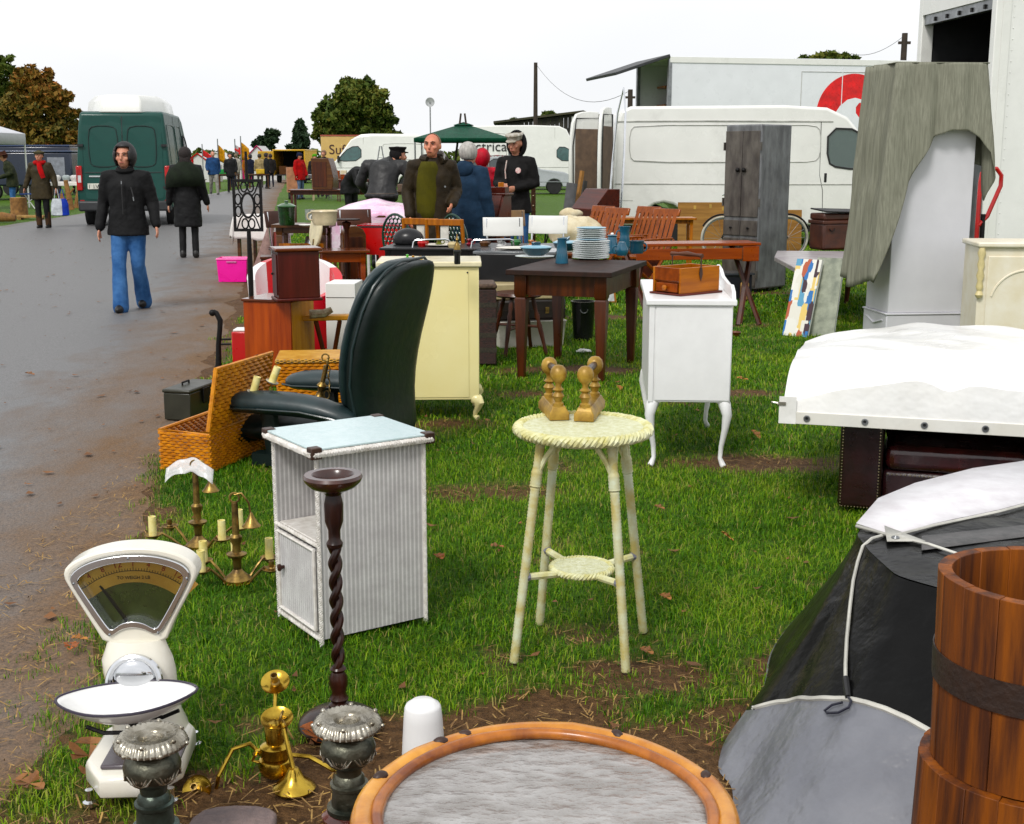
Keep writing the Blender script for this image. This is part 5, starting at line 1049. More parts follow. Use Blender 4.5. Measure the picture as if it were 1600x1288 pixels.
def slat_chair(loc, rz, label, h=.95, w_=.36, pad=True):
    t = thing('splat_chair', label, 'chair', loc, R(rz), 'pine splat-back chairs')
    for sx in (-1, 1):
        b = B(); b.tube([(sx * w_ / 2, .17, 0), (sx * w_ / 2, .17, .45), (sx * w_ / 2 * .92, .22, h)], [(.018, .016)] * 3, 6); b.o('rear_leg', PINEC, t)
        b = B(); b.box(sx * w_ / 2, -.17, .21, .035, .035, .42); b.o('front_leg', PINEC, t, bev=.004)
    b = B(); b.box(0, .215, h - .025, w_, .024, .06); b.o('top_rail', PINEC, t, bev=.006); b = B(); b.box(0, .2, .56, w_ * .95, .022, .04); b.o('cross_rail', PINEC, t)
    b = B(); b.box(0, .205, .74, .075, .014, .34); b.o('splat', mat('white_splat', (.68, .66, .60), rough=.4) if pad else PINEC, t)
    b = B(); b.box(0, 0, .44, w_ + .04, .40, .035); b.o('seat', PINEC, t, bev=.008)
    return t
for u, y, rz, lb in ((672, 12.0, 160, 'left pine chair with white back splat facing the clutter'), (706, 11.85, 165, 'right pine chair with white back splat facing the clutter')): slat_chair((at(u, 400, y).x, y, 0), rz, lb)
def kitchen_chair(loc, rz, label, m_):
    t = thing('kitchen_chair', label, 'chair', loc, R(rz), 'tubular kitchen chairs')
    for sx in (-1, 1): b = B(); b.tube([(sx * .17, .17, 0), (sx * .17, .15, .45), (sx * .17, .20, .88)], .0105, 7); b.o('rear_tube', CHROME, t); b = B(); b.tube([(sx * .17, -.20, 0), (sx * .17, -.16, .44)], .0105, 7); b.o('front_tube', CHROME, t)
    b = B(); b.box(0, 0, .455, .38, .38, .03); b.o('seat', m_, t, bev=.012); b = B(); b.grid(lambda u, v: (-.21 + .42 * u, .185 - .035 * math.cos((u - .5) * 3.14) + .03 * v, .70 + .19 * v), 8, 3); b.o('backrest', m_, t, sol=.018, bev=.006)
    return t
for u, y, rz, lb, m_ in ((790, 13.2, 8, 'white kitchen chair with chrome legs by the dark bureau', WHITE), (851, 13.6, -12, 'white kitchen chair with chrome legs right of the capped man', WHITE), (806, 15.0, 25, 'kitchen chair with fawn padded back behind the bureau', mat('fawn_cloth', (.26, .16, .08), rough=.9, sheen=.4))): kitchen_chair((at(u, 360, y).x, y, 0), rz, lb, m_)
# ---- dark slant-front bureau
BUR = wood('bureau_mahogany', (.095, .020, .012), (.045, .011, .008), .3, 'x', coat=.4)
def bureau(loc, rz, label, w_=.62, h=1.08, base=True):
    t = thing('bureau', label, 'bureau', loc, R(rz), 'slant-front bureaus')
    b = B(); b.prism([(-.22, .0 if not base else .62), (.22, .0 if not base else .62), (.22, h), (.0, h), (-.22, h - .32)] if base else [(-.22, 0), (.22, 0), (.22, .38), (.02, .38), (-.22, .12)], (-w_ / 2, 0, 0), (0, 1, 0), (0, 0, 1), (w_, 0, 0)); b.o('slope_body', BUR, t, bev=.006)
    if base:
        b = B(); b.bb(-w_ / 2 - .02, w_ / 2 + .02, -.02, .24, h, h + .025); b.o('top_shelf', BUR, t, bev=.005)
        b = B(); b.bb(-w_ / 2 + .03, w_ / 2 - .03, .1, .22, h + .026, h + .09); b.o('gallery', BUR, t)
        b = B(); b.prism([(0, 0), (.385, 0), (.385, .01), (0, .01)], (-w_ / 2 + .02, -.222, h - .31), (0, .567, .824), (0, -.824, .567), (w_ - .04, 0, 0)); b.o('fall_flap', BUR, t)
        b = B(); b.bb(-w_ / 2 + .02, w_ / 2 - .02, -.235, -.2205, .64, .75); d_ = b.o('drawer', BUR, t, bev=.004); b = B(); b.circ((0, -.24, .69), .025, .004, 12, 5, X_, Z_, math.pi, 2 * math.pi); b.o('drop_handle', OLDBRASS, d_)
        for sx in (-1, 1):
            for y in (-.19, .19): b = B(); b.box(sx * (w_ / 2 - .03), y, .31, .045, .045, .618); b.o('leg', BUR, t)
        b = B(); b.bb(-w_ / 2 + .06, w_ / 2 - .06, .18, .2, .1, .6); b.o('back_panel', BUR, t)
    return t
bureau((at(748, 340, 14.6).x, 14.6, 0), -22, 'dark mahogany bureau with sloping flap in front of the blue-coated shopper')
# ---- folding tables and bundles by the capped man
b = thing('folding_table', 'small black folding table with a rolled cloth on it', 'table', (at(885, 340, 16.8).x, 16.8, 0), R(10)); t = b
b = B(); b.bb(-.42, .42, -.22, .22, .70, .72); b.o('table_top', BLKT, t, bev=.003)
for sx in (-1, 1): b = B(); b.tube([(sx * .36, -.2, 0), (sx * .22, .2, .70)], .011, 6); b.o('leg', IRON, t); b = B(); b.tube([(sx * .36, .2, 0), (sx * .22, -.2, .70)], .011, 6); b.o('leg', IRON, t)
def bundle(name, label, cat, loc, r, m_, seed=0, amp=.25):
    b = B(); b.ell((0, 0, r[2] * .85), r, 26, 16)
    b.v = [Vector((v.x, v.y, max(0, v.z))) * 1.0 + Vector((v.x, v.y, 0)) * amp * fold(v.x * 7 + seed, v.y * 7, v.z * 7) + Vector((0, 0, max(0, v.z) * amp * fold(v.x * 9, v.y * 9 + seed, 2))) for v in b.v]
    o = b.o(name, m_, ang=80); o.location = loc; return tag(o, label, cat)
LINEN = mat('cream_linen', (.66, .60, .46), rough=.8, c2=(.5, .42, .28), sc=8, bump=.4)
bundle('rolled_cloth', 'pale rolled cloth on the small black folding table', 'cloth', (t.location.x + .05, 16.75, .721), (.15, .10, .07), LINEN, 1)
b = B(); b.tube([(-.2, 0, .015), (.2, .05, .02)], .015, 6); o = b.o('wooden_stick', PINEC); o.location = (t.location.x + .25, 16.7, .721); tag(o, 'short wooden stick on the black folding table', 'stick')
table('trestle_table', 'low white table under the cream sacking', (at(895, 380, 14.3).x, 14.3, 0), 5, .62, .5, .55, WHITE, .04, .02, .05)
bundle('sacking_heap', 'large heap of cream and white sacking', 'sacking', (at(897, 360, 14.3).x, 14.3, .551), (.30, .22, .17), LINEN, 5)
# ---- slatted hardwood steamer chairs
TEAK = wood('wet_teak', (.30, .085, .022), (.17, .045, .014), .28, 'z', coat=.3)
def steamer(u, y, rz, label):
    t = thing('slatted_chair', label, 'garden chair', (at(u, 380, y).x, y, 0), R(rz), 'slatted hardwood garden chairs')
    b0 = Vector((0, .0, .38)); b1 = Vector((0, .2, .86)); up = (b1 - b0)
    for i in range(5):
        b = B(); x = -.15 + i * .075; b.tube([b0 + Vector((x, 0, 0)), b1 + Vector((x, -.02, 0))], [(.031, .010)] * 2, 4, side=(1, 0, 0)); b.o('back_slat', TEAK, t)
    b = B(); b.box(0, .205, .88, .40, .03, .09, rx=R(-20)); b.o('head_rail', TEAK, t, bev=.012); b = B(); b.box(0, .02, .42, .38, .03, .05); b.o('cross_rail', TEAK, t)
    for i in range(5): b = B(); b.box(0, -.06 - i * .085, .40, .42, .065, .018); b.o('seat_slat', TEAK, t)
    for sx in (-1, 1):
        b = B(); b.tube([(sx * .21, .12, 0), (sx * .21, -.45, .42)], [(.014, .022)] * 2, 6); b.o('leg', TEAK, t); b = B(); b.tube([(sx * .21, -.42, 0), (sx * .21, .10, .58)], [(.014, .022)] * 2, 6); b.o('leg', TEAK, t); b = B(); b.box(sx * .22, -.2, .60, .05, .5, .022); b.o('armrest', TEAK, t, bev=.006)
for u, y, rz, lb in ((922, 15.6, -52, 'leftmost slatted hardwood garden chair behind the crockery'), (944, 15.0, -50, 'slatted garden chair beside the leftmost, slightly nearer'), (993, 15.4, -52, 'slatted garden chair in front of the rear van wheel'), (1022, 14.7, -48, 'rightmost slatted garden chair next to the plywood sheet')): steamer(u, y, rz, lb)
b = bureau((at(930, 330, 17.6).x, 17.6, .70), -58, 'dark brown sloping writing box on a bench behind the garden chairs', .52, .4, False)
table('plank_bench', 'long plank bench beside the rear of the white van', (at(985, 340, 17.6).x, 17.6, 0), 0, 1.75, .42, .70, PINEC, .05, .03, .05)
# ---- orange table frame behind the carrier box
ORW = wood('orange_table_wood', (.30, .07, .016), (.19, .038, .010), .3, 'x', coat=.3)
t = thing('long_table', 'long orange-brown table with open drawer gap behind carrier box', 'table', (1.75, 11.55, 0), R(9))
b = B(); b.bb(-.68, .50, -.02, .36, .72, .745); b.o('table_top', ORW, t, bev=.004); b = B(); b.bb(-.66, .32, -.035, -.0205, .60, .70); b.o('front_apron', ORW, t, bev=.003); b = B(); b.bb(.33, .48, -.03, .34, .58, .715); b.o('end_drawer', ORW, t, bev=.003)
for x in (-.6, .42):
    b = B(); b.tube([(x - .1, .0, 0), (x + .1, .3, .715)], [(.03, .02)] * 2, 6); b.o('trestle_leg', OAK, t); b = B(); b.tube([(x + .1, 0, 0), (x - .1, .3, .715)], [(.03, .02)] * 2, 6); b.o('trestle_leg', OAK, t)
p0 = G(1120, 470); t = thing('black_crate', 'black crate holding a log beside the dressing table', 'crate', p0, R(6)); b = B(); b.bb(0, .38, 0, .3, 0, .27); b.o('crate_body', mat('blueblack_plastic', (.008, .008, .016), rough=.4), t, bev=.008); b = B(); b.bb(-.02, .40, -.02, .32, .271, .29); b.o('lid', mat('wet_lid', (.06, .065, .075), rough=.12), t)
b = B(); b.box(.29, -.03, .1, .09, .05, .19); b.o('log_stub', mat('cut_log', (.36, .22, .09), rough=.8, sc=20, c2=(.2, .11, .05)), t, bev=.015)
for u, v, lb, c_ in ((1147, 526, 'small brown wooden bowl on the grass right of the dressing table', (.16, .05, .02)),): b = B(); b.lathe([(.001, 0), (.035, 0), (.06, .04), (.055, .042), (.03, .01), (.001, .01)], 18); o = b.o('wooden_bowl', mat('bowl_wood', c_, rough=.35)); o.location = G(u, v); tag(o, lb, 'bowl')
# ---- grey steel cupboard
RUSTY = mat('worn_grey_steel', (.21, .215, .22), rough=.4, metal=.3, c2=(.11, .11, .115), sc=5, stretch=(2, 2, .7), dirt=.45, bump=.15)
RUSTD = mat('worn_dark_steel', (.15, .135, .12), rough=.4, metal=.3, c2=(.07, .06, .055), sc=5, stretch=(2, 2, .7), dirt=.4, bump=.15)
p0 = G(1181, 457); t = thing('steel_cupboard', 'worn grey steel cupboard with dark knobs and small drawers', 'cupboard', p0, R(-48))
# local: -y is the door front, +x the plain side seen to the right
t.rotation_euler = (0, 0, R(42))
b = B(); b.bb(0.0, .56, .0, .50, .03, 1.86); b.o('carcass', RUSTY, t, bev=.02, bseg=3)
for y0, y1, z0, z1, nm in ((.012, .245, .84, 1.79, 'door'), (.252, .488, .84, 1.79, 'door'), (.012, .245, .63, .80, 'drawer'), (.252, .488, .63, .80, 'drawer'), (.012, .245, .06, .60, 'door'), (.252, .488, .06, .60, 'door')):
    b = B(); b.bb(-.014, -.001, y0, y1, z0, z1); d_ = b.o(nm, RUSTD, t, bev=.004)
    b = B(); yk = (y1 - .04 if y0 < .1 else y0 + .04) if nm == 'door' else (y0 + y1) / 2; zk = 1.36 if z0 > .8 else ((z0 + z1) / 2 if nm == 'drawer' else .52); b.ell((-.035, yk, zk), .026 if z0 > .8 else .014, 10, 8); b.tube([(-.014, yk, zk), (-.03, yk, zk)], .008, 6); b.o('knob', IRON, d_)
for y in (-.004, .504):
    for z in (1.0, 1.62, .2): b = B(); b.box(-.008, y, z, .03, .012, .09); b.o('hinge', RUSTD, t)
for x in (.04, .5):
    for y in (.04, .46): b = B(); b.lathe([(.02, 0), (.02, .03)], 10, (x, y, 0)); b.o('foot', IRON, t)
# ---- plywood sheets and bicycle behind the cupboard
PLY = wood('weathered_plywood', (.34, .19, .07), (.20, .10, .035), .6, 'x', sc=3)
t = thing('plywood_sheet', 'weathered plywood sheet standing against the white van', 'board', (at(1100, 380, 20.6).x, 20.6, 0), 0, rx=R(-6)); b = B(); b.bb(-.42, .42, 0, .02, 0, .80); b.o('sheet', PLY, t); 
for x, z in ((-.15, .72), (.1, .74), (.3, .7)): b = B(); b.box(x, -.002, z, .04, .003, .06); b.o('tape_scrap', mat('tan_tape', (.5, .32, .1), rough=.5), t)
t = thing('plywood_offcut', 'narrow plywood board behind the right of the steel cupboard', 'board', (at(1240, 380, 19.6).x, 19.6, 0), 0, rx=R(-5)); b = B(); b.bb(-.12, .12, 0, .02, 0, .72); b.o('sheet', PLY, t); b = B(); b.box(0, .04, .3, .05, .04, .6); b.o('batten', PINEC, t)
t = thing('bicycle', 'old bicycle parked between plywood and the steel cupboard', 'bicycle', (at(1128, 380, 19.0).x, 19.0, 0), R(8))
for x in (0, 1.0):
    b = B(); b.circ((x, 0, .33), .31, .018, 36, 8, X_, Z_); w_ = b.o('wheel', mat('cream_tyre', (.5, .48, .42), rough=.6), t); b = B(); b.circ((x, 0, .33), .285, .010, 36, 6, X_, Z_); b.o('rim', STEEL, w_)
    b = B()
    for k in range(14): a = 2 * math.pi * k / 14; b.tube([(x, 0, .33), (x + .28 * math.cos(a), 0, .33 + .28 * math.sin(a))], .0025, 4)
    tag(b.o('spokes', STEEL, w_), None, None, kind='stuff')
    b = B(); b.circ((x, 0, .33), .345, .014, 24, 6, X_, Z_, .4, 2.6); b.o('mudguard', IRON, w_)
b = B(); b.tube([(0, 0, .33), (.18, 0, .78), (.18, 0, .92)], .014, 7); b.tube([(.16, 0, .74), (.62, 0, .70), (1.0, 0, .33)], .014, 7); b.tube([(.14, 0, .66), (.5, 0, .3), (.62, 0, .72)], .014, 7); b.o('bicycle_frame', IRON, t)
b = B(); b.tube([(.05, -.22, .95), (.15, -.2, .98), (.18, 0, .93), (.15, .2, .98), (.05, .22, .95)], .011, 7); b.o('handlebar', CHROME, t); b = B(); b.ell((.62, 0, .78), (.13, .07, .03), 12, 6); b.o('saddle', BLACKP, t)
# ---- grey trailer board with brown tin trunk, paintings leaning
TRB = mat('grey_trailer_board', (.40, .38, .38), rough=.35, c2=(.30, .27, .28), sc=4, dirt=.2)
pts = [G(1210, 401, .5), G(1246, 420, .5), G(1400, 432, .5), G(1400, 393, .5), G(1214, 392, .5)]; c = sum(pts, Vector()) / 5; c.z = 0
t = thing('trailer_board', 'grey trailer tail board on legs carrying a brown tin trunk', 'trailer board', c); b = WB(t); n = 5; b.add([p - Vector((0, 0, .05)) for p in pts] + pts, [(4, 3, 2, 1, 0), (5, 6, 7, 8, 9)] + [(i, (i + 1) % n, (i + 1) % n + n, i + n) for i in range(n)]); b.o('board', TRB, t, bev=.008)
for u, v in ((1322, 474), (1246, 462), (1392, 470)): p = G(u, v); b = WB(t); b.tube([p, Vector((p.x + .03, p.y, .45))], [.022, .045], 8); b.o('leg', OAK, t)
p1, p2 = G(1292, 425, .475), G(1318, 427, .475); b = WB(t); b.box((p1.x + p2.x) / 2 - .03, p1.y - .035, .478, p2.x - p1.x + .06, .03, .035, rz=math.atan2(p2.y - p1.y, p2.x - p1.x)); lt = b.o('lamp_housing', mat('dark_lamp', (.06, .01, .02), rough=.2), t, bev=.004)
b = WB(t); b.box((p1.x + p2.x) / 2 + .03, p1.y - .052, .478, p2.x - p1.x - .04, .006, .026, rz=math.atan2(p2.y - p1.y, p2.x - p1.x)); b.o('orange_lens', mat('orange_lens', (.75, .16, .01), rough=.15), lt)
TIN = mat('brown_tin', (.085, .028, .016), rough=.38, c2=(.04, .015, .010), sc=8, dirt=.3)
p0 = G(1285, 392, .5); t = thing('tin_trunk', 'brown tin trunk with lid ajar on the trailer board', 'trunk', (p0.x, p0.y, .5), R(18)); b = B(); b.bb(0, .46, 0, .3, 0, .30); b.o('trunk_body', TIN, t, bev=.03, bseg=3); b = B(); b.bb(-.012, .472, -.012, .312, .285, .325); b.o('rim_band', TIN, t, bev=.01)
b = B(); b.bb(-.0, .46, -.0, .3, .326, .40); b.o('upper_body', TIN, t, bev=.02); b = B(); b.box(.25, .12, .425, .5, .34, .015, ry=R(2), rx=R(4)); b.o('lid', IRON, t, bev=.004)
b = B(); b.circ((.1, -.015, .24), .03, .006, 10, 5, X_, Z_, math.pi, 2 * math.pi); b.o('handle', IRON, t)
def painting_mat(name, seed):
    m = mat(name, (.75, .73, .66), rough=.35, sc=3); nt = m.node_tree; L = nt.links.new; p = nt.nodes['Principled BSDF']; tc = node(nt, 'TexCoord'); mp = node(nt, 'Mapping', Scale=(9, 9, 3.2), Location=(seed, 0, seed)); L(tc.outputs['Object'], mp.inputs[0]); vo = node(nt, 'TexVoronoi', Scale=2.4, distance='CHEBYCHEV'); L(mp.outputs[0], vo.inputs[0])
    r = node(nt, 'ValToRGB'); r.color_ramp.interpolation = 'CONSTANT'; cs = [(.02, .16, .45), (.75, .74, .68), (.72, .70, .62), (.45, .10, .04), (.78, .76, .7), (.75, .55, .16), (.10, .32, .5), (.05, .02, .03)]; e = r.color_ramp.elements; e[0].color = (*cs[0], 1); e[1].position = .14; e[1].color = (*cs[1], 1)
    for i, q in enumerate(cs[2:]): k = e.new(.28 + i * .12); k.color = (*q, 1)
    sx = node(nt, 'SeparateColor'); L(vo.outputs['Color'], sx.inputs[0]); L(sx.outputs[0], r.inputs[0]); L(r.outputs[0], p.inputs['Base Color']); return m
a0, a1, a2 = G(1229, 521), G(1255, 528), G(1262, 412, .46); 
for i, (lab, off, m_) in enumerate((('abstract canvas of blue, white and ochre strokes leaning on the trailer board', 0, painting_mat('abstract_paint', 2)), ('second canvas leaning behind the abstract painting', 1, mat('canvas_back', (.40, .42, .34), rough=.6, c2=(.2, .22, .18), sc=10)))):
    t = thing('painting', lab, 'painting', G(1242 + 40 * off, 526), R(-38 + 6 * off), rx=R(-20 + 4 * off)); b = B(); b.bb(-.115, .115, -.012, -.0005, .0, .68); b.o('canvas', m_, t); b = B(); b.bb(-.115, .115, 0, .022, 0, .68); b.o('stretcher', WHITE, t)
# ---- tall white cabinet under a knitted blanket
GW = mat('greyish_white_paint', (.60, .60, .63), rough=.35, c2=(.55, .55, .58), sc=3)
cx0 = Vector((at(1386, 500, 10.0).x, 10.0, 0)); t = thing('tall_cabinet', 'tall pale grey wardrobe half covered by a knitted blanket', 'wardrobe', cx0, R(6))
b = B(); b.bb(0, .63, 0, .46, .30, 2.18); b.o('carcass', GW, t, bev=.006); b = B(); b.bb(-.012, .642, -.012, .47, 0, .285); b.o('plinth_drawer', GW, t, bev=.008); b = B(); b.bb(-.02, .65, -.02, .48, .286, .30); b.o('moulding', GW, t, bev=.004)
b = B(); b.tube([(-.014, .06, .24), (-.016, .23, .2), (-.014, .40, .24)], .008, 6); b.o('drawer_relief', GW, t)
KNIT = mat('knitted_blanket', (.25, .25, .205), rough=.95, c2=(.18, .18, .145), sc=9, stretch=(9, 9, .35), bump=.7, bsc=14, detail=6, spec=.1, bdist=.006)
BX0, BX1, BY0, BY1, BZ = -.045, .655, -.04, .50, 2.20
t = thing('knitted_blanket', 'grey-green knitted blanket draped over the tall wardrobe', 'blanket', (cx0.x, cx0.y, 2.0), R(6))
def bl(x, y, z): return (x, y, z - 2.0)
b = B()   # top, front flap, left flap and right corner fall as one cloth
NU = 60; 
def front_drop(u): return np.interp(u, [0, .16, .3, .42, .6, .8, .9, 1.0], [.92, .88, .70, .55, .50, .50, .56, .70])
def per(s_):
    """walk round the top edge: left-back -> left-front -> right-front -> right-back"""
    if s_ < 1: return Vector((BX0, BY1 + (BY0 - BY1) * s_, 0)), Vector((-1, 0, 0))
    if s_ < 2: return Vector((BX0 + (BX1 - BX0) * (s_ - 1), BY0, 0)), Vector((0, -1, 0))
    return Vector((BX1, BY0 + (BY1 - BY0) * (s_ - 2), 0)), Vector((1, 0, 0))
def drop(s_):
    if s_ < 1: return 1.72 - .18 * abs(s_ - .45)
    if s_ < 2: return front_drop(s_ - 1) + (1.0 * max(0, 1 - (s_ - 1) / .17)) ** 1.0 * .72
    return .80 - .12 * (s_ - 2) + .25 * math.exp(-((s_ - 2.15) / .12) ** 2)
nS, nD = 108, 34
def cloth(u, v):
    s_ = u * 3; p, n_ = per(min(s_, 2.999)); d = drop(s_) * v
    corner = math.exp(-((s_ - 1) / .13) ** 2) + math.exp(-((s_ - 2) / .1) ** 2)
    nn = n_.copy()
    if abs(s_ - 1) < .25: nn = Vector((-1, 0, 0)).lerp(Vector((0, -1, 0)), (s_ - .75) / .5)
    if abs(s_ - 2) < .25: nn = Vector((0, -1, 0)).lerp(Vector((1, 0, 0)), (s_ - 1.75) / .5)
    out_ = .02 + (.09 + .14 * corner) * (d / 1.2) ** .9 + .032 * math.sin(s_ * 15 + 2 * math.sin(s_ * 5)) * (1 - .5 * (1 < s_ < 2)) + .012 * math.sin(s_ * 37 + d * 3) * min(1, d * 1.5) + .02 * fold(s_ * 4, d * 3, 1) * min(1, d * 2)
    q = p + nn * out_
    return bl(q.x, q.y, BZ - d + .01 * fold(q.x * 5, q.y * 5) * (1 if v == 0 else 0))
b.grid(cloth, nS, nD)
b.grid(lambda u, v: bl(BX0 + (BX1 - BX0) * u - .015 * (1 - 2 * u), BY0 + (BY1 - BY0) * v - .015 * (1 - 2 * v), BZ + .008 * math.sin(u * 9) * math.sin(math.pi * v)), 12, 10); b.o('cloth', KNIT, t, sol=.008, ang=180)
# ---- red sack truck behind the wardrobe
RTUBE = mat('red_tube', (.50, .02, .015), rough=.3, coat=.3); t = thing('sack_truck', 'red tubular sack truck behind the tall wardrobe', 'sack truck', (at(1526, 460, 11.6).x, 11.6, 0), R(10))
b = B(); b.tube([(-.03, 0, .1), (-.03, .02, .9), (-.03, .02, 1.28), (-.02, .02, 1.36), (.03, .02, 1.40), (.12, .02, 1.40), (.17, .02, 1.34), (.17, .02, 1.25), (.06, .02, .98), (-.02, .02, .9)], .020, 8); b.o('frame_loop', RTUBE, t)
b = B(); b.tube([(.02, .0, .06), (.02, .02, 1.0)], .022, 8); b.o('upright', IRON, t); b = B(); b.box(.02, -.08, .03, .4, .2, .012); b.o('toe_plate', IRON, t)
for x in (-.18, .22): b = B(); b.circ((x, .06, .12), .09, .03, 20, 8, (0, 1, 0), Z_); b.o('wheel', RUBBER, t)
# ---- white French chest, wooden chair
CHW = mat('antique_white', (.78, .74, .64), rough=.35, c2=(.70, .64, .50), sc=6)
p0 = Vector((at(1518, 520, 9.3).x, 9.3, 0)); t = thing('carved_chest', 'antique white carved chest at the right edge behind the cover', 'chest', p0, R(-6)); b = B(); b.bb(.02, .9, 0, .45, .0, .86); b.o('carcass', CHW, t, bev=.004); b = B(); b.bb(0, .93, -.03, .48, .861, .90); b.o('top', CHW, t, bev=.012)
b = B(); b.lathe([(.02, .5), (.03, .52), (.018, .55), (.028, .58), (.018, .62), (.03, .66), (.018, .70), (.028, .74), (.018, .78), (.03, .82), (.02, .86)], 12, (.03, -.012, 0)); b.o('turned_corner', mat('gilt_white', (.72, .62, .36), rough=.4), t)
b = B(); b.bb(.08, .85, -.012, -.0005, .1, .80); pn = b.o('front_panel', CHW, t, bev=.006); b = B(); b.circ((.36, -.013, .45), .25, .008, 30, 6, X_, Z_, .2, 2.9); b.o('arch_moulding', CHW, pn)
t = slat_chair((at(1606, 420, 12.3).x, 12.3, .05), -160, 'dark wooden bar-back chair at the right edge by the lorry', 1.03, .40, False); t['group'] = 'dark chairs'; del t['group']
for ch in t.children: ch.data = ch.data.copy(); ch.data.materials[0] = OAK
for x in (-.12, -.06, .06, .12): b = B(); b.box(x, .205, .74, .03, .014, .42); b.o('back_bar', OAK, t)
t.location.z = 0
# ---- stall tables left of centre
WALN = wood('walnut_bench', (.12, .05, .018), (.06, .022, .009), .3, 'x', coat=.2)
c = Vector((at(475, 352, 13.9).x, 13.9, 0)); t = table('work_table', 'brown wooden work table with green pot and enamel ware', c, -3, .62, .42, .80, WALN, .07, .035, .06); b = B(); b.bb(-.24, .24, -.17, -.15, .52, .60); b.o('mid_rail', PINEC, t)
def W2(u, v, z, dy=.1): p = G(u, v, z); return (p.x, p.y + dy, z)
t = thing('green_pot', 'dark green lidded ceramic pot on the work table', 'pot', W2(446, 353, .801)); GPOT = mat('green_glaze', (.012, .055, .012), rough=.2, c2=(.006, .02, .006), sc=30, coat=.4, bump=.4); b = B(); b.lathe([(.001, 0), (.075, 0), (.082, .02), (.092, .18), (.098, .19), (.001, .19)], 24); b.o('body', GPOT, t); b = B(); b.lathe([(.10, .191), (.10, .20), (.06, .222), (.018, .23), (.016, .24), (.024, .252), (.001, .256)], 24); b.o('lid', mat('green_lid', (.03, .13, .03), rough=.15, coat=.4), t)
ENW = mat('enamel_white', (.76, .74, .70), rough=.2, var=.03)
for z0, lb, cm in ((.801, 'white enamel chamber pot on the work table', ENW), (.931, 'cream enamel pot stacked on the white chamber pot', mat('enamel_cream', (.72, .62, .44), rough=.25))):
    p = W2(504, 353, z0, .12); t = thing('enamel_pot', lb, 'pot', p, 0, 'enamel pots'); b = B(); b.lathe([(.001, 0), (.09, 0), (.105, .03), (.108, .10), (.118, .115), (.114, .125), (.10, .11), (.095, .02), (.001, .015)], 26); b.o('pot_body', cm, t); b = B(); b.circ((-.11, -.03, .075), .032, .007, 12, 6, X_, Z_); b.o('handle', cm, t)
b = B(); b.lathe(pl(.085), 20); o = b.o('china_plate', ENW); o.location = W2(478, 354, .801, .05); o.rotation_euler = (0, 0, 0); tag(o, 'white china plate between the green pot and enamel pots', 'plate')
b = B(); b.lathe([(.001, 0), (.05, 0), (.055, .12), (.05, .12), (.045, .02), (.001, .02)], 18); o = b.o('glass_jar', mat('grey_jar', (.3, .33, .30), rough=.1, c2=(.16, .18, .16), sc=20)); o.location = W2(481, 345, .801, .15); tag(o, 'grey glass jar on the work table', 'jar')
# cream lavatory-seat shaped disc, torchere, small table, mirror
t = thing('cream_disc', 'cream painted oval board standing on edge', 'board', (at(491, 395, 12.75).x, 12.75, .62), R(-62), rx=R(-8)); b = B(); b.lathe([(.001, -.012), (.155, -.012), (.16, 0), (.155, .012), (.001, .012)], 36, (0, 0, .17), (0, 1, 0), sy=1.06); b.o('oval_board', mat('cream_board', (.74, .66, .46), rough=.4), t); b = B(); b.box(.0, -.016, .05, .02, .01, .07); b.o('bracket', OLDBRASS, t)
table('oak_stool_table', 'small orange oak table with wet top', (at(535, 400, 12.6).x, 12.6, 0), 12, .50, .42, .618, ORW, .05, .025, .09, TOPW)
t = thing('torchere', 'dark pedestal stand with thin round top', 'stand', (at(541, 342, 12.9).x, 12.9, 0)); b = B(); b.lathe([(.001, .88), (.135, .885), (.14, .897), (.001, .90)], 28); b.o('round_top', OAKT, t); b = B(); b.lathe([(.001, 0), (.13, 0), (.12, .03), (.03, .06), (.024, .2), (.034, .5), (.022, .78), (.05, .86), (.001, .88)], 18); b.o('column', OAK, t)
t = thing('red_table', 'red formica drop-leaf table with black edging', 'table', (at(607, 380, 13.6).x, 13.6, 0), R(-4)); b = B(); b.bb(-.33, .33, -.02, .40, .775, .80); b.o('table_top', mat('red_formica_top', (.5, .03, .04), rough=.12), t); b = B(); b.bb(-.325, .325, -.035, -.022, .49, .775); b.o('red_leaf', REDP, t); b = B(); b.bb(-.335, .335, -.040, -.0205, .776, .79); b.o('edge_strip', BLACKP, t)
for x in (-.28, .28):
    for y in (.02, .36): b = B(); b.tube([(x, y, 0), (x, y, .775)], .018, 8); b.o('leg', WHITE, t)
t = thing('brown_drum', 'round-topped brown wooden cabinet beside the red table', 'cabinet', (at(552, 390, 13.3).x, 13.3, 0), R(15)); b = B(); b.prism([(-.12, 0), (.12, 0), (.12, .72), (.09, .78), (.03, .81), (-.03, .81), (-.09, .78), (-.12, .72)], (0, -.1, 0), (1, 0, 0), (0, 0, 1), (0, .2, 0)); b.o('carcass', WALN, t, bev=.006); b = B(); b.box(0, -.106, .4, .18, .01, .6); b.o('door', OAK, t, bev=.003)
t = thing('leaning_mirror', 'long mirror in a dark frame leaning on the cloth-covered table', 'mirror', (at(462, 430, 13.6).x, 13.6, 0), R(-60), rx=R(-16)); b = B(); b.bb(-.16, -.13, 0, .02, 0, .70); b.bb(.13, .16, 0, .02, 0, .70); b.bb(-.13, .13, 0.001, .019, 0, .03); b.bb(-.13, .13, .001, .019, .67, .70); b.o('frame', OAK, t); b = B(); b.bb(-.13, .13, .006, .012, .03, .67); b.o('mirror_glass', mat('mirror', (.8, .83, .85), rough=.04, metal=1, var=0), t)
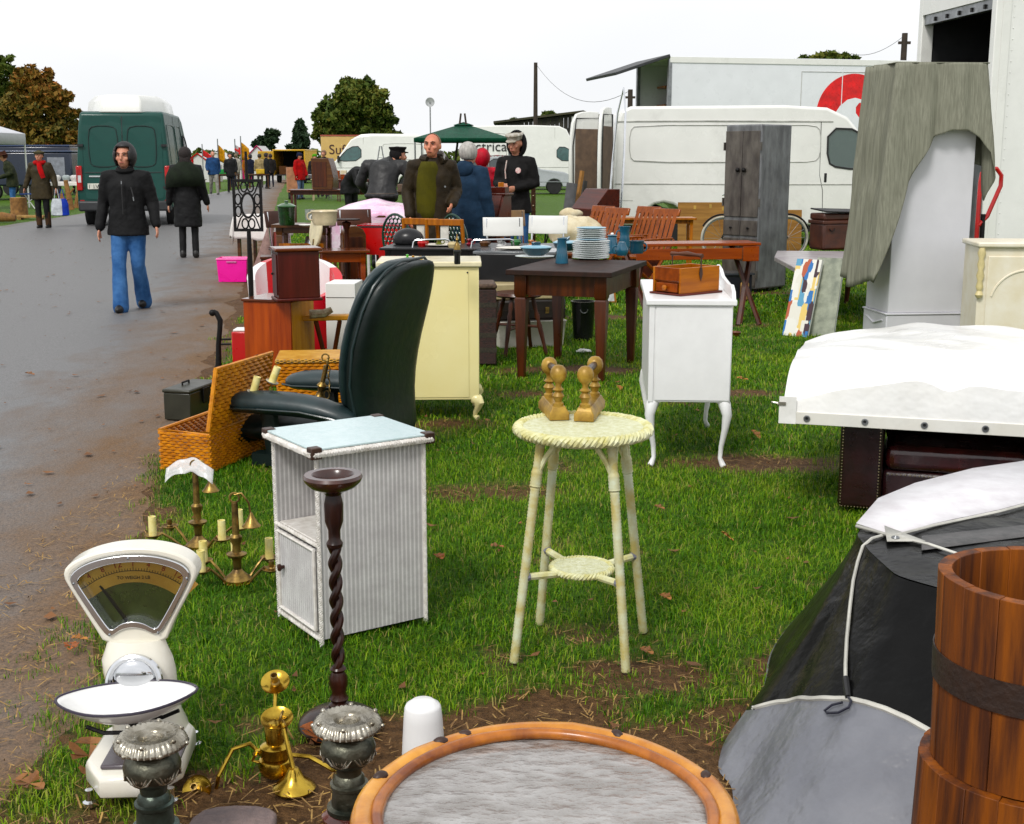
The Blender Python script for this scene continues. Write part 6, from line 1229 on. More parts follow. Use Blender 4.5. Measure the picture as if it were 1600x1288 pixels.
# white cloth table
CLOTHW = mat('white_table_cloth', (.72, .70, .68), rough=.8, c2=(.62, .58, .55), sc=5, bump=.2)
def cloth_table(name, label, loc, rz, w_, d, h, hang, m_, seed, mound=0, slump=.12):
    t = thing(name, label, 'table', loc, R(rz)); b = B()
    def f(u, v):
        x = (u - .5) * (w_ + 2 * hang); y = (v - .5) * (d + 2 * hang); ox = max(0, abs(x) - w_ / 2); oy = max(0, abs(y) - d / 2); o_ = max(ox, oy) if ox * oy == 0 else math.hypot(ox, oy) * .9
        xx = max(-w_ / 2, min(w_ / 2, x)) + math.copysign(min(ox, 1) * slump, x) + .03 * math.sin(y * 14 + seed) * min(1, ox * 5); yy = max(-d / 2, min(d / 2, y)) + math.copysign(min(oy, 1) * slump, y) + .03 * math.sin(x * 13 + seed) * min(1, oy * 5)
        z = h + .004 - min(o_, h - .01) * (1 + .12 * fold(x * 2, y * 2, seed)) + (mound * max(0, math.cos(x / w_ * 2.9)) * max(0, math.cos(y / d * 2.9)) * (1 + .4 * fold(x * 3, y * 3, seed + 4)) if o_ == 0 else 0) + .012 * fold(x * 6, y * 6, seed)
        return (xx, yy, max(.01, z))
    b.grid(f, 46, 40); b.o('cloth', m_, t, sol=.004, ang=120)
    b = B(); b.bb(-w_ / 2, w_ / 2, -d / 2, d / 2, h - .04, h - .015); b.o('table_top', WALN, t)
    for sx in (-1, 1):
        for sy in (-1, 1): b = B(); b.box(sx * (w_ / 2 - .05), sy * (d / 2 - .05), (h - .041) / 2, .04, .04, h - .041); b.o('leg', WALN, t)
    return t
cloth_table('cloth_stall', 'stall table under a crumpled white cloth at the road edge', (at(408, 340, 16.8).x, 16.8, 0), -8, .50, .7, .76, .28, CLOTHW, 3)
PINKS = mat('pink_white_polythene', (.76, .74, .76), rough=.25, c2=(.72, .40, .58), sc=3.2, bump=.4, bsc=10, bdist=.03)
cloth_table('polythene_stall', 'long stall table heaped under white and pink polythene', (at(590, 330, 16.6).x, 16.6, 0), 2, 1.15, .8, .80, .5, PINKS, 7, .16, .05)
PINKP = mat('pink_plastic', (.80, .06, .36), rough=.3, c2=(.72, .04, .30), sc=4)
def crate(u, v, z, w_, d, h, rz, label):
    p = G(u, v, z); t = thing('pink_crate', label, 'crate', p, R(rz), 'pink plastic crates'); b = B(); b.rings([[(x * s_, y * s_ + d / 2, zz) for x, y in ((-w_ / 2, -d / 2), (w_ / 2, -d / 2), (w_ / 2, d / 2), (-w_ / 2, d / 2))] for zz, s_ in ((0, .92), (h, 1), (h, .97), (.012, .89))]); b.o('crate_body', PINKP, t, bev=.006)
    b = B(); b.tube([(x, y + d / 2, h - .012) for x, y in ((-w_ / 2, -d / 2), (w_ / 2, -d / 2), (w_ / 2, d / 2), (-w_ / 2, d / 2))], .010, 6, closed=True); b.o('rim', PINKP, t); b = B(); b.bb(-.06, .06, -.012, -.003, h - .05, h - .035); b.o('hand_hold', mat('pink_pale', (.8, .3, .55), rough=.3), t)
crate(363, 441, 0, .37, .28, .29, 0, 'bright pink plastic crate on the wet road edge'); crate(660, 338, .815, .41, .3, .21, -4, 'bright pink plastic crate on the polythene-covered stall')
t = thing('rolled_carpets', 'dusky red roll of netting leaning by the white cloth table', 'roll', (at(425, 420, 15.6).x, 15.6, 0), R(0), rx=R(-10)); b = B(); b.tube([(-.16, 0, 0), (-.08, 0, .35), (-.02, 0, .68)], [(.14, .09), (.09, .07), (.04, .03)], 14); b.o('netting', mat('pink_grey_net', (.26, .17, .15), rough=.7, c2=(.18, .11, .10), sc=20), t); b = B(); b.tube([(.08, .05, 0), (.05, .05, .62)], .06, 12); b.o('roll', mat('dusky_red', (.22, .035, .025), rough=.6), t)
t = thing('white_board', 'plain white cupboard door standing behind the green armchair', 'board', (at(530, 530, 9.0).x, 9.0, 0), R(-4)); b = B(); b.bb(-.09, .12, 0, .3, 0, .63); b.o('panel', WHITE, t, bev=.004); b = B(); b.bb(-.085, .115, -.003, -.0005, .53, .534); b.o('panel_seam', STEEL, t)
t = thing('pine_trestle', 'pine plank on dark trestle legs behind the wooden chest', 'trestle', (at(508, 520, 8.6).x, 8.6, 0), R(8)); b = B(); b.box(.05, 0, .44, .44, .10, .035); b.o('plank', LIGHTW, t, bev=.008)
for x, dx in ((-.06, .09), (.10, -.08), (.2, .04)): b = B(); b.tube([(x, -.03, .42), (x + dx, .02, 0)], .016, 7); b.o('leg', OAK, t)
b = B(); b.tube([(-.1, -.06, .47), (0, -.06, .475), (.05, -.06, .50)], [.03, .028, .02], 8); b.o('carved_bracket', mat('mossy_carving', (.16, .09, .045), rough=.7, c2=(.3, .28, .2), sc=30), t)
# ================================================================ vehicles
def paint(name, c, rough=.25, dirt=.2): return mat(name, c, rough=rough, var=.03, coat=.5, dirt=dirt, sc=2.2)
VWHITE = paint('van_white', (.76, .76, .73)); VGREEN = mat('van_green', (.006, .060, .048), rough=.42, var=.05, coat=.12, spec=.3); VNAVY = paint('van_navy', (.010, .016, .04), .3); VYEL = paint('van_yellow', (.55, .33, .03)); VSILV = mat('car_silver', (.33, .35, .36), rough=.3, coat=.5, var=.03)
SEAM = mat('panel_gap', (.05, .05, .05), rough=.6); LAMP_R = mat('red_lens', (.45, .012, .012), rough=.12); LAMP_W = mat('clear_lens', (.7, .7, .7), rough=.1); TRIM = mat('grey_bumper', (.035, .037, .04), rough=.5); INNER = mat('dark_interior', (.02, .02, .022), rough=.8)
def wheel(t, x, y, r, w_=.2):
    s_ = -1 if y < 0 else 1; b = B(); b.lathe([(r * .62, -w_ / 2), (r * .95, -w_ / 2), (r, -w_ / 2 + .03), (r, w_ / 2 - .03), (r * .95, w_ / 2), (r * .62, w_ / 2)], 28, (x, y, r), (0, 1, 0)); wh = b.o('wheel', RUBBER, t)
    b = B(); b.lathe([(.001, .05), (r * .2, .05), (r * .25, .03), (r * .5, .045), (r * .62, .07), (r * .64, .08), (r * .64, -.05), (.001, -.05)], 24, (x, y, r), (0, s_, 0)); rm = b.o('rim', STEEL, wh)
    for k in range(8): a = 2 * math.pi * k / 8; b = B(); b.ell((x + r * .47 * math.cos(a), y + s_ * .055, r + r * .47 * math.sin(a)), (.02, .006, .02), 8, 4); b.o('rim_hole', BLACKP, rm)
def arch(cx, r, z0, n=8):
    a0 = math.acos(min(1, 1)); return [(cx + r * math.cos(math.pi * i / n), z0 + r * math.sin(math.pi * i / n) * .95) for i in range(n + 1)]
def vehicle(name, label, cat, loc, rz, prof, W, m_, wheels, r=.33, tum=.10, zb=1.0, wins=(), seams=(), bev=.05, group=None, hw=None):
    t = thing(name, label, cat, loc, R(rz), group); H_ = max(p[1] for p in prof)
    yw = lambda z: W / 2 * (1 - tum * max(0, (z - zb) / (H_ - zb)) ** 1.6)
    n = len(prof); b = B(); b.add([(x, -yw(z), z) for x, z in prof] + [(x, yw(z), z) for x, z in prof], [tuple(range(n)), tuple(range(2 * n - 1, n - 1, -1))] + [(i, i + n, (i + 1) % n + n, (i + 1) % n) for i in range(n)])
    body = b.o('body', m_, t, bev=bev, bseg=3, ang=30)
    for x in wheels:
        for y in (-W / 2 + .12, W / 2 - .12): wheel(t, x, y, r)
    for nm, P, mm in wins:
        for s_ in (-1, 1):
            b = B(); P2 = smooth_poly(P, 1); k = len(P2); vs = [(x, s_ * (yw(z) + .004), z) for x, z in P2] + [(x, s_ * (yw(z) - .02), z) for x, z in P2]
            b.add(vs, [tuple(range(k))] + [(i, (i + 1) % k, (i + 1) % k + k, i + k) for i in range(k)]); w_ = b.o(nm, mm, t)
            b = B(); b.tube([(x, s_ * (yw(z) + .004), z) for x, z in P2], .018, 5, closed=True); b.o('window_seal', BLACKP, w_)
    for P in seams:
        for s_ in (-1, 1): b = B(); b.tube([(x, s_ * (yw(z) - .001), z) for x, z in P[0]], P[1], 5, closed=P[2]); b.o('panel_line', SEAM if len(P) < 4 else P[3], t)
    return t, yw
WIN = mat('window_glass', (.03, .04, .042), rough=.06, spec=.9, var=.1)
def rrect(x0, x1, z0, z1, r=.1): return smooth_poly([(x0, z0 + r), (x0 + r, z0), (x1 - r, z0), (x1, z0 + r), (x1, z1 - r), (x1 - r, z1), (x0 + r, z1), (x0, z1 - r)], 1)
def van_prof(L_, H_, rw, fw, r=.40, z0=.36, nose=1.05):
    return [(0, z0), (.02, .95), (.05, H_ - .3), (.13, H_ - .07), (.3, H_), (L_ * .55, H_ + .02), (L_ - 1.65, H_ - .02), (L_ - 1.3, H_ - .18), (L_ - .62, 1.36), (L_ - .12, nose), (L_ - .02, .75), (L_, z0), (fw + r, z0)] + arch(fw, r, z0)[1:-1] + [(fw - r, z0), (rw + r, z0)] + arch(rw, r, z0)[1:-1] + [(rw - r, z0)]
# ---- white panel van, side on
VL = 5.25; CREASE = mat('soft_crease', (.50, .50, .47), rough=.4)
t, yw = vehicle('white_van', 'dirty white panel van parked side on behind the furniture', 'van', (1.70, 23.0, 0), 0, van_prof(VL, 2.34, .88, 4.45), 2.0, VWHITE, (.88, 4.45), .33, .08,
    wins=[('door_window', [(3.62, 1.98), (4.15, 1.96), (4.58, 1.5), (4.56, 1.28), (3.8, 1.32), (3.62, 1.42)], DGLASS)],
    seams=[(rrect(.28, 2.65, 1.42, 2.03), .007, True, CREASE), (rrect(2.75, 3.5, 1.42, 2.03), .007, True, CREASE), ([(.04, 1.06), (2.2, 1.05), (4.0, 1.05), (4.9, 1.04)], .010, False, CREASE), ([(.06, 2.09), (1.5, 2.1), (3.7, 2.09)], .012, False, CREASE), ([(3.5, 2.08), (3.5, 1.2), (3.56, .95), (3.58, .42)], .006, False), ([(4.88, .98), (4.86, .5)], .006, False), ([(.05, .78), (.35, .78)], .006, False, CREASE)])
b = B(); b.bb(.0, VL - .1, -.92, .92, .25, .37); b.o('chassis', INNER, t)
b = B(); b.bb(3.5, 4.6, -.9, .9, .45, .9); b.o('cab_floor', INNER, t)
for y in (-.97, .97):
    b = B(); b.box(3.6, y * 1.012, 1.16, .05, .04, .16); b.o('door_handle', BLACKP, t, bev=.01); b = B(); b.box(4.62, y * 1.15, 1.42, .06, .22, .26); b.o('wing_mirror', BLACKP, t, bev=.03)
    b = B(); b.circ((.88, y * 1.005, .36), .42, .02, 20, 6, X_, Z_, 0, math.pi); b.o('wheel_arch', VWHITE, t)
b = B(); b.bb(-.05, .06, -.98, .98, .36, .52); b.o('rear_bumper', TRIM, t, bev=.03)
b = B(); b.bb(VL - .15, VL + .04, -.98, .98, .34, .62); b.o('front_bumper', TRIM, t, bev=.04)
CARDT = mat('fawn_trim', (.17, .115, .08), rough=.8, c2=(.11, .075, .055), sc=6)
for hx, hy, a, lab in ((-.02, -1.0, -108, 'near'), (-.02, 1.0, 222, 'far')):
    M_ = Matrix.Translation((hx, hy, 0)) @ Matrix.Rotation(R(a), 4, 'Z'); b = B(); b.M = M_; b.prism(smooth_poly([(0, .5), (.86, .5), (.88, 1.7), (.8, 2.24), (.5, 2.32), (.05, 2.3)], 1), (0, -.03, 0), X_, Z_, (0, .06, 0)); d_ = b.o('rear_door', VWHITE, t, bev=.015)
    for sy in (-1, 1): b = B(); b.M = M_; b.bb(.12, .76, sy * .0305, sy * .04, .62, 2.0) if sy > 0 else b.bb(.12, .76, -.04, -.0305, .62, 2.0); b.o('trim_panel', CARDT, d_); b = B(); b.M = M_; b.tube([(.08, sy * .034, .6), (.8, sy * .034, .6), (.82, sy * .034, 1.7), (.74, sy * .034, 2.18), (.12, sy * .034, 2.2)], .014, 5, closed=True); b.o('door_seal', BLACKP, d_)
# ---- articulated lorry trailer with red roundel
LW = paint('lorry_white', (.74, .755, .78), .3, .06); LRED = mat('logo_red', (.72, .012, .010), rough=.3)
t = thing('box_lorry', 'long white box lorry with red wave roundel and raised tail flap', 'lorry', (3.7, 31.0, 0), R(12.5)); LH, LZ, LL, LWD = 3.82, 1.05, 10.5, 2.45
def slab(nm, x0, x1, y0, y1, z0, z1, m_, p=None, **k): b = B(); b.bb(x0, x1, y0, y1, z0, z1); return b.o(nm, m_, p or t, **k)
sd_ = slab('side_wall', .02, LL, 0, .06, LZ, LH - .06, LW); slab('side_wall', .02, LL, LWD - .06, LWD, LZ, LH - .06, LW); slab('roof', 0, LL, 0, LWD, LH - .06, LH, LW, bev=.02); slab('floor', 0, LL, .061, LWD - .061, LZ, LZ + .08, INNER); slab('front_wall', LL - .06, LL, .061, LWD - .061, LZ + .08, LH - .061, LW)
slab('top_rail', .0, LL, -.02, -.0005, LH - .14, LH - .01, VWHITE, sd_); slab('rear_post', -.03, .05, -.015, .09, LZ, LH - .0605, STEEL); slab('rear_post', -.03, .05, LWD - .09, LWD + .01, LZ, LH - .0605, STEEL); slab('chassis', .3, LL, .5, LWD - .5, .7, LZ - .001, INNER)
for x in (1.4, 2.6, 8.5):
    for y in (.25, LWD - .25): wheel(t, x, y, .48, .3)
b = B(); a_ = R(18); b.M = Matrix.Translation((0, 0, LH)) @ Matrix.Rotation(-a_, 4, 'Y'); b.bb(-1.4, 0, -.03, LWD + .03, -.02, .05); b.o('tail_flap', TRIM, t, bev=.01)
slab('wood_stack', .8, 1.5, .5, LWD - .2, LZ + .081, LZ + 1.2, WALN)
for z in (2.3, 2.75, 3.2): slab('shelf', .5, 2.6, LWD - .7, LWD - .08, z, z + .05, PINEC)
for i in range(5): slab('stored_board', .7 + i * .2, .76 + i * .2, LWD - 1.2 + .1 * i, LWD - .75, LZ + 1.2 if i % 2 else 2.36, 2.7 + .15 * (i % 3), WALN if i % 2 else PINED)
def onside(u, v):   # lorry side plane -> local x,z
    r = ray(u, v); n_ = Vector((-math.sin(R(12.5)), math.cos(R(12.5)), 0)); p_ = Vector((3.7, 31, 0)); k = (p_ - Vector((0, 0, CAMH))).dot(n_) / r.dot(n_); q = Vector((0, 0, CAMH)) + r * k - p_; return (q.dot(Vector((math.cos(R(12.5)), math.sin(R(12.5)), 0))), q.z)
lc = onside(1333, 180); rr_ = onside(1275, 180); rad = lc[0] - rr_[0]
b = B(); b.lathe([(.001, 0), (rad, 0), (rad, .004), (.001, .004)], 64, (lc[0], -.0005, lc[1]), (0, -1, 0)); lg = b.o('red_roundel', LRED, t)
b = B(); b.prism([onside(u, v) for u, v in ((1296, 205), (1303, 180), (1312, 166), (1324, 156), (1336, 153), (1347, 156), (1351, 160), (1342, 161), (1337, 168), (1337, 177), (1342, 184), (1352, 188), (1368, 188), (1392, 178), (1392, 192), (1360, 192), (1346, 191), (1352, 200), (1362, 212), (1380, 225), (1375, 236), (1330, 240), (1300, 225))], (0, -.0048, 0), X_, Z_, (0, -.003, 0)); b.o('white_wave', LW, lg)
q0, q1 = onside(1253, 112), onside(1318, 112); q2_ = onside(1253, 300); b = B(); b.tube([(q0[0], -.004, q2_[1]), (q0[0], -.004, q0[1]), (q1[0] + 1, -.004, q0[1])], .010, 5); b.o('door_outline', CREASE, sd_)
b = B(); b.tube([(q1[0] - .02, -.006, LZ + .1), (q1[0] - .02, -.006, LH - .2)], .012, 5); b.o('panel_joint', LW, sd_)
# ---- white Luton lorry at the right edge, rear end open
t = thing('luton_lorry', 'white box lorry at the right edge with its rear open and dark inside', 'lorry', (5.66, 15.45, 0), R(6.3)); LH, LZ, LL, LWD = 3.62, .52, 5.2, 2.12
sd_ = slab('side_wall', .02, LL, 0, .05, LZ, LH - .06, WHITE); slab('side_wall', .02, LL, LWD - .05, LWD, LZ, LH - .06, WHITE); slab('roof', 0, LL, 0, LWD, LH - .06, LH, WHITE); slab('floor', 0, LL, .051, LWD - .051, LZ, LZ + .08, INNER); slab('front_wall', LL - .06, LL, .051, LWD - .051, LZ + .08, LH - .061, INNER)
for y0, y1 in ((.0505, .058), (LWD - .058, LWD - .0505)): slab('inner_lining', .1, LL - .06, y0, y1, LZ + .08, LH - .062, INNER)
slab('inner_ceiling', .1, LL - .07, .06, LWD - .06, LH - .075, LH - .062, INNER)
slab('rear_post', -.06, .10, -.02, .10, LZ, LH - .0605, VWHITE, bev=.01); slab('rear_post', -.06, .10, LWD - .1, LWD + .02, LZ, LH - .0605, VWHITE, bev=.01); slab('header', -.061, .099, .1005, LWD - .1005, LH - .30, LH - .0605, VWHITE)
sh = slab('roller_shutter', -.03, .06, .101, LWD - .101, LH - .42, LH - .301, STEEL)
for i in range(5): slab('shutter_roller', -.05, -.031, .3 + i * .34, .34 + i * .34, LH - .40, LH - .35, IRON, sh)
slab('edge_strip', .02, .12, -.028, -.0205, LZ, LH - .08, VWHITE, sd_)
for i in range(24): b = B(); b.ell((.17, -.003, .6 + i * .125), (.008, .004, .008), 6, 4); b.o('rivet', WHITE, sd_)
slab('skirt', .15, LL, .1, .14, .2, LZ - .001, INNER); slab('chassis', .2, LL + 1.5, .4, LWD - .4, .3, LZ - .002, INNER)
slab('tail_lift_plate', -.16, -.08, -.02, .75, .30, 2.16, mat('grey_tail_lift', (.10, .105, .11), rough=.5, dirt=.3)); slab('tail_lift_ram', -.20, -.14, .12, .2, .05, 1.3, IRON)
for x in (1.5, LL + .8):
    for y in (.22, LWD - .22): wheel(t, x, y, .36, .22)
b = B(); b.prism([(LL + .05, .4), (LL + 1.9, .4), (LL + 1.9, 1.1), (LL + 1.3, 1.3), (LL + .9, 2.1), (LL + .05, 2.2)], (0, .1, 0), X_, Z_, (0, LWD - .2, 0)); b.o('cab', VWHITE, t, bev=.05)
# ---- dark green high-roof van seen from behind
gp = [(0, .42), (-.01, 1.0), (.08, 2.1), (.14, 2.43), (.3, 2.47), (3.4, 2.47), (3.75, 2.35), (4.4, 1.45), (4.95, 1.15), (5.02, .42), (4.42, .42)] + arch(4.02, .4, .42)[1:-1] + [(3.62, .42), (1.35, .42)] + arch(.95, .4, .42)[1:-1] + [(.55, .42)]
t, yw = vehicle('green_van', 'dark green high-roof van standing on the road, seen from behind', 'van', (-8.35, 28.0, 0), 98.3, gp, 1.98, VGREEN, (.95, 4.02), .34, .13, seams=[(rrect(.35, 1.75, 1.3, 2.2), .008, True, VGREEN), (rrect(1.85, 3.1, 1.3, 2.2), .008, True, VGREEN), ([(1.8, 2.4), (1.8, .6)], .008, False), ([(3.15, 2.4), (3.15, .6)], .008, False)], wins=[('cab_window', [(3.3, 2.0), (3.75, 2.0), (4.2, 1.5), (4.2, 1.35), (3.3, 1.35)], WIN)])
b = B(); b.rings([[(x, y, 2.44) for x, y in smooth_poly([(.14, -.84), (3.4, -.84), (3.4, .84), (.14, .84)], 1)], [(x, y, 2.68) for x, y in smooth_poly([(.2, -.80), (3.3, -.80), (3.3, .80), (.2, .80)], 1)], [(x, y, 2.82) for x, y in smooth_poly([(.34, -.66), (3.0, -.66), (3.0, .66), (.34, .66)], 1)]]); b.o('high_roof', VWHITE, t, bev=.03)
rx_ = lambda z: np.interp(z, [.42, 1.0, 2.1, 2.43], [0, -.01, .08, .14])
def onrear(P, r, m_, nm, par, off=.006, closed=True): b = B(); b.tube([(rx_(z) - off, y, z) for y, z in P], r, 5, closed=closed); return b.o(nm, m_, par)
for s_ in (-1, 1):
    b = B(); P = rrect(min(s_ * .02, s_ * .82), max(s_ * .02, s_ * .82), .62, 2.36, .06); b.add([(rx_(z) - .008, y, z) for y, z in P] + [(rx_(z) + .02, y, z) for y, z in P], [tuple(range(len(P)))] + [(i, (i + 1) % len(P), (i + 1) % len(P) + len(P), i + len(P)) for i in range(len(P))]); d_ = b.o('rear_door', VGREEN, t, bev=.01)
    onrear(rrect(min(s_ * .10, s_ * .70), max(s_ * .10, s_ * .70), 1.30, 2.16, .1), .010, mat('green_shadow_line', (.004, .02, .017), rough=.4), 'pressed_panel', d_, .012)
    b = B(); b.bb(-.05, .12, min(s_ * .86, s_ * .985), max(s_ * .86, s_ * .985), .80, 1.32); lt = b.o('tail_lamp', LAMP_R, t, bev=.02); b = B(); b.bb(-.054, .0, min(s_ * .885, s_ * .95), max(s_ * .885, s_ * .95), .97, 1.12); b.o('clear_lens', LAMP_W, lt)
    for z in (.86, 1.75): b = B(); b.box(.02, s_ * .87, z, .07, .12, .05); b.o('hinge', BLACKP, d_)
    b = B(); b.bb(-.06, -.04, min(s_ * .84, s_ * .93), max(s_ * .84, s_ * .93), .50, .60); b.o('reflector', LAMP_R, t)
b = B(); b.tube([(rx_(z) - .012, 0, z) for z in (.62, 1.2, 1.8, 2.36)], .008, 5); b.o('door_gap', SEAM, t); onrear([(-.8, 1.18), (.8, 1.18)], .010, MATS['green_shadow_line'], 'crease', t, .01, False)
b = B(); b.bb(-.10, .1, -.97, .97, .36, .58); b.o('rear_bumper', TRIM, t, bev=.04); b = B(); b.bb(-.03, -.012, .30, .76, .83, .95); pt = b.o('number_plate', mat('plate_white', (.7, .7, .62), rough=.4), t); text('1 1V', .12, BLACKINK, pt, (-.032, .64, .845), (math.pi / 2, 0, -math.pi / 2), 'plate_characters', .001, 'CENTER')
for y0, y1 in ((.3, .72), (-.55, -.30)): b = B(); b.bb(-.024, -.012, y0, y1, 1.085, 1.115); b.o('chrome_badge', CHROME, t)
# ---- silver estate car
cp_ = [(0, .35), (-.02, .75), (.05, 1.0), (.25, 1.42), (.5, 1.5), (1.6, 1.54), (2.35, 1.48), (3.1, 1.02), (4.05, .90), (4.45, .72), (4.5, .32), (3.98, .30)] + arch(3.64, .34, .3)[1:-1] + [(3.3, .30), (1.18, .30)] + arch(.84, .34, .3)[1:-1] + [(.5, .30)]
t, yw = vehicle('silver_car', 'silver estate car parked behind the shoppers', 'car', (at(728, 300, 53.5).x, 53.5 + .9, 0), 0, cp_, 1.78, VSILV, (.84, 3.64), .31, .25, .95, wins=[('rear_window', [(.3, 1.32), (.62, 1.42), (.9, 1.43), (.9, 1.0), (.25, 1.02)], WIN), ('rear_door_window', [(.98, 1.43), (1.62, 1.44), (1.62, .98), (.98, 1.0)], WIN), ('front_window', [(1.70, 1.44), (2.25, 1.40), (2.85, 1.03), (2.8, .96), (1.70, .98)], WIN)], seams=[([(.95, 1.0), (.95, .4)], .006, False), ([(1.66, .98), (1.66, .35)], .006, False), ([(2.88, .98), (2.8, .4)], .006, False), ([(.1, .55), (4.4, .5)], .014, False, VSILV)], bev=.04)
for y in (-.6, .6): b = B(); b.tube([(.5, y, 1.55), (2.1, y, 1.57)], .018, 6); b.o('roof_rail', BLACKP, t)
for s_ in (-1, 1): b = B(); b.box(2.75, s_ * .95, 1.02, .12, .16, .12); b.o('wing_mirror', BLACKP, t, bev=.03); b = B(); b.bb(4.36, 4.47, min(s_ * .55, s_ * .85), max(s_ * .55, s_ * .85), .62, .76); b.o('headlamp', LAMP_W, t)
# ---- further vans
def far_van(label, u, Y, face, L_, H_, m_, nm='parked_van', W=2.0, group='vans parked beyond the stalls', rz=0):
    fr = 1 if face == 'r' else -1; x = at(u, 250, Y).x; t, yw = vehicle(nm, label, 'van', (x, Y + W / 2, 0), 0 if fr > 0 else 180, van_prof(L_, H_, 1.1, L_ - .95), W, m_, (1.1, L_ - .95), .34, .1, wins=[('cab_window', [(L_ - 1.75, 1.98), (L_ - 1.25, 1.96), (L_ - .75, 1.45), (L_ - .8, 1.32), (L_ - 1.75, 1.36)], mat('teal_window', (.05, .12, .115), rough=.06, spec=.9))], seams=[([(L_ - 1.85, H_ - .1), (L_ - 1.85, .45)], .012, False, CREASE), ([(.1, 1.05), (L_ - .4, 1.04)], .014, False, CREASE), (rrect(.4, 2.2, 1.4, H_ - .35), .012, True, CREASE)], group=group)
    b = B(); b.bb(L_ - .12, L_ + .05, -.98, .98, .34, .62); b.o('front_bumper', TRIM, t, bev=.04)
    for s_ in (-1, 1): b = B(); b.box(L_ - .75, s_ * 1.1, 1.42, .08, .2, .3); b.o('wing_mirror', BLACKP, t)
    b = B(); b.bb(.3, L_ - .2, -.9, .9, .25, .37); b.o('chassis', INNER, t); return t
t = far_van('white high-roof hire van with dark lettering behind the green gazebo', 718, 61, 'r', 6.3, 2.95, VWHITE)
for s_, x, z, m_, sz in (('ctrical', 1.55, 1.78, BLACKINK, .66), ('ENTAL', 1.75, 1.36, mat('faded_red_ink', (.55, .2, .2), rough=.5), .36)): text(s_, sz, m_, t, (x, -1.0 + .02 * (z - 1), z), (math.pi / 2, 0, 0), 'lettering', .004)
far_van('white van with teal cab window facing left behind the shoppers', 675, 58, 'l', 4.9, 2.45, VWHITE); far_van('rearmost white van half hidden behind the teal-windowed van', 660, 66, 'l', 4.75, 2.65, VWHITE); far_van('small white van glimpsed right of the hire van', 905, 66, 'r', 5, 2.2, VWHITE)
# tan removal lorry
t = thing('removal_lorry', 'tan removal lorry with dark lettering under the big tree', 'lorry', (at(502, 250, 92).x, 92, 0)); LH, LZ = 3.05, .8; TAN = paint('lorry_tan', (.55, .38, .16)); slab('box_body', 0, 6.4, 0, 2.4, LZ, LH - .1, TAN, bev=.02); slab('roof_edge', -.03, 6.43, -.03, 2.43, LH - .1, LH, paint('lorry_red_edge', (.30, .07, .04))); slab('chassis', .2, 7.5, .4, 2, .5, LZ - .001, INNER); slab('cab', 6.5, 8.2, .05, 2.35, .5, 2.5, TAN, bev=.1)
for x in (1.2, 7.2):
    for y in (.25, 2.15): wheel(t, x, y, .45, .28)
text('Suf', .95, mat('dark_red_letter', (.06, .015, .015), rough=.5), t, (.55, -.02, 1.72), (math.pi / 2, 0, 0), 'lettering', .004, 'LEFT')
# yellow van, rear doors open towards us
t = thing('yellow_van', 'yellow van with its rear doors wide open far down the road', 'van', (at(453, 300, 76).x, 76, 0), R(0)); slab('roof', -.95, .95, 0, 4.6, 1.86, 1.95, VYEL, bev=.03); slab('side', -.95, -.88, 0.001, 4.6, .45, 1.859, VYEL); slab('side', .88, .95, 0.001, 4.6, .45, 1.859, VYEL); slab('load_floor', -.879, .879, .01, 4.5, .45, .52, INNER); slab('bulkhead', -.879, .879, 3.2, 3.25, .52, 1.858, INNER); slab('cab', -.9, .9, 4.61, 5.6, .45, 1.4, VYEL, bev=.1)
b = B(); b.M = Matrix.Translation((-.93, 0, 0)) @ Matrix.Rotation(R(-160), 4, 'Z'); b.bb(0, .86, -.03, .03, .5, 1.85); d_ = b.o('rear_door', VYEL, t, bev=.02); b = B(); b.M = Matrix.Translation((-.93, 0, 0)) @ Matrix.Rotation(R(-160), 4, 'Z'); b.bb(.1, .76, .031, .04, .6, 1.75); b.o('door_card', mat('door_card_ply', (.42, .28, .08), rough=.6), d_)
for x in (-.75, .75): b = B(); b.lathe([(.3, -.1), (.32, -.08), (.32, .08), (.3, .1)], 20, (x, .9, .32), X_); b.o('wheel', RUBBER, t); slab('load_box', x * .6 - .2, x * .6 + .2, .4, .9, .521, 1.0, WALN)
# navy horse boxes and a caravan on the left
t = thing('navy_horsebox', 'long navy blue horsebox behind the left stall', 'horsebox', (at(-60, 260, 46).x, 46, 0), R(2)); slab('box_body', 0, 3.85, 0, 2.2, .5, 1.68, VNAVY, bev=.06); slab('roof', -.03, 3.88, -.03, 2.23, 1.681, 1.73, paint('navy_roof', (.05, .07, .14)), bev=.02); slab('end_window', 3.0, 3.6, -.012, .0, .8, 1.5, mat('grey_window', (.25, .26, .30), rough=.1))
for x in (1.0, 2.2): wheel(t, x, .15, .3)
t = thing('navy_van', 'second navy box van behind the horsebox', 'van', (at(-20, 250, 52).x, 52, 0), R(1)); slab('box_body', 0, 3.3, 0, 2.2, .5, 1.93, VNAVY, bev=.06); slab('roof_edge', .0, 3.3, -.02, 2.2, 1.931, 1.99, paint('navy_edge', (.03, .05, .12)))
for x in (.8, 2.5): wheel(t, x, .15, .3)
t = thing('caravan', 'white touring caravan left of the green van', 'caravan', (at(98, 250, 58).x, 58, 0)); b = B(); b.prism(smooth_poly([(0, .5), (3.8, .5), (3.9, 1.4), (3.6, 1.9), (.3, 1.95), (-.1, 1.3)], 1), (0, 0, 0), X_, Z_, (0, 2.1, 0)); b.o('shell', VWHITE, t, bev=.08); slab('window', .6, 1.6, -.02, 0, 1.15, 1.6, WIN); slab('blue_band', .05, 3.7, -.015, -.001, .85, 1.0, mat('blue_band', (.03, .2, .4), rough=.4)); wheel(t, 1.9, .15, .3)
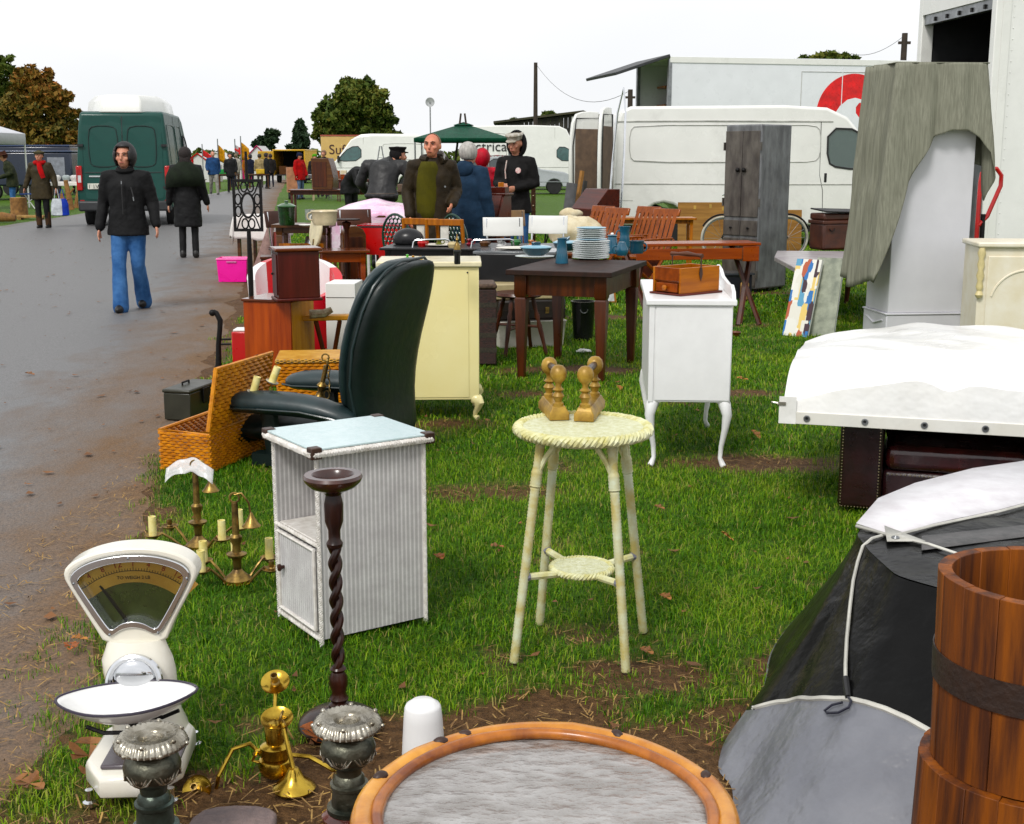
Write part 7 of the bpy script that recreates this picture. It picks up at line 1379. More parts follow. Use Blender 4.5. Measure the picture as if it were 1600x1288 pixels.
# ================================================================ people
TEXC = bpy.data.textures.new('cloth_folds', 'CLOUDS'); TEXC.noise_scale = .08; TEXC.noise_depth = 2
def fabric(name, c, var=.2, sc=9, bump=.4, bsc=90, rough=.85, c2=None, sheen=0): return mat(name, tuple(x * .8 for x in c), rough=rough, var=var, sc=sc, bump=bump, bsc=bsc, c2=c2, sheen=sheen, spec=.2)
JEAN = fabric('blue_denim', (.10, .22, .46), sc=6, c2=(.03, .085, .22)); BLK = fabric('black_cloth', (.011, .011, .012), var=.1, rough=.6); DKG = fabric('charcoal_cloth', (.022, .022, .024)); BOOT = mat('black_boot', (.012, .011, .010), rough=.5)
def soften(o, vox, dis=0, it=4):
    k = o.modifiers.new('skin', 'REMESH'); k.mode = 'VOXEL'; k.voxel_size = vox; k.use_smooth_shade = True
    k = o.modifiers.new('smooth', 'SMOOTH'); k.factor = .5; k.iterations = it
    if dis: k = o.modifiers.new('folds', 'DISPLACE'); k.texture = TEXC; k.strength = dis * .5; k.mid_level = .5; k.texture_coords = 'GLOBAL'
    return o
def limb(b, P, rr, n=12, side=(1, 0, 0)):
    if abs((P[0] - P[1]).normalized().x) > .6: side = (0, 1, 0); rr = [(q_[1], q_[0]) for q_ in rr]
    Q = []; q = []
    for i in range(len(P) - 1):
        for j in range(4): f = j / 4; Q.append(P[i].lerp(P[i + 1], f)); q.append(tuple(x * (1 - f) + y * f for x, y in zip(rr[i], rr[i + 1])))
    Q.append(P[-1]); q.append(rr[-1]); b.tube(Q, q, n, side=side)
    if max(rr[0]) < .1: b.ell(P[0], max(rr[0]) * .98, 10, 6)
    if max(rr[-1]) < .1: b.ell(P[-1], max(rr[-1]) * .95, 10, 6)
def person(label, loc, rz, H, top, bot, hd=('hair', (.05, .03, .02)), J=None, hem=.82, bulk=1.0, vox=.016, skin=SKIN, shoes=BOOT, yaw=0, nod=0, face=False, flare=0, skirt=None, group=None, wide=1.0, leg=1.0):
    S = H / 1.75; t = thing('person', label, 'person', loc, R(rz), group); t.scale = (S, S, S)
    j = dict(pel=(0, 0, .93), wai=(0, 0, 1.08), che=(0, .01, 1.30), nek=(0, .025, 1.46), hed=(0, -.005, 1.605), hL=(.085, 0, .90), kL=(.095, -.02, .49), aL=(.10, .03, .085), sL=(.185, .02, 1.405), eL=(.245, .04, 1.13), wL=(.265, -.04, .885))
    for k in ('h', 'k', 'a', 's', 'e', 'w'): v = j[k + 'L']; j[k + 'R'] = (-v[0], v[1], v[2])
    j.update(J or {}); j = {k: Vector(v) for k, v in j.items()}
    for k in ('sL', 'sR', 'eL', 'eR'): j[k].x *= wide
    # body: one continuous skin with head, hands and fingers
    b = B(); limb(b, [j['pel'], j['wai'], j['che'], j['nek']], [(.13, .09), (.115, .08), (.145, .095), (.05, .05)]); limb(b, [j['nek'] - Vector((0, 0, .03)), j['nek'].lerp(j['hed'], .8)], [(.055, .055), (.05, .052)])
    for s_ in 'LR':
        limb(b, [j['s' + s_].lerp(j['che'], .35), j['s' + s_].lerp(j['e' + s_], .35), j['e' + s_], j['w' + s_]], [(.035, .035), (.038, .038), (.036, .036), (.026, .03)]); limb(b, [j['h' + s_], j['k' + s_], j['a' + s_]], [(.078, .08), (.05, .052), (.036, .038)])
        d = (j['w' + s_] - j['e' + s_]).normalized(); q = d.cross(Vector((1, 0, 0))).normalized(); w0 = j['w' + s_]; sx = -1 if s_ == 'L' else 1; ac = q.cross(d).normalized()
        b.tube([w0, w0 + d * .04, w0 + d * .085], [(.024, .014), (.038, .016), (.036, .013)], 10, side=q)
        for k in range(4):
            o_ = q * (-.028 + .0187 * k); l_ = (.060, .072, .068, .052)[k]; f0 = w0 + d * .08 + o_; c_ = ac * sx * .02; b.tube([f0, f0 + d * l_ * .5 + c_ * .3, f0 + d * l_ * .9 + c_ * 1.3], [.0088, .0082, .007], 7)
        f0 = w0 + d * .03 - q * .03; b.tube([f0, f0 + d * .035 - q * .018 + ac * sx * .01, f0 + d * .062 - q * .018 + ac * sx * .022], [.012, .010, .008], 7)
    HM = Matrix.Translation(j['hed']) @ Matrix.Rotation(R(yaw), 4, 'Z') @ Matrix.Rotation(R(nod), 4, 'X') @ Matrix.Diagonal((1.09, 1.05, .96, 1)); b.M = HM
    b.ell((0, .012, .02), (.076, .094, .105), 18, 12); b.ell((0, -.032, -.055), (.05, .058, .062), 14, 9); b.ell((0, -.06, -.088), (.026, .022, .02), 10, 6)
    b.tube([(0, -.082, .028), (0, -.098, .0), (0, -.108, -.024), (0, -.094, -.034)], [.010, .011, .014, .011], 8); b.ell((0, -.072, .042), (.06, .018, .014), 12, 6); b.ell((0, -.084, -.062), (.026, .012, .012), 10, 6)
    for s_ in (-1, 1): b.ell((s_ * .076, .015, -.005), (.012, .022, .034), 8, 6); b.ell((s_ * .04, -.062, -.02), (.024, .022, .022), 8, 6)
    soften(b.o('body', skin, t, ang=180), min(vox, .011) if vox < .02 else vox, 0, 2)
    if face:
        for s_ in (-1, 1):
            b = B(); b.M = HM; b.ell((s_ * .030, -.083, .022), (.013, .007, .0065), 10, 6); b.o('eye', mat('eye_dark', (.05, .035, .03), rough=.2), t); b = B(); b.M = HM; b.tube([(s_ * .012, -.092, .037), (s_ * .032, -.092, .045), (s_ * .052, -.078, .040)], [.003, .005, .003], 6); b.o('eyebrow', mat('brow', (.05, .03, .02), rough=.9), t)
        b = B(); b.M = HM; b.tube([(-.024, -.090, -.062), (0, -.099, -.060), (.024, -.09, -.062)], [(.004, .003), (.007, .005), (.004, .003)], 8); b.o('lips', mat('lips', (.38, .12, .10), rough=.5), t)
    # clothing
    k_ = bulk; b = B(); hz = Vector((j['pel'].x, j['pel'].y, hem)) if 'hemp' not in j else j['hemp']
    sp_ = [hz, j['pel'], j['wai'], j['che'], j['che'].lerp(j['nek'], .55), j['nek'] + (j['nek'] - j['che']).normalized() * .02]
    limb(b, sp_, [(.20 * k_, .15 * k_), (.185 * k_, .138 * k_), (.16 * k_, .128 * k_), (.182 * k_ * wide, .135 * k_), (.165 * wide, .11), (.066, .068)], 18)
    for s_ in 'LR':
        sh_ = j['s' + s_]; wr = j['w' + s_]; limb(b, [j['che'].lerp(j['nek'], .6), sh_, j['e' + s_], wr.lerp(j['e' + s_], .06)], [(.07, .07), (.073 * k_, .075 * k_), (.060 * k_, .062 * k_), (.048 * k_, .05 * k_)])
    soften(b.o('jacket', top, t, ang=180), vox, .035)
    if bot is not None:
        b = B(); limb(b, [j['pel'] + Vector((0, 0, .06)), j['pel'] - Vector((0, 0, .05))], [(.15, .112), (.155, .118)])
        for s_ in 'LR': limb(b, [j['h' + s_], j['k' + s_], j['k' + s_].lerp(j['a' + s_], .6), j['a' + s_] - Vector((0, 0, .025))], [(.094 * leg, .098 * leg), (.064 * leg, .068 * leg), (.060 * leg + flare * .6, .062 * leg + flare * .6), (.056 * leg + flare, .062 * leg + flare)])
        soften(b.o('trousers', bot, t, ang=180), vox, .018)
    if skirt:
        b = B(); z1 = skirt[1]; c0 = j['pel']; rs = [[(c0.x + (r_ * math.cos(a) * (1 + .05 * math.sin(a * 7))), c0.y + .8 * r_ * math.sin(a) * (1 + .05 * math.sin(a * 7)), z) for a in [2 * math.pi * i / 36 for i in range(36)]] for z, r_ in ((1.05, .165), (.9, .19), (.7, .21), ((.7 + z1) / 2, .22), (z1, .225))]; b.rings(rs); b.o('skirt', skirt[0], t, ang=80)
    for s_ in 'LR':
        a = j['a' + s_]; b = B(); b.ell(a + Vector((0, -.055, -.035)), (.046, .115, .05), 12, 8); b.ell(a + Vector((0, .02, -.01)), (.048, .055, .075), 10, 8); z0 = a.z - .085; b.v = [Vector((v.x, v.y, max(v.z, z0))) for v in b.v]; soften(b.o('shoe', shoes, t), max(vox * .7, .01), 0, 3)
    # head covering
    kind, hc = hd[0], hd[1]; hm = hc if not isinstance(hc, tuple) else mat('hair_%.3f_%.3f_%.3f' % hc, hc, rough=.8, sc=40, stretch=(1, 1, .3), bump=.6, bsc=120)
    def shell(c, r, cut, nm, sol=.012, dz=0):
        b = B(); b.ell(c, r, 28, 18); keep = []
        for f in b.f:
            m = sum((b.v[i] for i in f), Vector()) / len(f)
            if not cut(m): keep.append(f)
        b.f = keep; b.v = [HM @ v for v in b.v]; return b.o(nm, hm, t, sol=sol, ang=180)
    if kind == 'hood': shell((0, .022, .012), (.102, .12, .145), lambda m: m.y < -.02 and abs(m.x) < .066 and m.z < .095 and m.z > -.125, 'hood', .02)
    if kind in ('hair', 'longhair'): shell((0, .02, .03), (.088, .104, .112), lambda m: (m.y < -.015 and m.z < .075) or (m.z < (-.05 if kind == 'hair' else -.2)), 'hair', .016)
    if kind == 'longhair': b = B(); b.M = HM; b.tube([(0, .06, .05), (0, .085, -.05), (0, .09, -.16)], [(.07, .04), (.08, .035), (.07, .02)], 12); b.o('hair_back', hm, t)
    if kind == 'shorn': shell((0, .016, .024), (.078, .097, .106), lambda m: m.z < .0 or (m.y < 0), 'cropped_hair', .003)
    if kind in ('cap', 'flatcap', 'brim', 'beanie'):
        shell((0, .02, .025), (.084, .10, .108), lambda m: m.z < -.05 or (m.y < 0 and m.z < .06), 'hair', .01) if len(hd) < 3 else None
        b = B(); b.M = HM @ Matrix.Translation((0, .012, .055))
        if kind == 'cap': b.lathe([(.085, 0), (.087, .03), (.105, .06), (.10, .075), (.001, .08)], 22, sy=1.12); b.prism(smooth_poly([(-.07, 0), (.07, 0), (.06, -.05), (0, -.07), (-.06, -.05)], 2), (0, -.075, .005), X_, (0, 1, .25), (0, 0, .008))
        if kind == 'flatcap': b.lathe([(.088, -.01), (.105, .015), (.108, .035), (.08, .06), (.001, .066)], 22, sy=1.2); b.prism(smooth_poly([(-.075, 0), (.075, 0), (.05, -.05), (-.05, -.05)], 2), (0, -.085, .0), X_, (0, 1, .2), (0, 0, .012))
        if kind == 'brim': b.lathe([(.145, -.012), (.15, -.004), (.10, .004), (.086, .02), (.082, .09), (.07, .11), (.001, .112)], 26, sy=1.12)
        if kind == 'beanie': b.lathe([(.09, -.03), (.094, 0), (.088, .045), (.06, .075), (.001, .085)], 22, sy=1.15)
        b.o('hat', hm, t)
    return t
def child_tube(t, nm, P, r, m_, n=8, side=None): b = B(); b.tube(P, r, n, side=side); return b.o(nm, m_, t)
# woman walking towards us
WJ = fabric('black_waterproof', (.012, .012, .013), var=.15, rough=.75, bump=.35, bsc=40, sheen=0)
t = person('woman in black hooded jacket and blue jeans walking up the road', G(208, 486), 3, 1.64, WJ, JEAN, ('hood', mat('black_hood', (.014, .013, .014), rough=.55)), dict(kL=(.085, -.02, .49), aL=(.075, .20, .10), kR=(-.085, -.13, .50), aR=(-.07, -.22, .085), eL=(.25, .05, 1.13), wL=(.30, -.04, .90), eR=(-.25, .06, 1.13), wR=(-.29, -.02, .87)), hem=.80, bulk=1.10, vox=.012, face=True, flare=.022, wide=1.02, leg=1.12, yaw=-6)
child_tube(t, 'zip', [(0, -.165, 1.38), (.0, -.185, 1.25), (0, -.185, 1.02)], .005, BLACKP); child_tube(t, 'zip_pull', [(0, -.180, 1.36), (0, -.186, 1.33)], .005, STEEL); child_tube(t, 'pocket_zip', [(.09, -.175, 1.30), (.115, -.185, 1.20)], .006, BLACKP); child_tube(t, 'pocket_pull', [(.113, -.193, 1.20), (.117, -.193, 1.16)], .006, STEEL)
b = B(); b.circ((0, -.005, 1.475), .072, .026, 22, 8, ay=(0, .9, .2)); b.o('collar', WJ, t)
# black coat and green shawl, from behind
t = person('figure in long black coat and dark green shawl seen from behind', G(297, 404), 186, 1.66, BLK, BLK, ('longhair', (.016, .009, .008)), dict(wR=(-.30, -.05, .86), wL=(.29, -.02, .86)), hem=.50, bulk=1.12, vox=.016, leg=.95)
b = B(); b.rings([[(rx * math.cos(a) * (1 + .06 * math.sin(3 * a + 1)), .02 + ry * math.sin(a), z - .05 * math.cos(2 * a) * (1.46 - z) * 3) for a in [2 * math.pi * i / 30 for i in range(30)]] for z, rx, ry in ((1.52, .08, .09), (1.47, .13, .12), (1.41, .235, .17), (1.30, .29, .20), (1.14, .30, .21))]); b.o('shawl', fabric('dark_green_wool', (.016, .024, .013), bump=.6), t, sol=.02, ang=120)
# woman with red scarf and flat cap, carrying bags
OLV = fabric('olive_wax', (.060, .045, .022), rough=.6)
t = person('woman in olive jacket, flat cap and red scarf carrying bags', G(69, 358), 0, 1.66, OLV, BLK, ('flatcap', fabric('cap_tweed', (.10, .09, .05))), dict(eL=(.28, .04, 1.14), wL=(.34, -.05, .92), eR=(-.29, .05, 1.14), wR=(-.36, .0, .92)), hem=.66, bulk=1.2, shoes=BOOT, leg=1.1)
RSC = fabric('red_scarf', (.55, .03, .035)); b = B(); b.circ((0, 0, 1.47), .10, .045, 22, 8, ay=(0, .9, .15)); b.tube([(.03, -.12, 1.45), (.06, -.17, 1.34), (.10, -.19, 1.22), (.13, -.19, 1.13)], [(.05, .03), (.06, .025), (.055, .02), (.05, .015)], 10); b.o('scarf', RSC, t)
for s_ in (-1, 1): b = B(); b.tube([(s_ * .10, .02, .09), (s_ * .10, .0, .38)], [.062, .072], 12); b.o('long_boot', fabric('tan_boot', (.10, .055, .03)), t)
w = t.location + Vector((.34, -.05, 0))
for nm, lab, x, c_, z in (('white_bag', 'white printed carrier bag held by the woman in the red scarf', .0, (.7, .74, .78), .82), ('blue_bag', 'bright blue carrier bag held by the woman in the red scarf', .10, (.01, .05, .45), .78)):
    tb = thing(nm, lab, 'bag', (w.x + x, w.y - .03 * (x == 0), .28)); b = B(); b.rings([[(rx * math.cos(a), ry * math.sin(a), z_) for a in [2 * math.pi * i / 16 for i in range(16)]] for z_, rx, ry in ((0, .10, .05), (.02, .14, .07), (.25, .13, .06), (.36, .09, .03))]); b.o('bag_body', fabric(nm + '_plastic', c_, rough=.35, bump=.5, bsc=25), tb); b = B(); b.tube([(-.05, 0, .36), (-.02, 0, .55), (.02, 0, .56), (.05, 0, .36)], .008, 6); b.o('bag_handle', MATS[nm + '_plastic'], tb)
# stall keeper in camouflage
CAMO = fabric('camouflage', (.055, .06, .03), c2=(.012, .018, .010), sc=14); person('stall keeper in camouflage jacket and brown brimmed hat', G(23, 334), -75, 1.68, CAMO, JEAN, ('brim', fabric('brown_felt', (.085, .03, .018))), dict(che=(0, -.08, 1.28), nek=(0, -.13, 1.43), hed=(0, -.19, 1.57), wR=(-.2, -.32, 1.0), wL=(.2, -.32, 1.0), sL=(.185, -.08, 1.38), sR=(-.185, -.08, 1.38)), hem=.74, bulk=1.15, vox=.022, nod=15)
FLEECE = fabric('black_fleece', (.012, .012, .014)); person('man in black fleece behind the white stall left of green van', G(120, 303), 40, 1.74, FLEECE, DKG, ('hair', (.03, .022, .016)), hem=.84, vox=.03, yaw=40)
# men down the road
person('white-haired man in blue anorak striding along the road', G(335, 305), 20, 1.76, fabric('blue_anorak', (.03, .085, .22)), fabric('grey_trousers', (.33, .32, .29)), ('shorn', (.6, .58, .55)), dict(kL=(.1, -.2, .50), aL=(.11, -.30, .085), kR=(-.1, .06, .49), aR=(-.1, .26, .12), eL=(.25, .12, 1.15), wL=(.25, .05, .92), wR=(-.25, -.2, .98)), hem=.80, bulk=1.2, vox=.03, leg=1.2)
person('companion in dark coat just behind the blue anorak man', G(348, 303) + Vector((.1, 1.2, 0)), 25, 1.7, BLK, BLK, ('hair', (.04, .03, .02)), hem=.7, vox=.035)
person('person in black top walking away past the far stalls', G(364, 293), 175, 1.72, BLK, fabric('navy_jean', (.012, .025, .07)), ('hair', (.015, .012, .01)), hem=.85, vox=.035)
for lab, u, Y, h, c1, c2_, rz, hc in (('far shopper in orange and green by the flag stall', 386, 68, 1.6, (.45, .16, .02), (.05, .2, .06), 60, (.3, .08, .02)), ('far shopper in navy beside the flag stall', 393, 66, 1.66, (.012, .016, .04), (.012, .014, .03), 150, (.02, .02, .03)), ('far shopper in pale buff coat by the striped tent', 407, 64, 1.68, (.45, .35, .2), (.1, .09, .08), 190, (.05, .04, .03)), ('far shopper in pale grey coat beside the walker in black', 371, 69, 1.7, (.5, .47, .42), (.2, .16, .12), 170, (.2, .15, .1)), ('far dark-coated figure near the yellow van', 418, 62, 1.72, (.02, .02, .022), (.02, .02, .022), 120, (.03, .02, .02)), ('second dark-coated figure near the yellow van', 424, 66, 1.68, (.025, .02, .02), (.03, .03, .05), 200, (.03, .02, .02)), ('trader in black stooping over goods left of the white van', 507, 50, 1.78, (.012, .012, .013), (.02, .02, .02), -20, (.25, .15, .1))):
    person(lab, (at(u, 290, Y).x, Y, 0), rz, h, fabric('top_' + lab[-9:].strip() + str(u), c1), fabric('leg_' + str(u), c2_), ('hair', hc), hem=.72, vox=.04)
person('trader in bright green beanie behind the hardware stall', (at(493, 290, 49).x, 49, 0), 10, 1.64, BLK, DKG, ('beanie', fabric('lime_knit', (.12, .35, .03))), hem=.8, vox=.035)
person('person in red hooded coat and navy hat looking at goods', G(470, 312), 60, 1.68, fabric('red_coat', (.50, .012, .018)), fabric('light_denim', (.16, .22, .34)), ('beanie', fabric('navy_knit', (.012, .016, .05))), dict(eL=(.22, -.06, 1.13), wL=(.2, -.16, .90)), hem=.72, bulk=1.2, vox=.026, nod=14)
# stooping figures in the middle
STO = dict(pel=(0, .02, .92), wai=(0, -.06, 1.06), che=(0, -.26, 1.17), nek=(0, -.42, 1.22), hed=(0, -.55, 1.25), sL=(.2, -.38, 1.20), sR=(-.2, -.38, 1.20), eL=(.24, -.46, .98), eR=(-.24, -.46, .98), wL=(.2, -.62, .84), wR=(-.2, -.62, .84))
person('stooping shopper in black with floppy brimmed hat', (at(548, 300, 27.5).x, 27.5, 0), 50, 1.75, BLK, BLK, ('brim', fabric('charcoal_hat', (.02, .022, .024))), STO, hem=.74, bulk=1.2, vox=.02, nod=30)
STO2 = dict(STO); STO2.update(hed=(-.12, -.38, 1.47), nek=(-.02, -.26, 1.40), sL=(.25, -.16, 1.35), sR=(-.25, -.16, 1.35), eL=(.37, -.2, 1.12), eR=(-.37, -.2, 1.12), wL=(.3, -.42, .96), wR=(-.3, -.42, .96), che=(0, -.12, 1.29), wai=(0, -.03, 1.08))
LJ = mat('grey_leather_jacket', (.040, .040, .040), rough=.5, c2=(.02, .02, .021), sc=7, bump=.3, bsc=30, spec=.25); t = person('man in worn grey leather jacket bending over a stall, back turned', (at(597, 300, 17.6).x, 17.6, 0), 168, 1.80, LJ, BLK, ('cap', fabric('black_cap', (.014, .012, .012))), STO2, hem=.98, bulk=1.18, vox=.016, yaw=-50)
child_tube(t, 'belt', [(.2 * math.cos(a), .02 + .15 * math.sin(a), .99) for a in [math.pi * i / 12 for i in range(13)]], (.006), mat('belt', (.10, .07, .05), rough=.5))
# bald man in brown parka
PARKA = fabric('brown_parka', (.040, .027, .013), c2=(.020, .014, .008), rough=.65); PINK = mat('ruddy_skin', (.56, .26, .17), rough=.45, c2=(.48, .19, .13), sc=18)
t = person('bald man in open brown parka over olive jumper', (at(676, 300, 13.4).x, 13.4, 0), 12, 1.76, PARKA, DKG, ('shorn', (.30, .17, .12)), dict(eL=(.255, .06, 1.15), wL=(.17, -.16, 1.02), eR=(-.25, .04, 1.14), wR=(-.25, -.08, .90)), hem=.66, bulk=1.10, vox=.013, skin=PINK, face=True, yaw=-26, wide=1.02)
b = B(); b.rings([[(x * s_ - .05, -.098 - .072 * k + .02 * abs(x) * 8, z) for x, k in ((-.13, .1), (-.065, .75), (0, 1), (.065, .75), (.13, .1))] + [(x * s_ - .05, -.05, z) for x in (.13, .065, 0, -.065, -.13)] for z, s_ in ((1.45, .55), (1.38, .8), (1.25, .95), (1.1, 1.0), (.95, .95), (.86, .8))]); b.o('jumper', fabric('olive_jumper', (.10, .09, .012), c2=(.06, .055, .01)), t, ang=120)
b = B(); b.circ((.02, .03, 1.475), .115, .038, 22, 8, ay=(0, .9, .15), a0=-1.1, a1=4.0); b.o('hood_collar', PARKA, t); child_tube(t, 'hood_lining', [(.11, -.07, 1.46), (.13, .0, 1.50), (.12, .08, 1.53), (.07, .13, 1.53)], [(.012, .03)] * 4, mat('grey_lining', (.34, .34, .33), rough=.8)); child_tube(t, 'press_stud', [(.10, -.175, 1.20), (.10, -.19, 1.20)], .010, STEEL)
# grey-haired shopper in blue coat, from behind
BC = fabric('blue_cord', (.022, .050, .095), c2=(.012, .028, .055)); t = person('grey-haired shopper in blue coat seen from behind', (at(733, 300, 14.2).x, 14.2, 0), 150, 1.67, BC, DKG, ('hair', (.50, .48, .45)), hem=.52, bulk=1.2, vox=.014)
b = B(); b.ell((0, .10, 1.44), (.12, .07, .10), 14, 8); soften(b.o('hood', BC, t), .016, .02)
person('person in red jacket behind the grey-haired shopper', (at(753, 300, 18.4).x, 18.4, 0), 200, 1.62, fabric('scarlet_jacket', (.55, .02, .05), rough=.5), DKG, ('hood', fabric('scarlet_hood', (.55, .02, .05), rough=.5)), dict(eL=(.33, .04, 1.2), wL=(.36, -.05, 1.0), eR=(-.36, .04, 1.16), wR=(-.4, -.05, .95)), hem=.8, bulk=1.15, vox=.02)
# man in officer-style cap and black hoodie
HOOD = fabric('black_hoodie', (.012, .011, .011), rough=.8); t = person('man in white peaked cap and black hoodie, hands together', (at(806, 300, 16.6).x, 16.6, 0), -22, 1.80, HOOD, JEAN, ('cap', mat('white_cap', (.5, .48, .44), rough=.6, c2=(.2, .17, .12), sc=20), 0), dict(eL=(.255, .02, 1.14), wL=(.08, -.20, 1.09), eR=(-.255, .02, 1.14), wR=(-.08, -.22, 1.12), hed=(0, -.03, 1.62)), hem=.78, bulk=1.06, vox=.014, face=True, nod=14, yaw=-6, leg=1.15)
b = B(); b.ell((0, .03, 1.62), (.115, .12, .16), 26, 16); b.f = [f for f in b.f if not (sum((b.v[i] for i in f), Vector()) / len(f)).y < -.015]; b.o('hood', HOOD, t, sol=.025, ang=180)
b = B(); b.circ((0, -.012, 1.675), .088, .012, 20, 6, ry=.098); b.o('cap_band', BLACKP, t); b = B(); b.lathe([(.001, 0), (.035, 0), (.035, .004), (.001, .004)], 14, (.10, -.172, 1.30), (.1, -1, 0)); b.o('badge', mat('badge_pink', (.55, .25, .27), rough=.5, c2=(.7, .65, .6), sc=60), t); child_tube(t, 'neck_cord', [(-.06, -.15, 1.42), (-.07, -.18, 1.30), (-.06, -.185, 1.20)], .008, mat('beaded_cord', (.3, .05, .04), rough=.5, c2=(.6, .6, .55), sc=90))
# ================================================================ trees, barn, poles, tents, far stalls
def leaf_mat(name, c1, c2, c3):
    m = bpy.data.materials.new(name); m.use_nodes = True; nt = m.node_tree; L = nt.links.new; p = nt.nodes['Principled BSDF']; a = node(nt, 'Attribute', attribute_name='tint'); r = node(nt, 'ValToRGB'); e = r.color_ramp.elements; e[0].color = (*c1, 1); e[1].color = (*c3, 1); q = e.new(.5); q.color = (*c2, 1); L(a.outputs['Fac'], r.inputs[0]); L(r.outputs[0], p.inputs['Base Color']); p.inputs['Roughness'].default_value = .7; p.inputs['Specular IOR Level'].default_value = .2; return m
LEAFG = leaf_mat('oak_leaf', (.022, .045, .006), (.070, .105, .012), (.16, .15, .022)); LEAFA = leaf_mat('autumn_leaf', (.045, .055, .008), (.15, .10, .012), (.28, .10, .015)); LEAFD = leaf_mat('conifer_leaf', (.010, .025, .012), (.025, .05, .022), (.045, .075, .03)); BARK = mat('bark', (.045, .033, .024), rough=.9, bump=.6, bsc=12)
def tree(name, label, u, Y, blobs, leaf, n, size, seed, trunk_r=.5, z0=0, vb=None, stretch=1):
    """blobs: (u, v, radius in px, flattening) clumps seen in the photo, given depth here; leaves fill each clump's volume, denser at its skin"""
    base = Vector((at(u, 250, Y).x, Y, 0)); t = thing(name, label, 'tree', base); rng = np.random.default_rng(seed); rnd = random.Random(seed); k = Y / 2000.; Vs = []; tint = []; wts = [r * r for _, _, r, _ in blobs]; tot = sum(wts); C = []
    for (bu, bv, r, fl), wt in zip(blobs, wts):
        c = at(bu, bv, Y) - base; c.y += rnd.uniform(-.8, .8) * r * k * .8; Rr = r * k; C.append((c, Rr)); m = int(n * wt / tot); tb = rnd.uniform(-.22, .22)
        sub = [(rng.normal(size=3), rnd.uniform(.16, .36)) for _ in range(22)]; sub = [(d / np.linalg.norm(d) * rnd.uniform(.62, 1.16), s_) for d, s_ in sub]
        for i in range(m):
            if rnd.random() < .85: d0, s_ = sub[rnd.randrange(22)]; q = rng.normal(size=3); q = d0 + q / np.linalg.norm(q) * s_ * rnd.random() ** .35
            else: q = rng.normal(size=3); q = q / np.linalg.norm(q) * rnd.random() ** .4
            p = np.array(c) + q * np.array((Rr, Rr, Rr * fl)); nn = rng.normal(size=3); nn /= np.linalg.norm(nn); a = np.cross(nn, rng.normal(size=3)); a /= np.linalg.norm(a); b_ = np.cross(nn, a); s2 = size * rnd.uniform(.6, 1.4); Vs.append([p - a * s2, p - b_ * s2 * .55 * stretch, p + a * s2, p + b_ * s2 * .55 * stretch]); tint += [min(1, max(0, .45 + tb + rnd.gauss(0, .2)))] * 4
    V = np.array(Vs); kf = len(V); me = bpy.data.meshes.new('crown'); me.vertices.add(kf * 4); me.vertices.foreach_set('co', V.ravel()); me.loops.add(kf * 4); me.loops.foreach_set('vertex_index', np.arange(kf * 4)); me.polygons.add(kf); me.polygons.foreach_set('loop_start', np.arange(kf) * 4); me.update(); A = me.attributes.new('tint', 'FLOAT', 'POINT'); A.data.foreach_set('value', tint); me.materials.append(leaf); o = bpy.data.objects.new('crown', me); col.objects.link(o); o.parent = t; tag(o, None, None, kind='stuff')
    top = max(c.z for c, _ in C); fk = Vector((0, 0, top * .45)); b = B(); b.tube([(0, 0, z0), (0.1, 0, fk.z * .5), fk, (0, 0, top)], [trunk_r, trunk_r * .75, trunk_r * .6, trunk_r * .15], 8)
    for c, Rr in C: s_ = Vector((0, 0, max(.3, min(fk.z, c.z * .7)))); b.tube([s_, s_.lerp(c, .5) + Vector((0, 0, .2)), c], [trunk_r * .4, trunk_r * .22, trunk_r * .08], 6)
    b.o('trunk', BARK, t); return t
tree('oak_tree', 'large round-crowned green oak beyond the vans', 553, 135, [(553, 150, 30, .85), (525, 165, 26, .8), (583, 162, 26, .85), (540, 185, 30, .8), (575, 190, 32, .8), (508, 188, 20, .8), (602, 185, 16, 1), (510, 210, 22, .7), (560, 212, 40, .5), (598, 210, 22, .6), (545, 132, 12, .8), (570, 134, 14, .8)], LEAFG, 24000, .27, 1, .8)
tree('autumn_tree', 'broad russet autumn tree behind the left stalls', 55, 95, [(50, 140, 32, .9), (25, 160, 28, .9), (80, 155, 28, .85), (55, 180, 40, .8), (15, 200, 35, .7), (90, 195, 26, .9), (60, 215, 45, .55), (100, 220, 24, .7), (40, 125, 18, .8), (106, 150, 10, .6), (118, 176, 7, .7)], LEAFA, 22000, .21, 2, .6)
tree('green_tree', 'dark green tree at the far left edge behind the autumn tree', 2, 105, [(2, 110, 22, .9), (-15, 130, 30, .9), (10, 140, 18, .9), (-10, 180, 40, .8)], LEAFG, 9000, .24, 3, .6)
tree('hedge_tree', 'low russet tree beside the green van roof', 125, 100, [(122, 212, 18, .9), (108, 222, 22, .7), (135, 225, 14, .8)], LEAFA, 3500, .30, 4, .3)
tree('cypress_tree', 'narrow dark cypress left of the round oak', 470, 120, [(470, 198, 7, 1.2), (468, 208, 10, 1.1), (471, 220, 12, 1), (467, 232, 13, .9), (472, 242, 13, .8)], LEAFD, 3500, .30, 5, .3)
tree('pine_tree', 'umbrella pine with bare leaning trunk far down the road', 418, 140, [(425, 210, 10, .55), (412, 218, 9, .5), (405, 225, 9, .45), (420, 222, 8, .5), (428, 218, 6, .5), (424, 230, 5, .5)], LEAFD, 2200, .32, 6, .35)
tree('far_tree', 'distant bushes behind the striped tents', 400, 150, [(360, 246, 8, .6), (400, 250, 14, .5), (420, 250, 12, .6), (440, 252, 12, .5)], LEAFD, 2500, .35, 7, .2)
tree('lorry_tree', 'green treetop showing above the white box lorry', 1290, 70, [(1290, 96, 22, .5), (1265, 98, 16, .5), (1320, 98, 18, .5), (1290, 120, 30, .5)], LEAFG, 5000, .22, 8, .4)
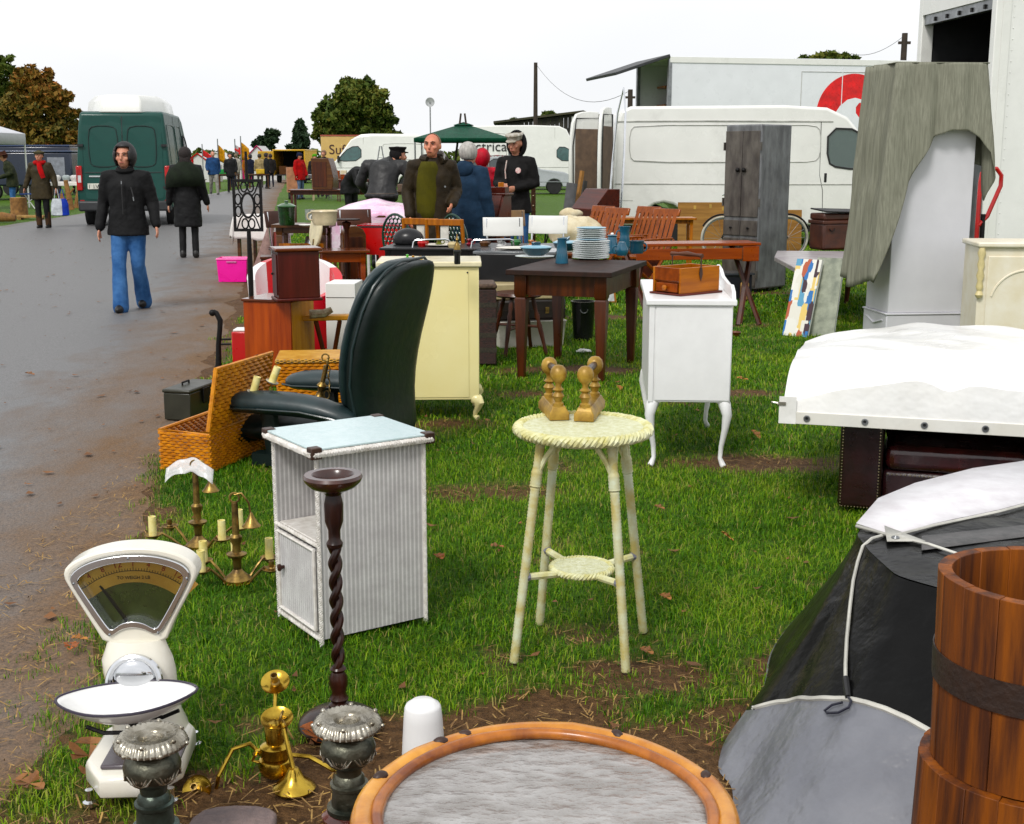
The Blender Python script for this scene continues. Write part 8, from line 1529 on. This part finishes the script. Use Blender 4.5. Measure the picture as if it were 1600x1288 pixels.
tree('barn_tree', 'treetop showing over the dark barn roof', 862, 120, [(862, 184, 14, .5), (806, 192, 8, .5), (850, 190, 10, .5)], LEAFG, 1800, .3, 9, .3)
# dark barn: upright boards, shallow roof
p0 = at(778, 190, 88); t = thing('barn', 'dark timber barn with mossy roof behind the vans', 'barn', (p0.x, 88, 0)); BW, pk = at(918, 190, 88).x - p0.x + 4, at(905, 176, 88).z; BDK = [mat('tarred_board_%d' % i, c_, rough=.8, c2=(.012, .010, .007), sc=3) for i, c_ in enumerate(((.030, .024, .016), (.022, .018, .013), (.036, .030, .020)))]
z_l = at(778, 193, 88).z; zr = lambda x: z_l + (pk - z_l) * min(1, x / (BW - 4.3)) - .4 * max(0, x - BW + 4)
slab('barn_wall', .05, BW - .05, .3, 8, 0, z_l - .3, BDK[1], t)
n = 34
for i in range(n):
    x0, x1 = BW * i / n + .012, BW * (i + 1) / n - .012; b = B(); b.add([(x0, .1, 0), (x1, .1, 0), (x1, .29, 0), (x0, .29, 0), (x0, .1, zr(x0) - .05), (x1, .1, zr(x1) - .05), (x1, .29, zr(x1) - .05), (x0, .29, zr(x0) - .05)], [(3, 2, 1, 0), (4, 5, 6, 7), (0, 1, 5, 4), (1, 2, 6, 5), (2, 3, 7, 6), (3, 0, 4, 7)]); b.o('board', BDK[i % 3], t)
xs_ = [-.3, BW - 4.3, BW + .3]; b = B(); P = [(x, zr(max(0, x))) for x in xs_]; b.add([(x, -.2, z) for x, z in P] + [(x, 8.2, z) for x, z in P] + [(x, -.2, z + .14) for x, z in P] + [(x, 8.2, z + .14) for x, z in P], [(6, 7, 10, 9), (7, 8, 11, 10), (0, 3, 4, 1), (1, 4, 5, 2), (0, 1, 7, 6), (1, 2, 8, 7), (3, 9, 10, 4), (4, 10, 11, 5), (0, 6, 9, 3), (2, 5, 11, 8)]); b.o('roof', mat('mossy_roof', (.06, .055, .03), rough=.9, c2=(.03, .03, .018), sc=2), t)
q = at(904, 189, 87.9); b = B(); b.box(q.x - p0.x, .07, q.z, .9, .05, .55); b.o('notice_board', WHITE, t)
# poles, wire, floodlight mast
POLE = mat('pole_wood', (.05, .035, .025), rough=.8)
for u, v, Y, lab in ((837, 98, 80, 'bare telegraph pole beside the dark barn'), (1414, 52, 50, 'telegraph pole above the blanket-covered wardrobe'), (985, 140, 60, 'short pole with bracket behind the van doors')):
    q = at(u, v, Y); t = thing('telegraph_pole', lab, 'pole', (q.x, Y, 0), 0, 'telegraph poles'); b = B(); b.tube([(0, 0, 0), (0, 0, q.z)], [.16, .11], 10); b.o('pole', POLE, t); b = B(); b.box(0, 0, q.z - .35, .45 if Y < 70 else .1, .12, .10); b.o('crossarm', POLE, t)
a_, c_ = at(838, 101, 80), at(984, 142, 60); t = thing('overhead_wire', 'thin overhead wire between the telegraph poles', 'wire', (a_.x, a_.y, a_.z)); b = WB(t); b.tube([a_.lerp(c_, i / 16) - Vector((0, 0, 1.2 * 4 * (i / 16) * (1 - i / 16))) for i in range(17)], .012, 4); b.o('cable', IRON, t)
a_, c_ = at(1413, 56, 50), at(1330, 84, 62); t = thing('overhead_wire', 'second overhead wire running left from the right-hand pole', 'wire', (a_.x, a_.y, a_.z)); b = WB(t); b.tube([a_.lerp(c_, i / 10) - Vector((0, 0, .3 * 4 * (i / 10) * (1 - i / 10))) for i in range(11)], .010, 4); b.o('cable', IRON, t)
q = at(672, 160, 80); t = thing('loudspeaker_mast', 'thin grey mast carrying a round loudspeaker', 'mast', (q.x, 80, 0)); b = B(); b.tube([(0, 0, 0), (0, 0, q.z)], .04, 8); b.o('mast', STEEL, t); b = B(); b.lathe([(.08, .3), (.1, .1), (.26, -.05), (.28, -.08), (.2, -.06), (.001, .02)], 20, (0, 0, q.z), (0, 1, 0)); b.o('horn', mat('grey_horn', (.45, .46, .47), rough=.4), t)
# gazebos
def gazebo(label, u0, u1, ve, vp, Y, m_, d=3.0, skirt=.25, fr=STEEL):
    x0, x1 = at(u0, 240, Y).x, at(u1, 240, Y).x; ze, zp = at(u0, ve, Y).z, at((u0 + u1) / 2, vp, Y).z; t = thing('gazebo', label, 'gazebo', ((x0 + x1) / 2, Y + d / 2, 0)); w_ = (x1 - x0) / 2; b = B(); P = [(-w_, -d / 2, ze), (w_, -d / 2, ze), (w_, d / 2, ze), (-w_, d / 2, ze)]; k = .16; Q = [(x * k, y * k, zp - .12) for x, y, _ in P]
    b.add(P + Q + [(x, y, ze - skirt) for x, y, _ in P], [(0, 1, 5, 4), (1, 2, 6, 5), (2, 3, 7, 6), (3, 0, 4, 7), (0, 8, 9, 1), (1, 9, 10, 2), (2, 10, 11, 3), (3, 11, 8, 0)]); b.o('canopy', m_, t, sol=.015, ang=20); b = B(); b.add([(x * 1.3, y * 1.3, zp - .10) for x, y, _ in Q] + [(0, 0, zp)], [(i, (i + 1) % 4, 4) for i in range(4)]); b.o('vent_cap', m_, t, sol=.015, ang=20)
    for x, y, z in P: b = B(); b.tube([(x * .98, y * .98, 0), (x * .98, y * .98, ze)], .025, 8); b.o('leg', fr, t)
    return t
GRN = fabric('green_canvas', (.012, .10, .055), rough=.6); gazebo('green gazebo with vented top behind the bald man', 647, 797, 216, 189, 40, GRN, 3.0, .12)
gazebo('white gazebo at the left edge over the wood stall', -125, -12, 207, 180, 37, fabric('white_canvas', (.74, .75, .78), rough=.6, var=.05), 2.6, .32, WHITE)
t = thing('step_ladder', 'wooden step ladder standing inside the green gazebo', 'ladder', (at(724, 300, 41.3).x, 41.3, 0));
for s_ in (-1, 1):
    for y, sg in ((-.35, 1), (.35, -1)): b = B(); b.tube([(s_ * .42, y, 0), (s_ * .06, 0, 2.85)], [(.03, .03)] * 2, 6); b.o('rail', POLE, t)
for i in range(7): z = .3 + i * .36; b = B(); b.box(0, -.35 * (1 - z / 2.85), z, .8 * (1 - z / 3.1), .06, .03); b.o('rung', POLE, t)
t = thing('a_frame_ladder', 'small trestle ladder in front of the white vans', 'ladder', (at(596, 300, 50).x, 50, 0))
for s_ in (-1, 1): b = B(); b.tube([(s_ * .38, 0, 0), (s_ * .03, 0, 1.92)], .022, 6); b.o('rail', STEEL, t)
for z in (.5, 1.0, 1.5): b = B(); b.tube([(-.38 * (1 - z / 1.95), 0, z), (.38 * (1 - z / 1.95), 0, z)], .016, 6); b.o('rung', STEEL, t)
# old boards leaning near the open van doors
for u, Y, z, c_, wd, lab, sl in ((903, 19.4, 1.30, (.32, .16, .055), .07, 'long orange batten leaning by the open van doors', .12), (893, 19.2, 1.12, (.10, .10, .105), .16, 'grey roll of carpet leaning by the open van doors', .10), (912, 19.6, 1.15, (.05, .045, .04), .10, 'dark plank leaning by the open van doors', .10)):
    t = thing('leaning_plank', lab, 'plank', (at(u - 14, 330, Y).x, Y, 0), 0, 'boards leaning by the van'); b = B(); b.tube([(0, 0, 0), (z * sl * 1.3, .18, z)], [(wd / 2, .03)] * 2, 10 if wd > .12 else 4); b.o('plank', mat('leaning_%d' % u, c_, rough=.7, sc=6), t)
    if u == 893: b = B(); b.box(.02, -.035, .16, .13, .012, .16, ry=R(6)); b.o('red_label', mat('red_gold_label', (.45, .05, .03), rough=.5, c2=(.5, .3, .08), sc=30), t)
    else: b = B(); b.box(z * .1, .03, z * .55, .1, .02, .03); b.o('cleat', OAK, t)
q = at(957, 138, 21); t = thing('arched_frame', 'tall narrow chrome frame leaning on the van door', 'frame', (q.x + .02, 20.8, 0), R(-50)); b = B(); P = [(-.14, 0, .02), (-.13, .1, 1.4), (-.09, .16, 2.2), (0, .2, q.z), (.09, .16, 2.2), (.13, .1, 1.4), (.14, 0, .02)]; b.tube(P, .018, 7); b.o('frame_tube', CHROME, t); b = B(); b.tube([(-.12, .05, .8), (.12, .05, .8)], .012, 6); b.o('crossbar', CHROME, t)
t = thing('open_chair_frame', 'studded wooden frame standing beside the capped man', 'frame', (at(831, 330, 17.2).x, 17.2, 0)); b = B(); b.box(.02, 0, .68, .06, .05, 1.36); b.o('post', WALN, t, bev=.004)
for i in range(8): b = B(); b.ell((.02, -.027, .35 + i * .13), (.012, .006, .012), 6, 4); b.o('stud', STUD, t)
t = thing('chair_back', 'pale wooden chair back in front of the capped man', 'chair part', (at(783, 330, 15.9).x, 15.9, 0)); b = B(); b.box(0, 0, .60, .07, .04, 1.2); b.o('upright', PINEC, t, bev=.006); b = B(); b.box(0, 0, .02, .3, .3, .04); b.o('foot', PINEC, t)
# goods around the stooping shoppers
t = thing('curved_cabinet', 'brown cabinet with curved front on a stall table', 'cabinet', (at(508, 320, 29).x, 29, .80), R(-10)); b = B(); b.prism([(-.22, 0), (.24, 0), (.27, .25), (.22, .5), (.16, .68), (-.24, .68)], (0, -.2, 0), X_, Z_, (0, .4, 0)); b.o('carcass', WALN, t, bev=.01); b = B(); b.bb(-.2, .12, -.21, -.2005, .06, .6); b.o('door', OAK, t)
table('dark_stall_table', 'long dark stall table carrying the curved cabinet', (at(535, 320, 29).x, 29, 0), 3, 2.3, .8, .798, OAK, .06, .03, .08)
t = thing('packing_case', 'tall pale packing case on wheels beside the red-coated person', 'case', (at(458, 312, 47).x, 47, 0), R(15)); slab('case_body', -.2, .2, -.2, .2, .26, 1.15, mat('pinkish_ply', (.45, .22, .13), rough=.6), t); 
for x in (-.12, .12): b = B(); b.lathe([(.1, -.05), (.12, -.03), (.12, .03), (.1, .05)], 14, (x, -.1, .12), X_); b.o('wheel', RUBBER, t); slab('wheel_bracket', x - .03, x + .03, -.15, .1, .2, .259, IRON, t)
cols = [((.6, .1, .03), 'orange'), ((.4, .6, .55), 'pale green'), ((.03, .03, .03), 'black'), ((.6, .5, .1), 'mustard')]
for i, (c_, nm) in enumerate(cols):
    z = .80 if nm != 'black' else .80; t = thing('vase', '%s vase on the dark stall table near the stooping shoppers' % nm, 'vase', (at(540 + i * 9, 310, 28.7).x, 28.7, .7985), 0, 'vases on the dark stall'); b = B(); b.lathe([(.001, 0), (.06, 0), (.09, .08), (.05, .2), (.09, .28), (.08, .28), (.001, .1)], 16); b.o('vase_body', mat('vase_' + nm, c_, rough=.3), t)
for i, (u, Y, nm, c_) in enumerate(((545, 47, 'grey', (.2, .2, .19)), (520, 46, 'buff', (.5, .42, .28)), (480, 48, 'black', (.02, .02, .02)), (560, 45, 'maroon', (.12, .02, .02)), (640, 30, 'brown', (.12, .07, .04)))):
    t = table('far_stall_table', 'far %s-topped stall table with boxes' % nm, (at(u, 290, Y).x, Y, 0), 5 * i, 1.5, .7, .75, mat('stall_' + nm, c_, rough=.6), .05, .03, .06); r2 = random.Random(i)
    for k in range(4): b = B(); h_ = .12 + .22 * r2.random(); b.box(-.5 + .33 * k, 0, .7505 + h_ / 2, .2, .25, h_); o = b.o('stall_box', [WALN, LINEN, BLACKP, PINED, STEEL, CARDT][(i + k) % 6], bev=.01); o.location = t.location; tag(o, ['leftmost', 'second', 'third', 'rightmost'][k] + ' box on the far %s-topped stall table' % nm, 'box', 'boxes on far stalls')
# far tents and flags down the road
STRP = fabric('white_tent', (.76, .75, .74), rough=.6, var=.04); TRED = fabric('tent_magenta', (.55, .05, .16), rough=.6)
def tent(label, u0, u1, ve, vp, Y, m_, mr=None):
    x0, x1 = at(u0, 250, Y).x, at(u1, 250, Y).x; ze, zp = at(u0, ve, Y).z, at(u0, vp, Y).z; t = thing('market_tent', label, 'tent', (x0, Y, 0), 0, 'white market tents'); w_ = x1 - x0; b = B(); b.prism([(0, 0), (w_, 0), (w_, ze), (w_ / 2, zp), (0, ze)], (0, 0, 0), X_, Z_, (0, 3, 0)); b.o('tent_body', m_, t)
    if mr: b = B(); b.prism([(w_ * .1, 0.02), (w_ * .34, .02), (w_ * .34, ze + (zp - ze) * .6), (w_ * .1, ze + (zp - ze) * .15)], (0, -.02, 0), X_, Z_, (0, .015, 0)); b.o('coloured_panel', mr, t)
    b = B(); b.tube([(-.1, -.05, ze), (w_ / 2, -.05, zp), (w_ + .1, -.05, ze)], .05, 6); b.o('roof_edge', mr or m_, t); return t
tent('long white tent behind the blue anorak man', 300, 375, 262, 238, 90, STRP); tent('white and magenta striped tent behind the iron stand', 372, 432, 262, 228, 84, STRP, TRED); tent('white tent nearest the green van', 288, 330, 258, 240, 80, STRP, fabric('tent_red', (.6, .03, .03)))
FY = fabric('yellow_flag', (.65, .33, .01), rough=.6); FW = fabric('white_flag', (.75, .72, .72), rough=.6); FR = mat('flag_red', (.55, .03, .03), rough=.7)
for u, v0, v1, w_, m_, lab, Y in ((340, 226, 252, 11, FY, 'golden yellow flag on a pole over the tents', 70), (367, 226, 240, 15, FW, 'white flag with red cross over the tents', 71), (376, 222, 250, 13, FY, 'long yellow pennant beside the red cross flag', 69), (316, 234, 244, 15, FR, 'plain red flag over the white tents', 72)):
    q, q2 = at(u, v0, Y), at(u, v1, Y); t = thing('flag', lab, 'flag', (q.x, Y, 0), 0, 'flags over the tents'); b = B(); b.tube([(0, 0, 0), (0, 0, q.z + .3)], .03, 6); b.o('flag_pole', STEEL, t); W_ = w_ * Y / 2000; b = B(); b.grid(lambda a, c_: (W_ * a, .10 * math.sin(a * 5), q.z + (q2.z - q.z) * c_ * (1 - .25 * a) - .35 * a), 8, 5); f_ = b.o('flag_cloth', m_, t, sol=.01)
    if m_ is FW:
        for P in ([(.5 * W_, -.12, q.z - .15), (.5 * W_, -.12, q2.z - .05)], [(0, -.12, (q.z + q2.z) / 2), (W_, -.12, (q.z + q2.z) / 2 - .3)]): b = B(); b.tube(P, [(.06, .01)] * 2, 4, side=(0, 0, 1) if P[0][0] == 0 else (1, 0, 0)); b.o('red_cross', FR, f_)
for i, (u, Y, nm, cc_) in enumerate(((345, 61, 'green', (.02, .25, .06)), (358, 62, 'orange', (.5, .2, .04)), (405, 62, 'yellow', (.6, .4, .03)), (300, 47, 'dark', (.03, .04, .05)))):
    t = table('roadside_table', 'roadside %s-clothed stall table beyond the walkers' % nm, (at(u, 290, Y).x, Y, 0), 8, 1.0, .6, .72, WALN, .05, .03, .05); b = B(); b.box(.1, 0, .84, .4, .3, .23); o = b.o('stall_crate', mat('crate_' + nm, cc_, rough=.5), bev=.02); o.location = t.location; tag(o, '%s crate on a roadside stall table' % nm, 'crate', 'crates on roadside stalls')
# left stall: stumps, branches, goods
LOGM = mat('rough_log', (.30, .16, .065), rough=.85, c2=(.15, .075, .03), sc=9, bump=.6, bsc=14); LOGE = mat('log_end', (.42, .26, .11), rough=.8, sc=14)
t = thing('tree_stump', 'cut tree stump at the left stall', 'stump', G(30, 341)); b = B(); b.rings([[(r_ * math.cos(a) * (1 + .08 * math.sin(3 * a)), r_ * math.sin(a) * (1 + .06 * math.sin(5 * a)), z) for a in [2 * math.pi * i / 20 for i in range(20)]] for z, r_ in ((0, .24), (.1, .21), (.5, .2))]); b.o('bark', LOGM, t); b = B(); b.lathe([(.001, .5), (.18, .5), (.18, .51), (.001, .51)], 20); b.o('cut_end', LOGE, t)
for i, (u, v, h_, ln, lab) in enumerate(((112, 328, .85, -.12, 'tall split log leaning at the left stall'), (120, 325, .62, .12, 'short split log beside the tall one'), (127, 326, .55, .2, 'rightmost split log near the green van'), (103, 331, .5, -.1, 'small log nearest the blue bag'))):
    t = thing('split_log', lab, 'log', G(u, v), 0, 'split logs at the left stall'); b = B(); b.tube([(0, 0, 0), (ln * .5, 0, h_ * .5), (ln, 0, h_)], [.09, .08, .06], 9); b.o('log', LOGM, t); b = B(); b.tube([(ln * .4, 0, h_ * .5), (ln * .4 + .14, 0, h_ * .72)], .03, 6); b.o('side_branch', LOGM, t)
b = B(); b.tube([(-.3, 0, .1), (0, 0, .13), (.3, .05, .1)], [.09, .12, .08], 10); o = b.o('lying_log', LOGM); o.location = G(4, 348); tag(o, 'log lying on the grass at the left edge', 'log')
b = B(); b.bb(-.35, .35, -.12, .12, .05, .10); b.bb(-.3, -.2, -.1, .1, 0, .05); b.bb(.2, .3, -.1, .1, 0, .05); o = b.o('low_board', LOGE); o.location = G(48, 343); tag(o, 'low sawn board beside the tree stump', 'board')
t = cloth_table('white_stall', 'white stall table of crockery left of the green van', (at(115, 290, 41).x, 41, 0), 2, 1.3, .6, .74, .12, CLOTHW, 2)
for i, (x, c_, nm) in enumerate(((-.5, (.7, .69, .66), 'white'), (-.2, (.4, .45, .45), 'grey'), (.05, (.72, .7, .68), 'ivory'), (.3, (.15, .06, .04), 'brown'), (.5, (.68, .68, .66), 'pale'))): b = B(); b.lathe([(.001, 0), (.07, 0), (.13, .1), (.12, .16), (.06, .2), (.001, .2)], 14); o = b.o('stall_bowl', mat('bowl_' + nm, c_, rough=.3)); o.location = (t.location.x + x, 41 - .05, .752); tag(o, '%s crock on the left white stall' % nm, 'crock', 'crocks on the left stall')
t = thing('blue_stool', 'blue and white folding stool under the white gazebo', 'stool', G(47, 326)); 
for s_ in (-1, 1): b = B(); b.tube([(s_ * .2, -.15, 0), (-s_ * .2, .15, .42)], .014, 6); b.o('leg', WHITE, t)
b = B(); b.box(0, 0, .43, .42, .34, .03); b.o('seat', mat('blue_canvas', (.02, .08, .35), rough=.7), t)
# ---- fallen leaves one can pick out
LM = [mat('oak_leaf_brown_%d' % i, c_, rough=.6, c2=c3, sc=25) for i, (c_, c3) in enumerate((((.36, .11, .03), (.2, .06, .02)), ((.28, .13, .05), (.16, .07, .03)), ((.42, .2, .07), (.25, .1, .03))))]
OL = [(0, 0), (.10, .05), (.18, .16), (.13, .2), (.3, .3), (.36, .42), (.26, .42), (.40, .55), (.42, .68), (.3, .66), (.26, .78), (.18, .92), (0, 1.0)]; OL = OL + [(-x, y) for x, y in OL[-2:0:-1]]
def leaf(u, v, s_, rz, lab, k, tilt=.15):
    p = G(u, v); b = B(); n = len(OL); b.add([(x * s_ * 1.1, (y - .5) * s_, abs(x) * s_ * .35 + .05 * s_ * math.sin(y * 6 + x * 9)) for x, y in OL] + [(0, (y - .5) * s_, .0) for y in (.15, .5, .8)], [(i, (i + 1) % n, n + (0 if OL[i][1] < .33 else 1 if OL[i][1] < .7 else 2)) for i in range(n)] + [(3, n, n + 1), (9, n + 1, n + 2)]); o = b.o('fallen_leaf', LM[k % 3], sol=.001, flat=True); o.location = (p.x, p.y, .026); o.rotation_euler = (tilt, tilt * .6, R(rz)); tag(o, lab, 'leaf', 'fallen leaves')
leaf(497, 1166, .115, 60, 'large orange oak leaf beside the pewter lamp base', 0, .35); leaf(140, 1196, .12, 20, 'large brown leaf at the left corner of the scale base', 1, .5); leaf(47, 1240, .085, 70, 'brown leaf in the mud at the lower left corner', 1); leaf(112, 1022, .05, 10, 'small red leaf left of the scale', 0); leaf(125, 1010, .05, 100, 'pale leaf at the mud edge left of the scale', 2)
leaf(1180, 686, .08, 40, 'tan leaf on the grass right of the dressing table legs', 2, .5); leaf(1136, 848, .06, 80, 'tan leaf standing in grass right of the stool', 2, .6); leaf(777, 864, .055, 100, 'brown leaf between the cabinet and the stool', 1); leaf(687, 880, .05, 30, 'reddish leaf beside the woven cabinet', 0); leaf(1030, 802, .05, 60, 'leaf just right of the stool leg', 1); leaf(1160, 598, .08, 85, 'leaf on the grass behind the dressing table', 2); leaf(968, 612, .05, 20, 'leaf just left of the dressing table', 2, .5); leaf(870, 903, .05, 80, 'leaf under the cane stool shelf', 1); leaf(1040, 944, .05, 40, 'pale leaf at the right foot of the stool', 2); leaf(430, 1075, .05, 20, 'small leaf behind the upper brass pan', 0); leaf(47, 590, .07, 80, 'dark leaf lying on the wet road', 1); leaf(910, 533, .09, 85, 'orange leaf by the black bin', 0); leaf(1010, 1030, .05, 50, 'leaf behind the front stool leg', 1)
# more jumble between the stalls
for i, (u, Y, w_, d, h, m_, lab) in enumerate(((505, 11.6, .30, .25, .42, RED2, 'dark red box on the ground below the wet-topped oak table'), (556, 11.3, .34, .3, .3, PINED, 'reddish pine box beside the torchere'), (430, 13.0, .28, .25, .5, OAK, 'dark upright box behind the iron stand'), (470, 12.4, .25, .22, .34, LINEN, 'pale canvas box in front of the work table'), (590, 12.6, .42, .3, .3, BLKT, 'black case under the red table'), (845, 12.3, .4, .3, .42, LIGHTW, 'pale plywood box behind the oak table'), (615, 14.9, .3, .25, .7, mat('scarlet_box', (.5, .01, .02), rough=.4), 'scarlet box behind the red table'), (1000, 16.4, .5, .3, .5, BUR, 'dark chest behind the slatted chairs'))):
    t = thing('jumble_box', lab, 'box', (at(u, 400, Y).x, Y, 0), R(7 * (i % 3) - 5)); slab('box_body', -w_ / 2, w_ / 2, -d / 2, d / 2, 0, h, m_, t, bev=.006); slab('box_lid', -w_ / 2 - .008, w_ / 2 + .008, -d / 2 - .008, d / 2 + .008, h + .001, h + .025, m_, t, bev=.004)
rng = np.random.default_rng(77); V = []; ti = []
for i in range(9000):
    x = rng.uniform(-150, 170); hh = 2.4 + 1.6 * noise.noise((x * .06, 0, 3)) + .8 * noise.noise((x * .3, 0, 5)); p = np.array((x, 230 + rng.uniform(-3, 3), hh * rng.random() ** .6)); a = rng.normal(size=3); a /= np.linalg.norm(a); c_ = np.cross(a, rng.normal(size=3)); c_ /= np.linalg.norm(c_); V += [p - a * .6, p - c_ * .4, p + a * .6, p + c_ * .4]; ti += [min(1, max(0, rng.normal(.45, .2)))] * 4
me = bpy.data.meshes.new('far_hedge'); me.from_pydata([tuple(v) for v in V], [], [(i, i + 1, i + 2, i + 3) for i in range(0, len(V), 4)]); A = me.attributes.new('tint', 'FLOAT', 'POINT'); A.data.foreach_set('value', ti); me.materials.append(LEAFG); o = bpy.data.objects.new('far_hedge', me); col.objects.link(o); tag(o, 'far hedge line along the horizon behind the market', 'hedge', kind='stuff')
for u, Y, rz, c_, lab in ((560, 15.3, 20, (.09, .03, .015), 'brown kitchen chair by the polythene-covered stall'), (455, 15.0, 60, (.07, .025, .015), 'brown kitchen chair behind the work table')):
    kitchen_chair((at(u, 380, Y).x, Y, 0), rz, lab, mat('chair_%d' % u, c_, rough=.5))
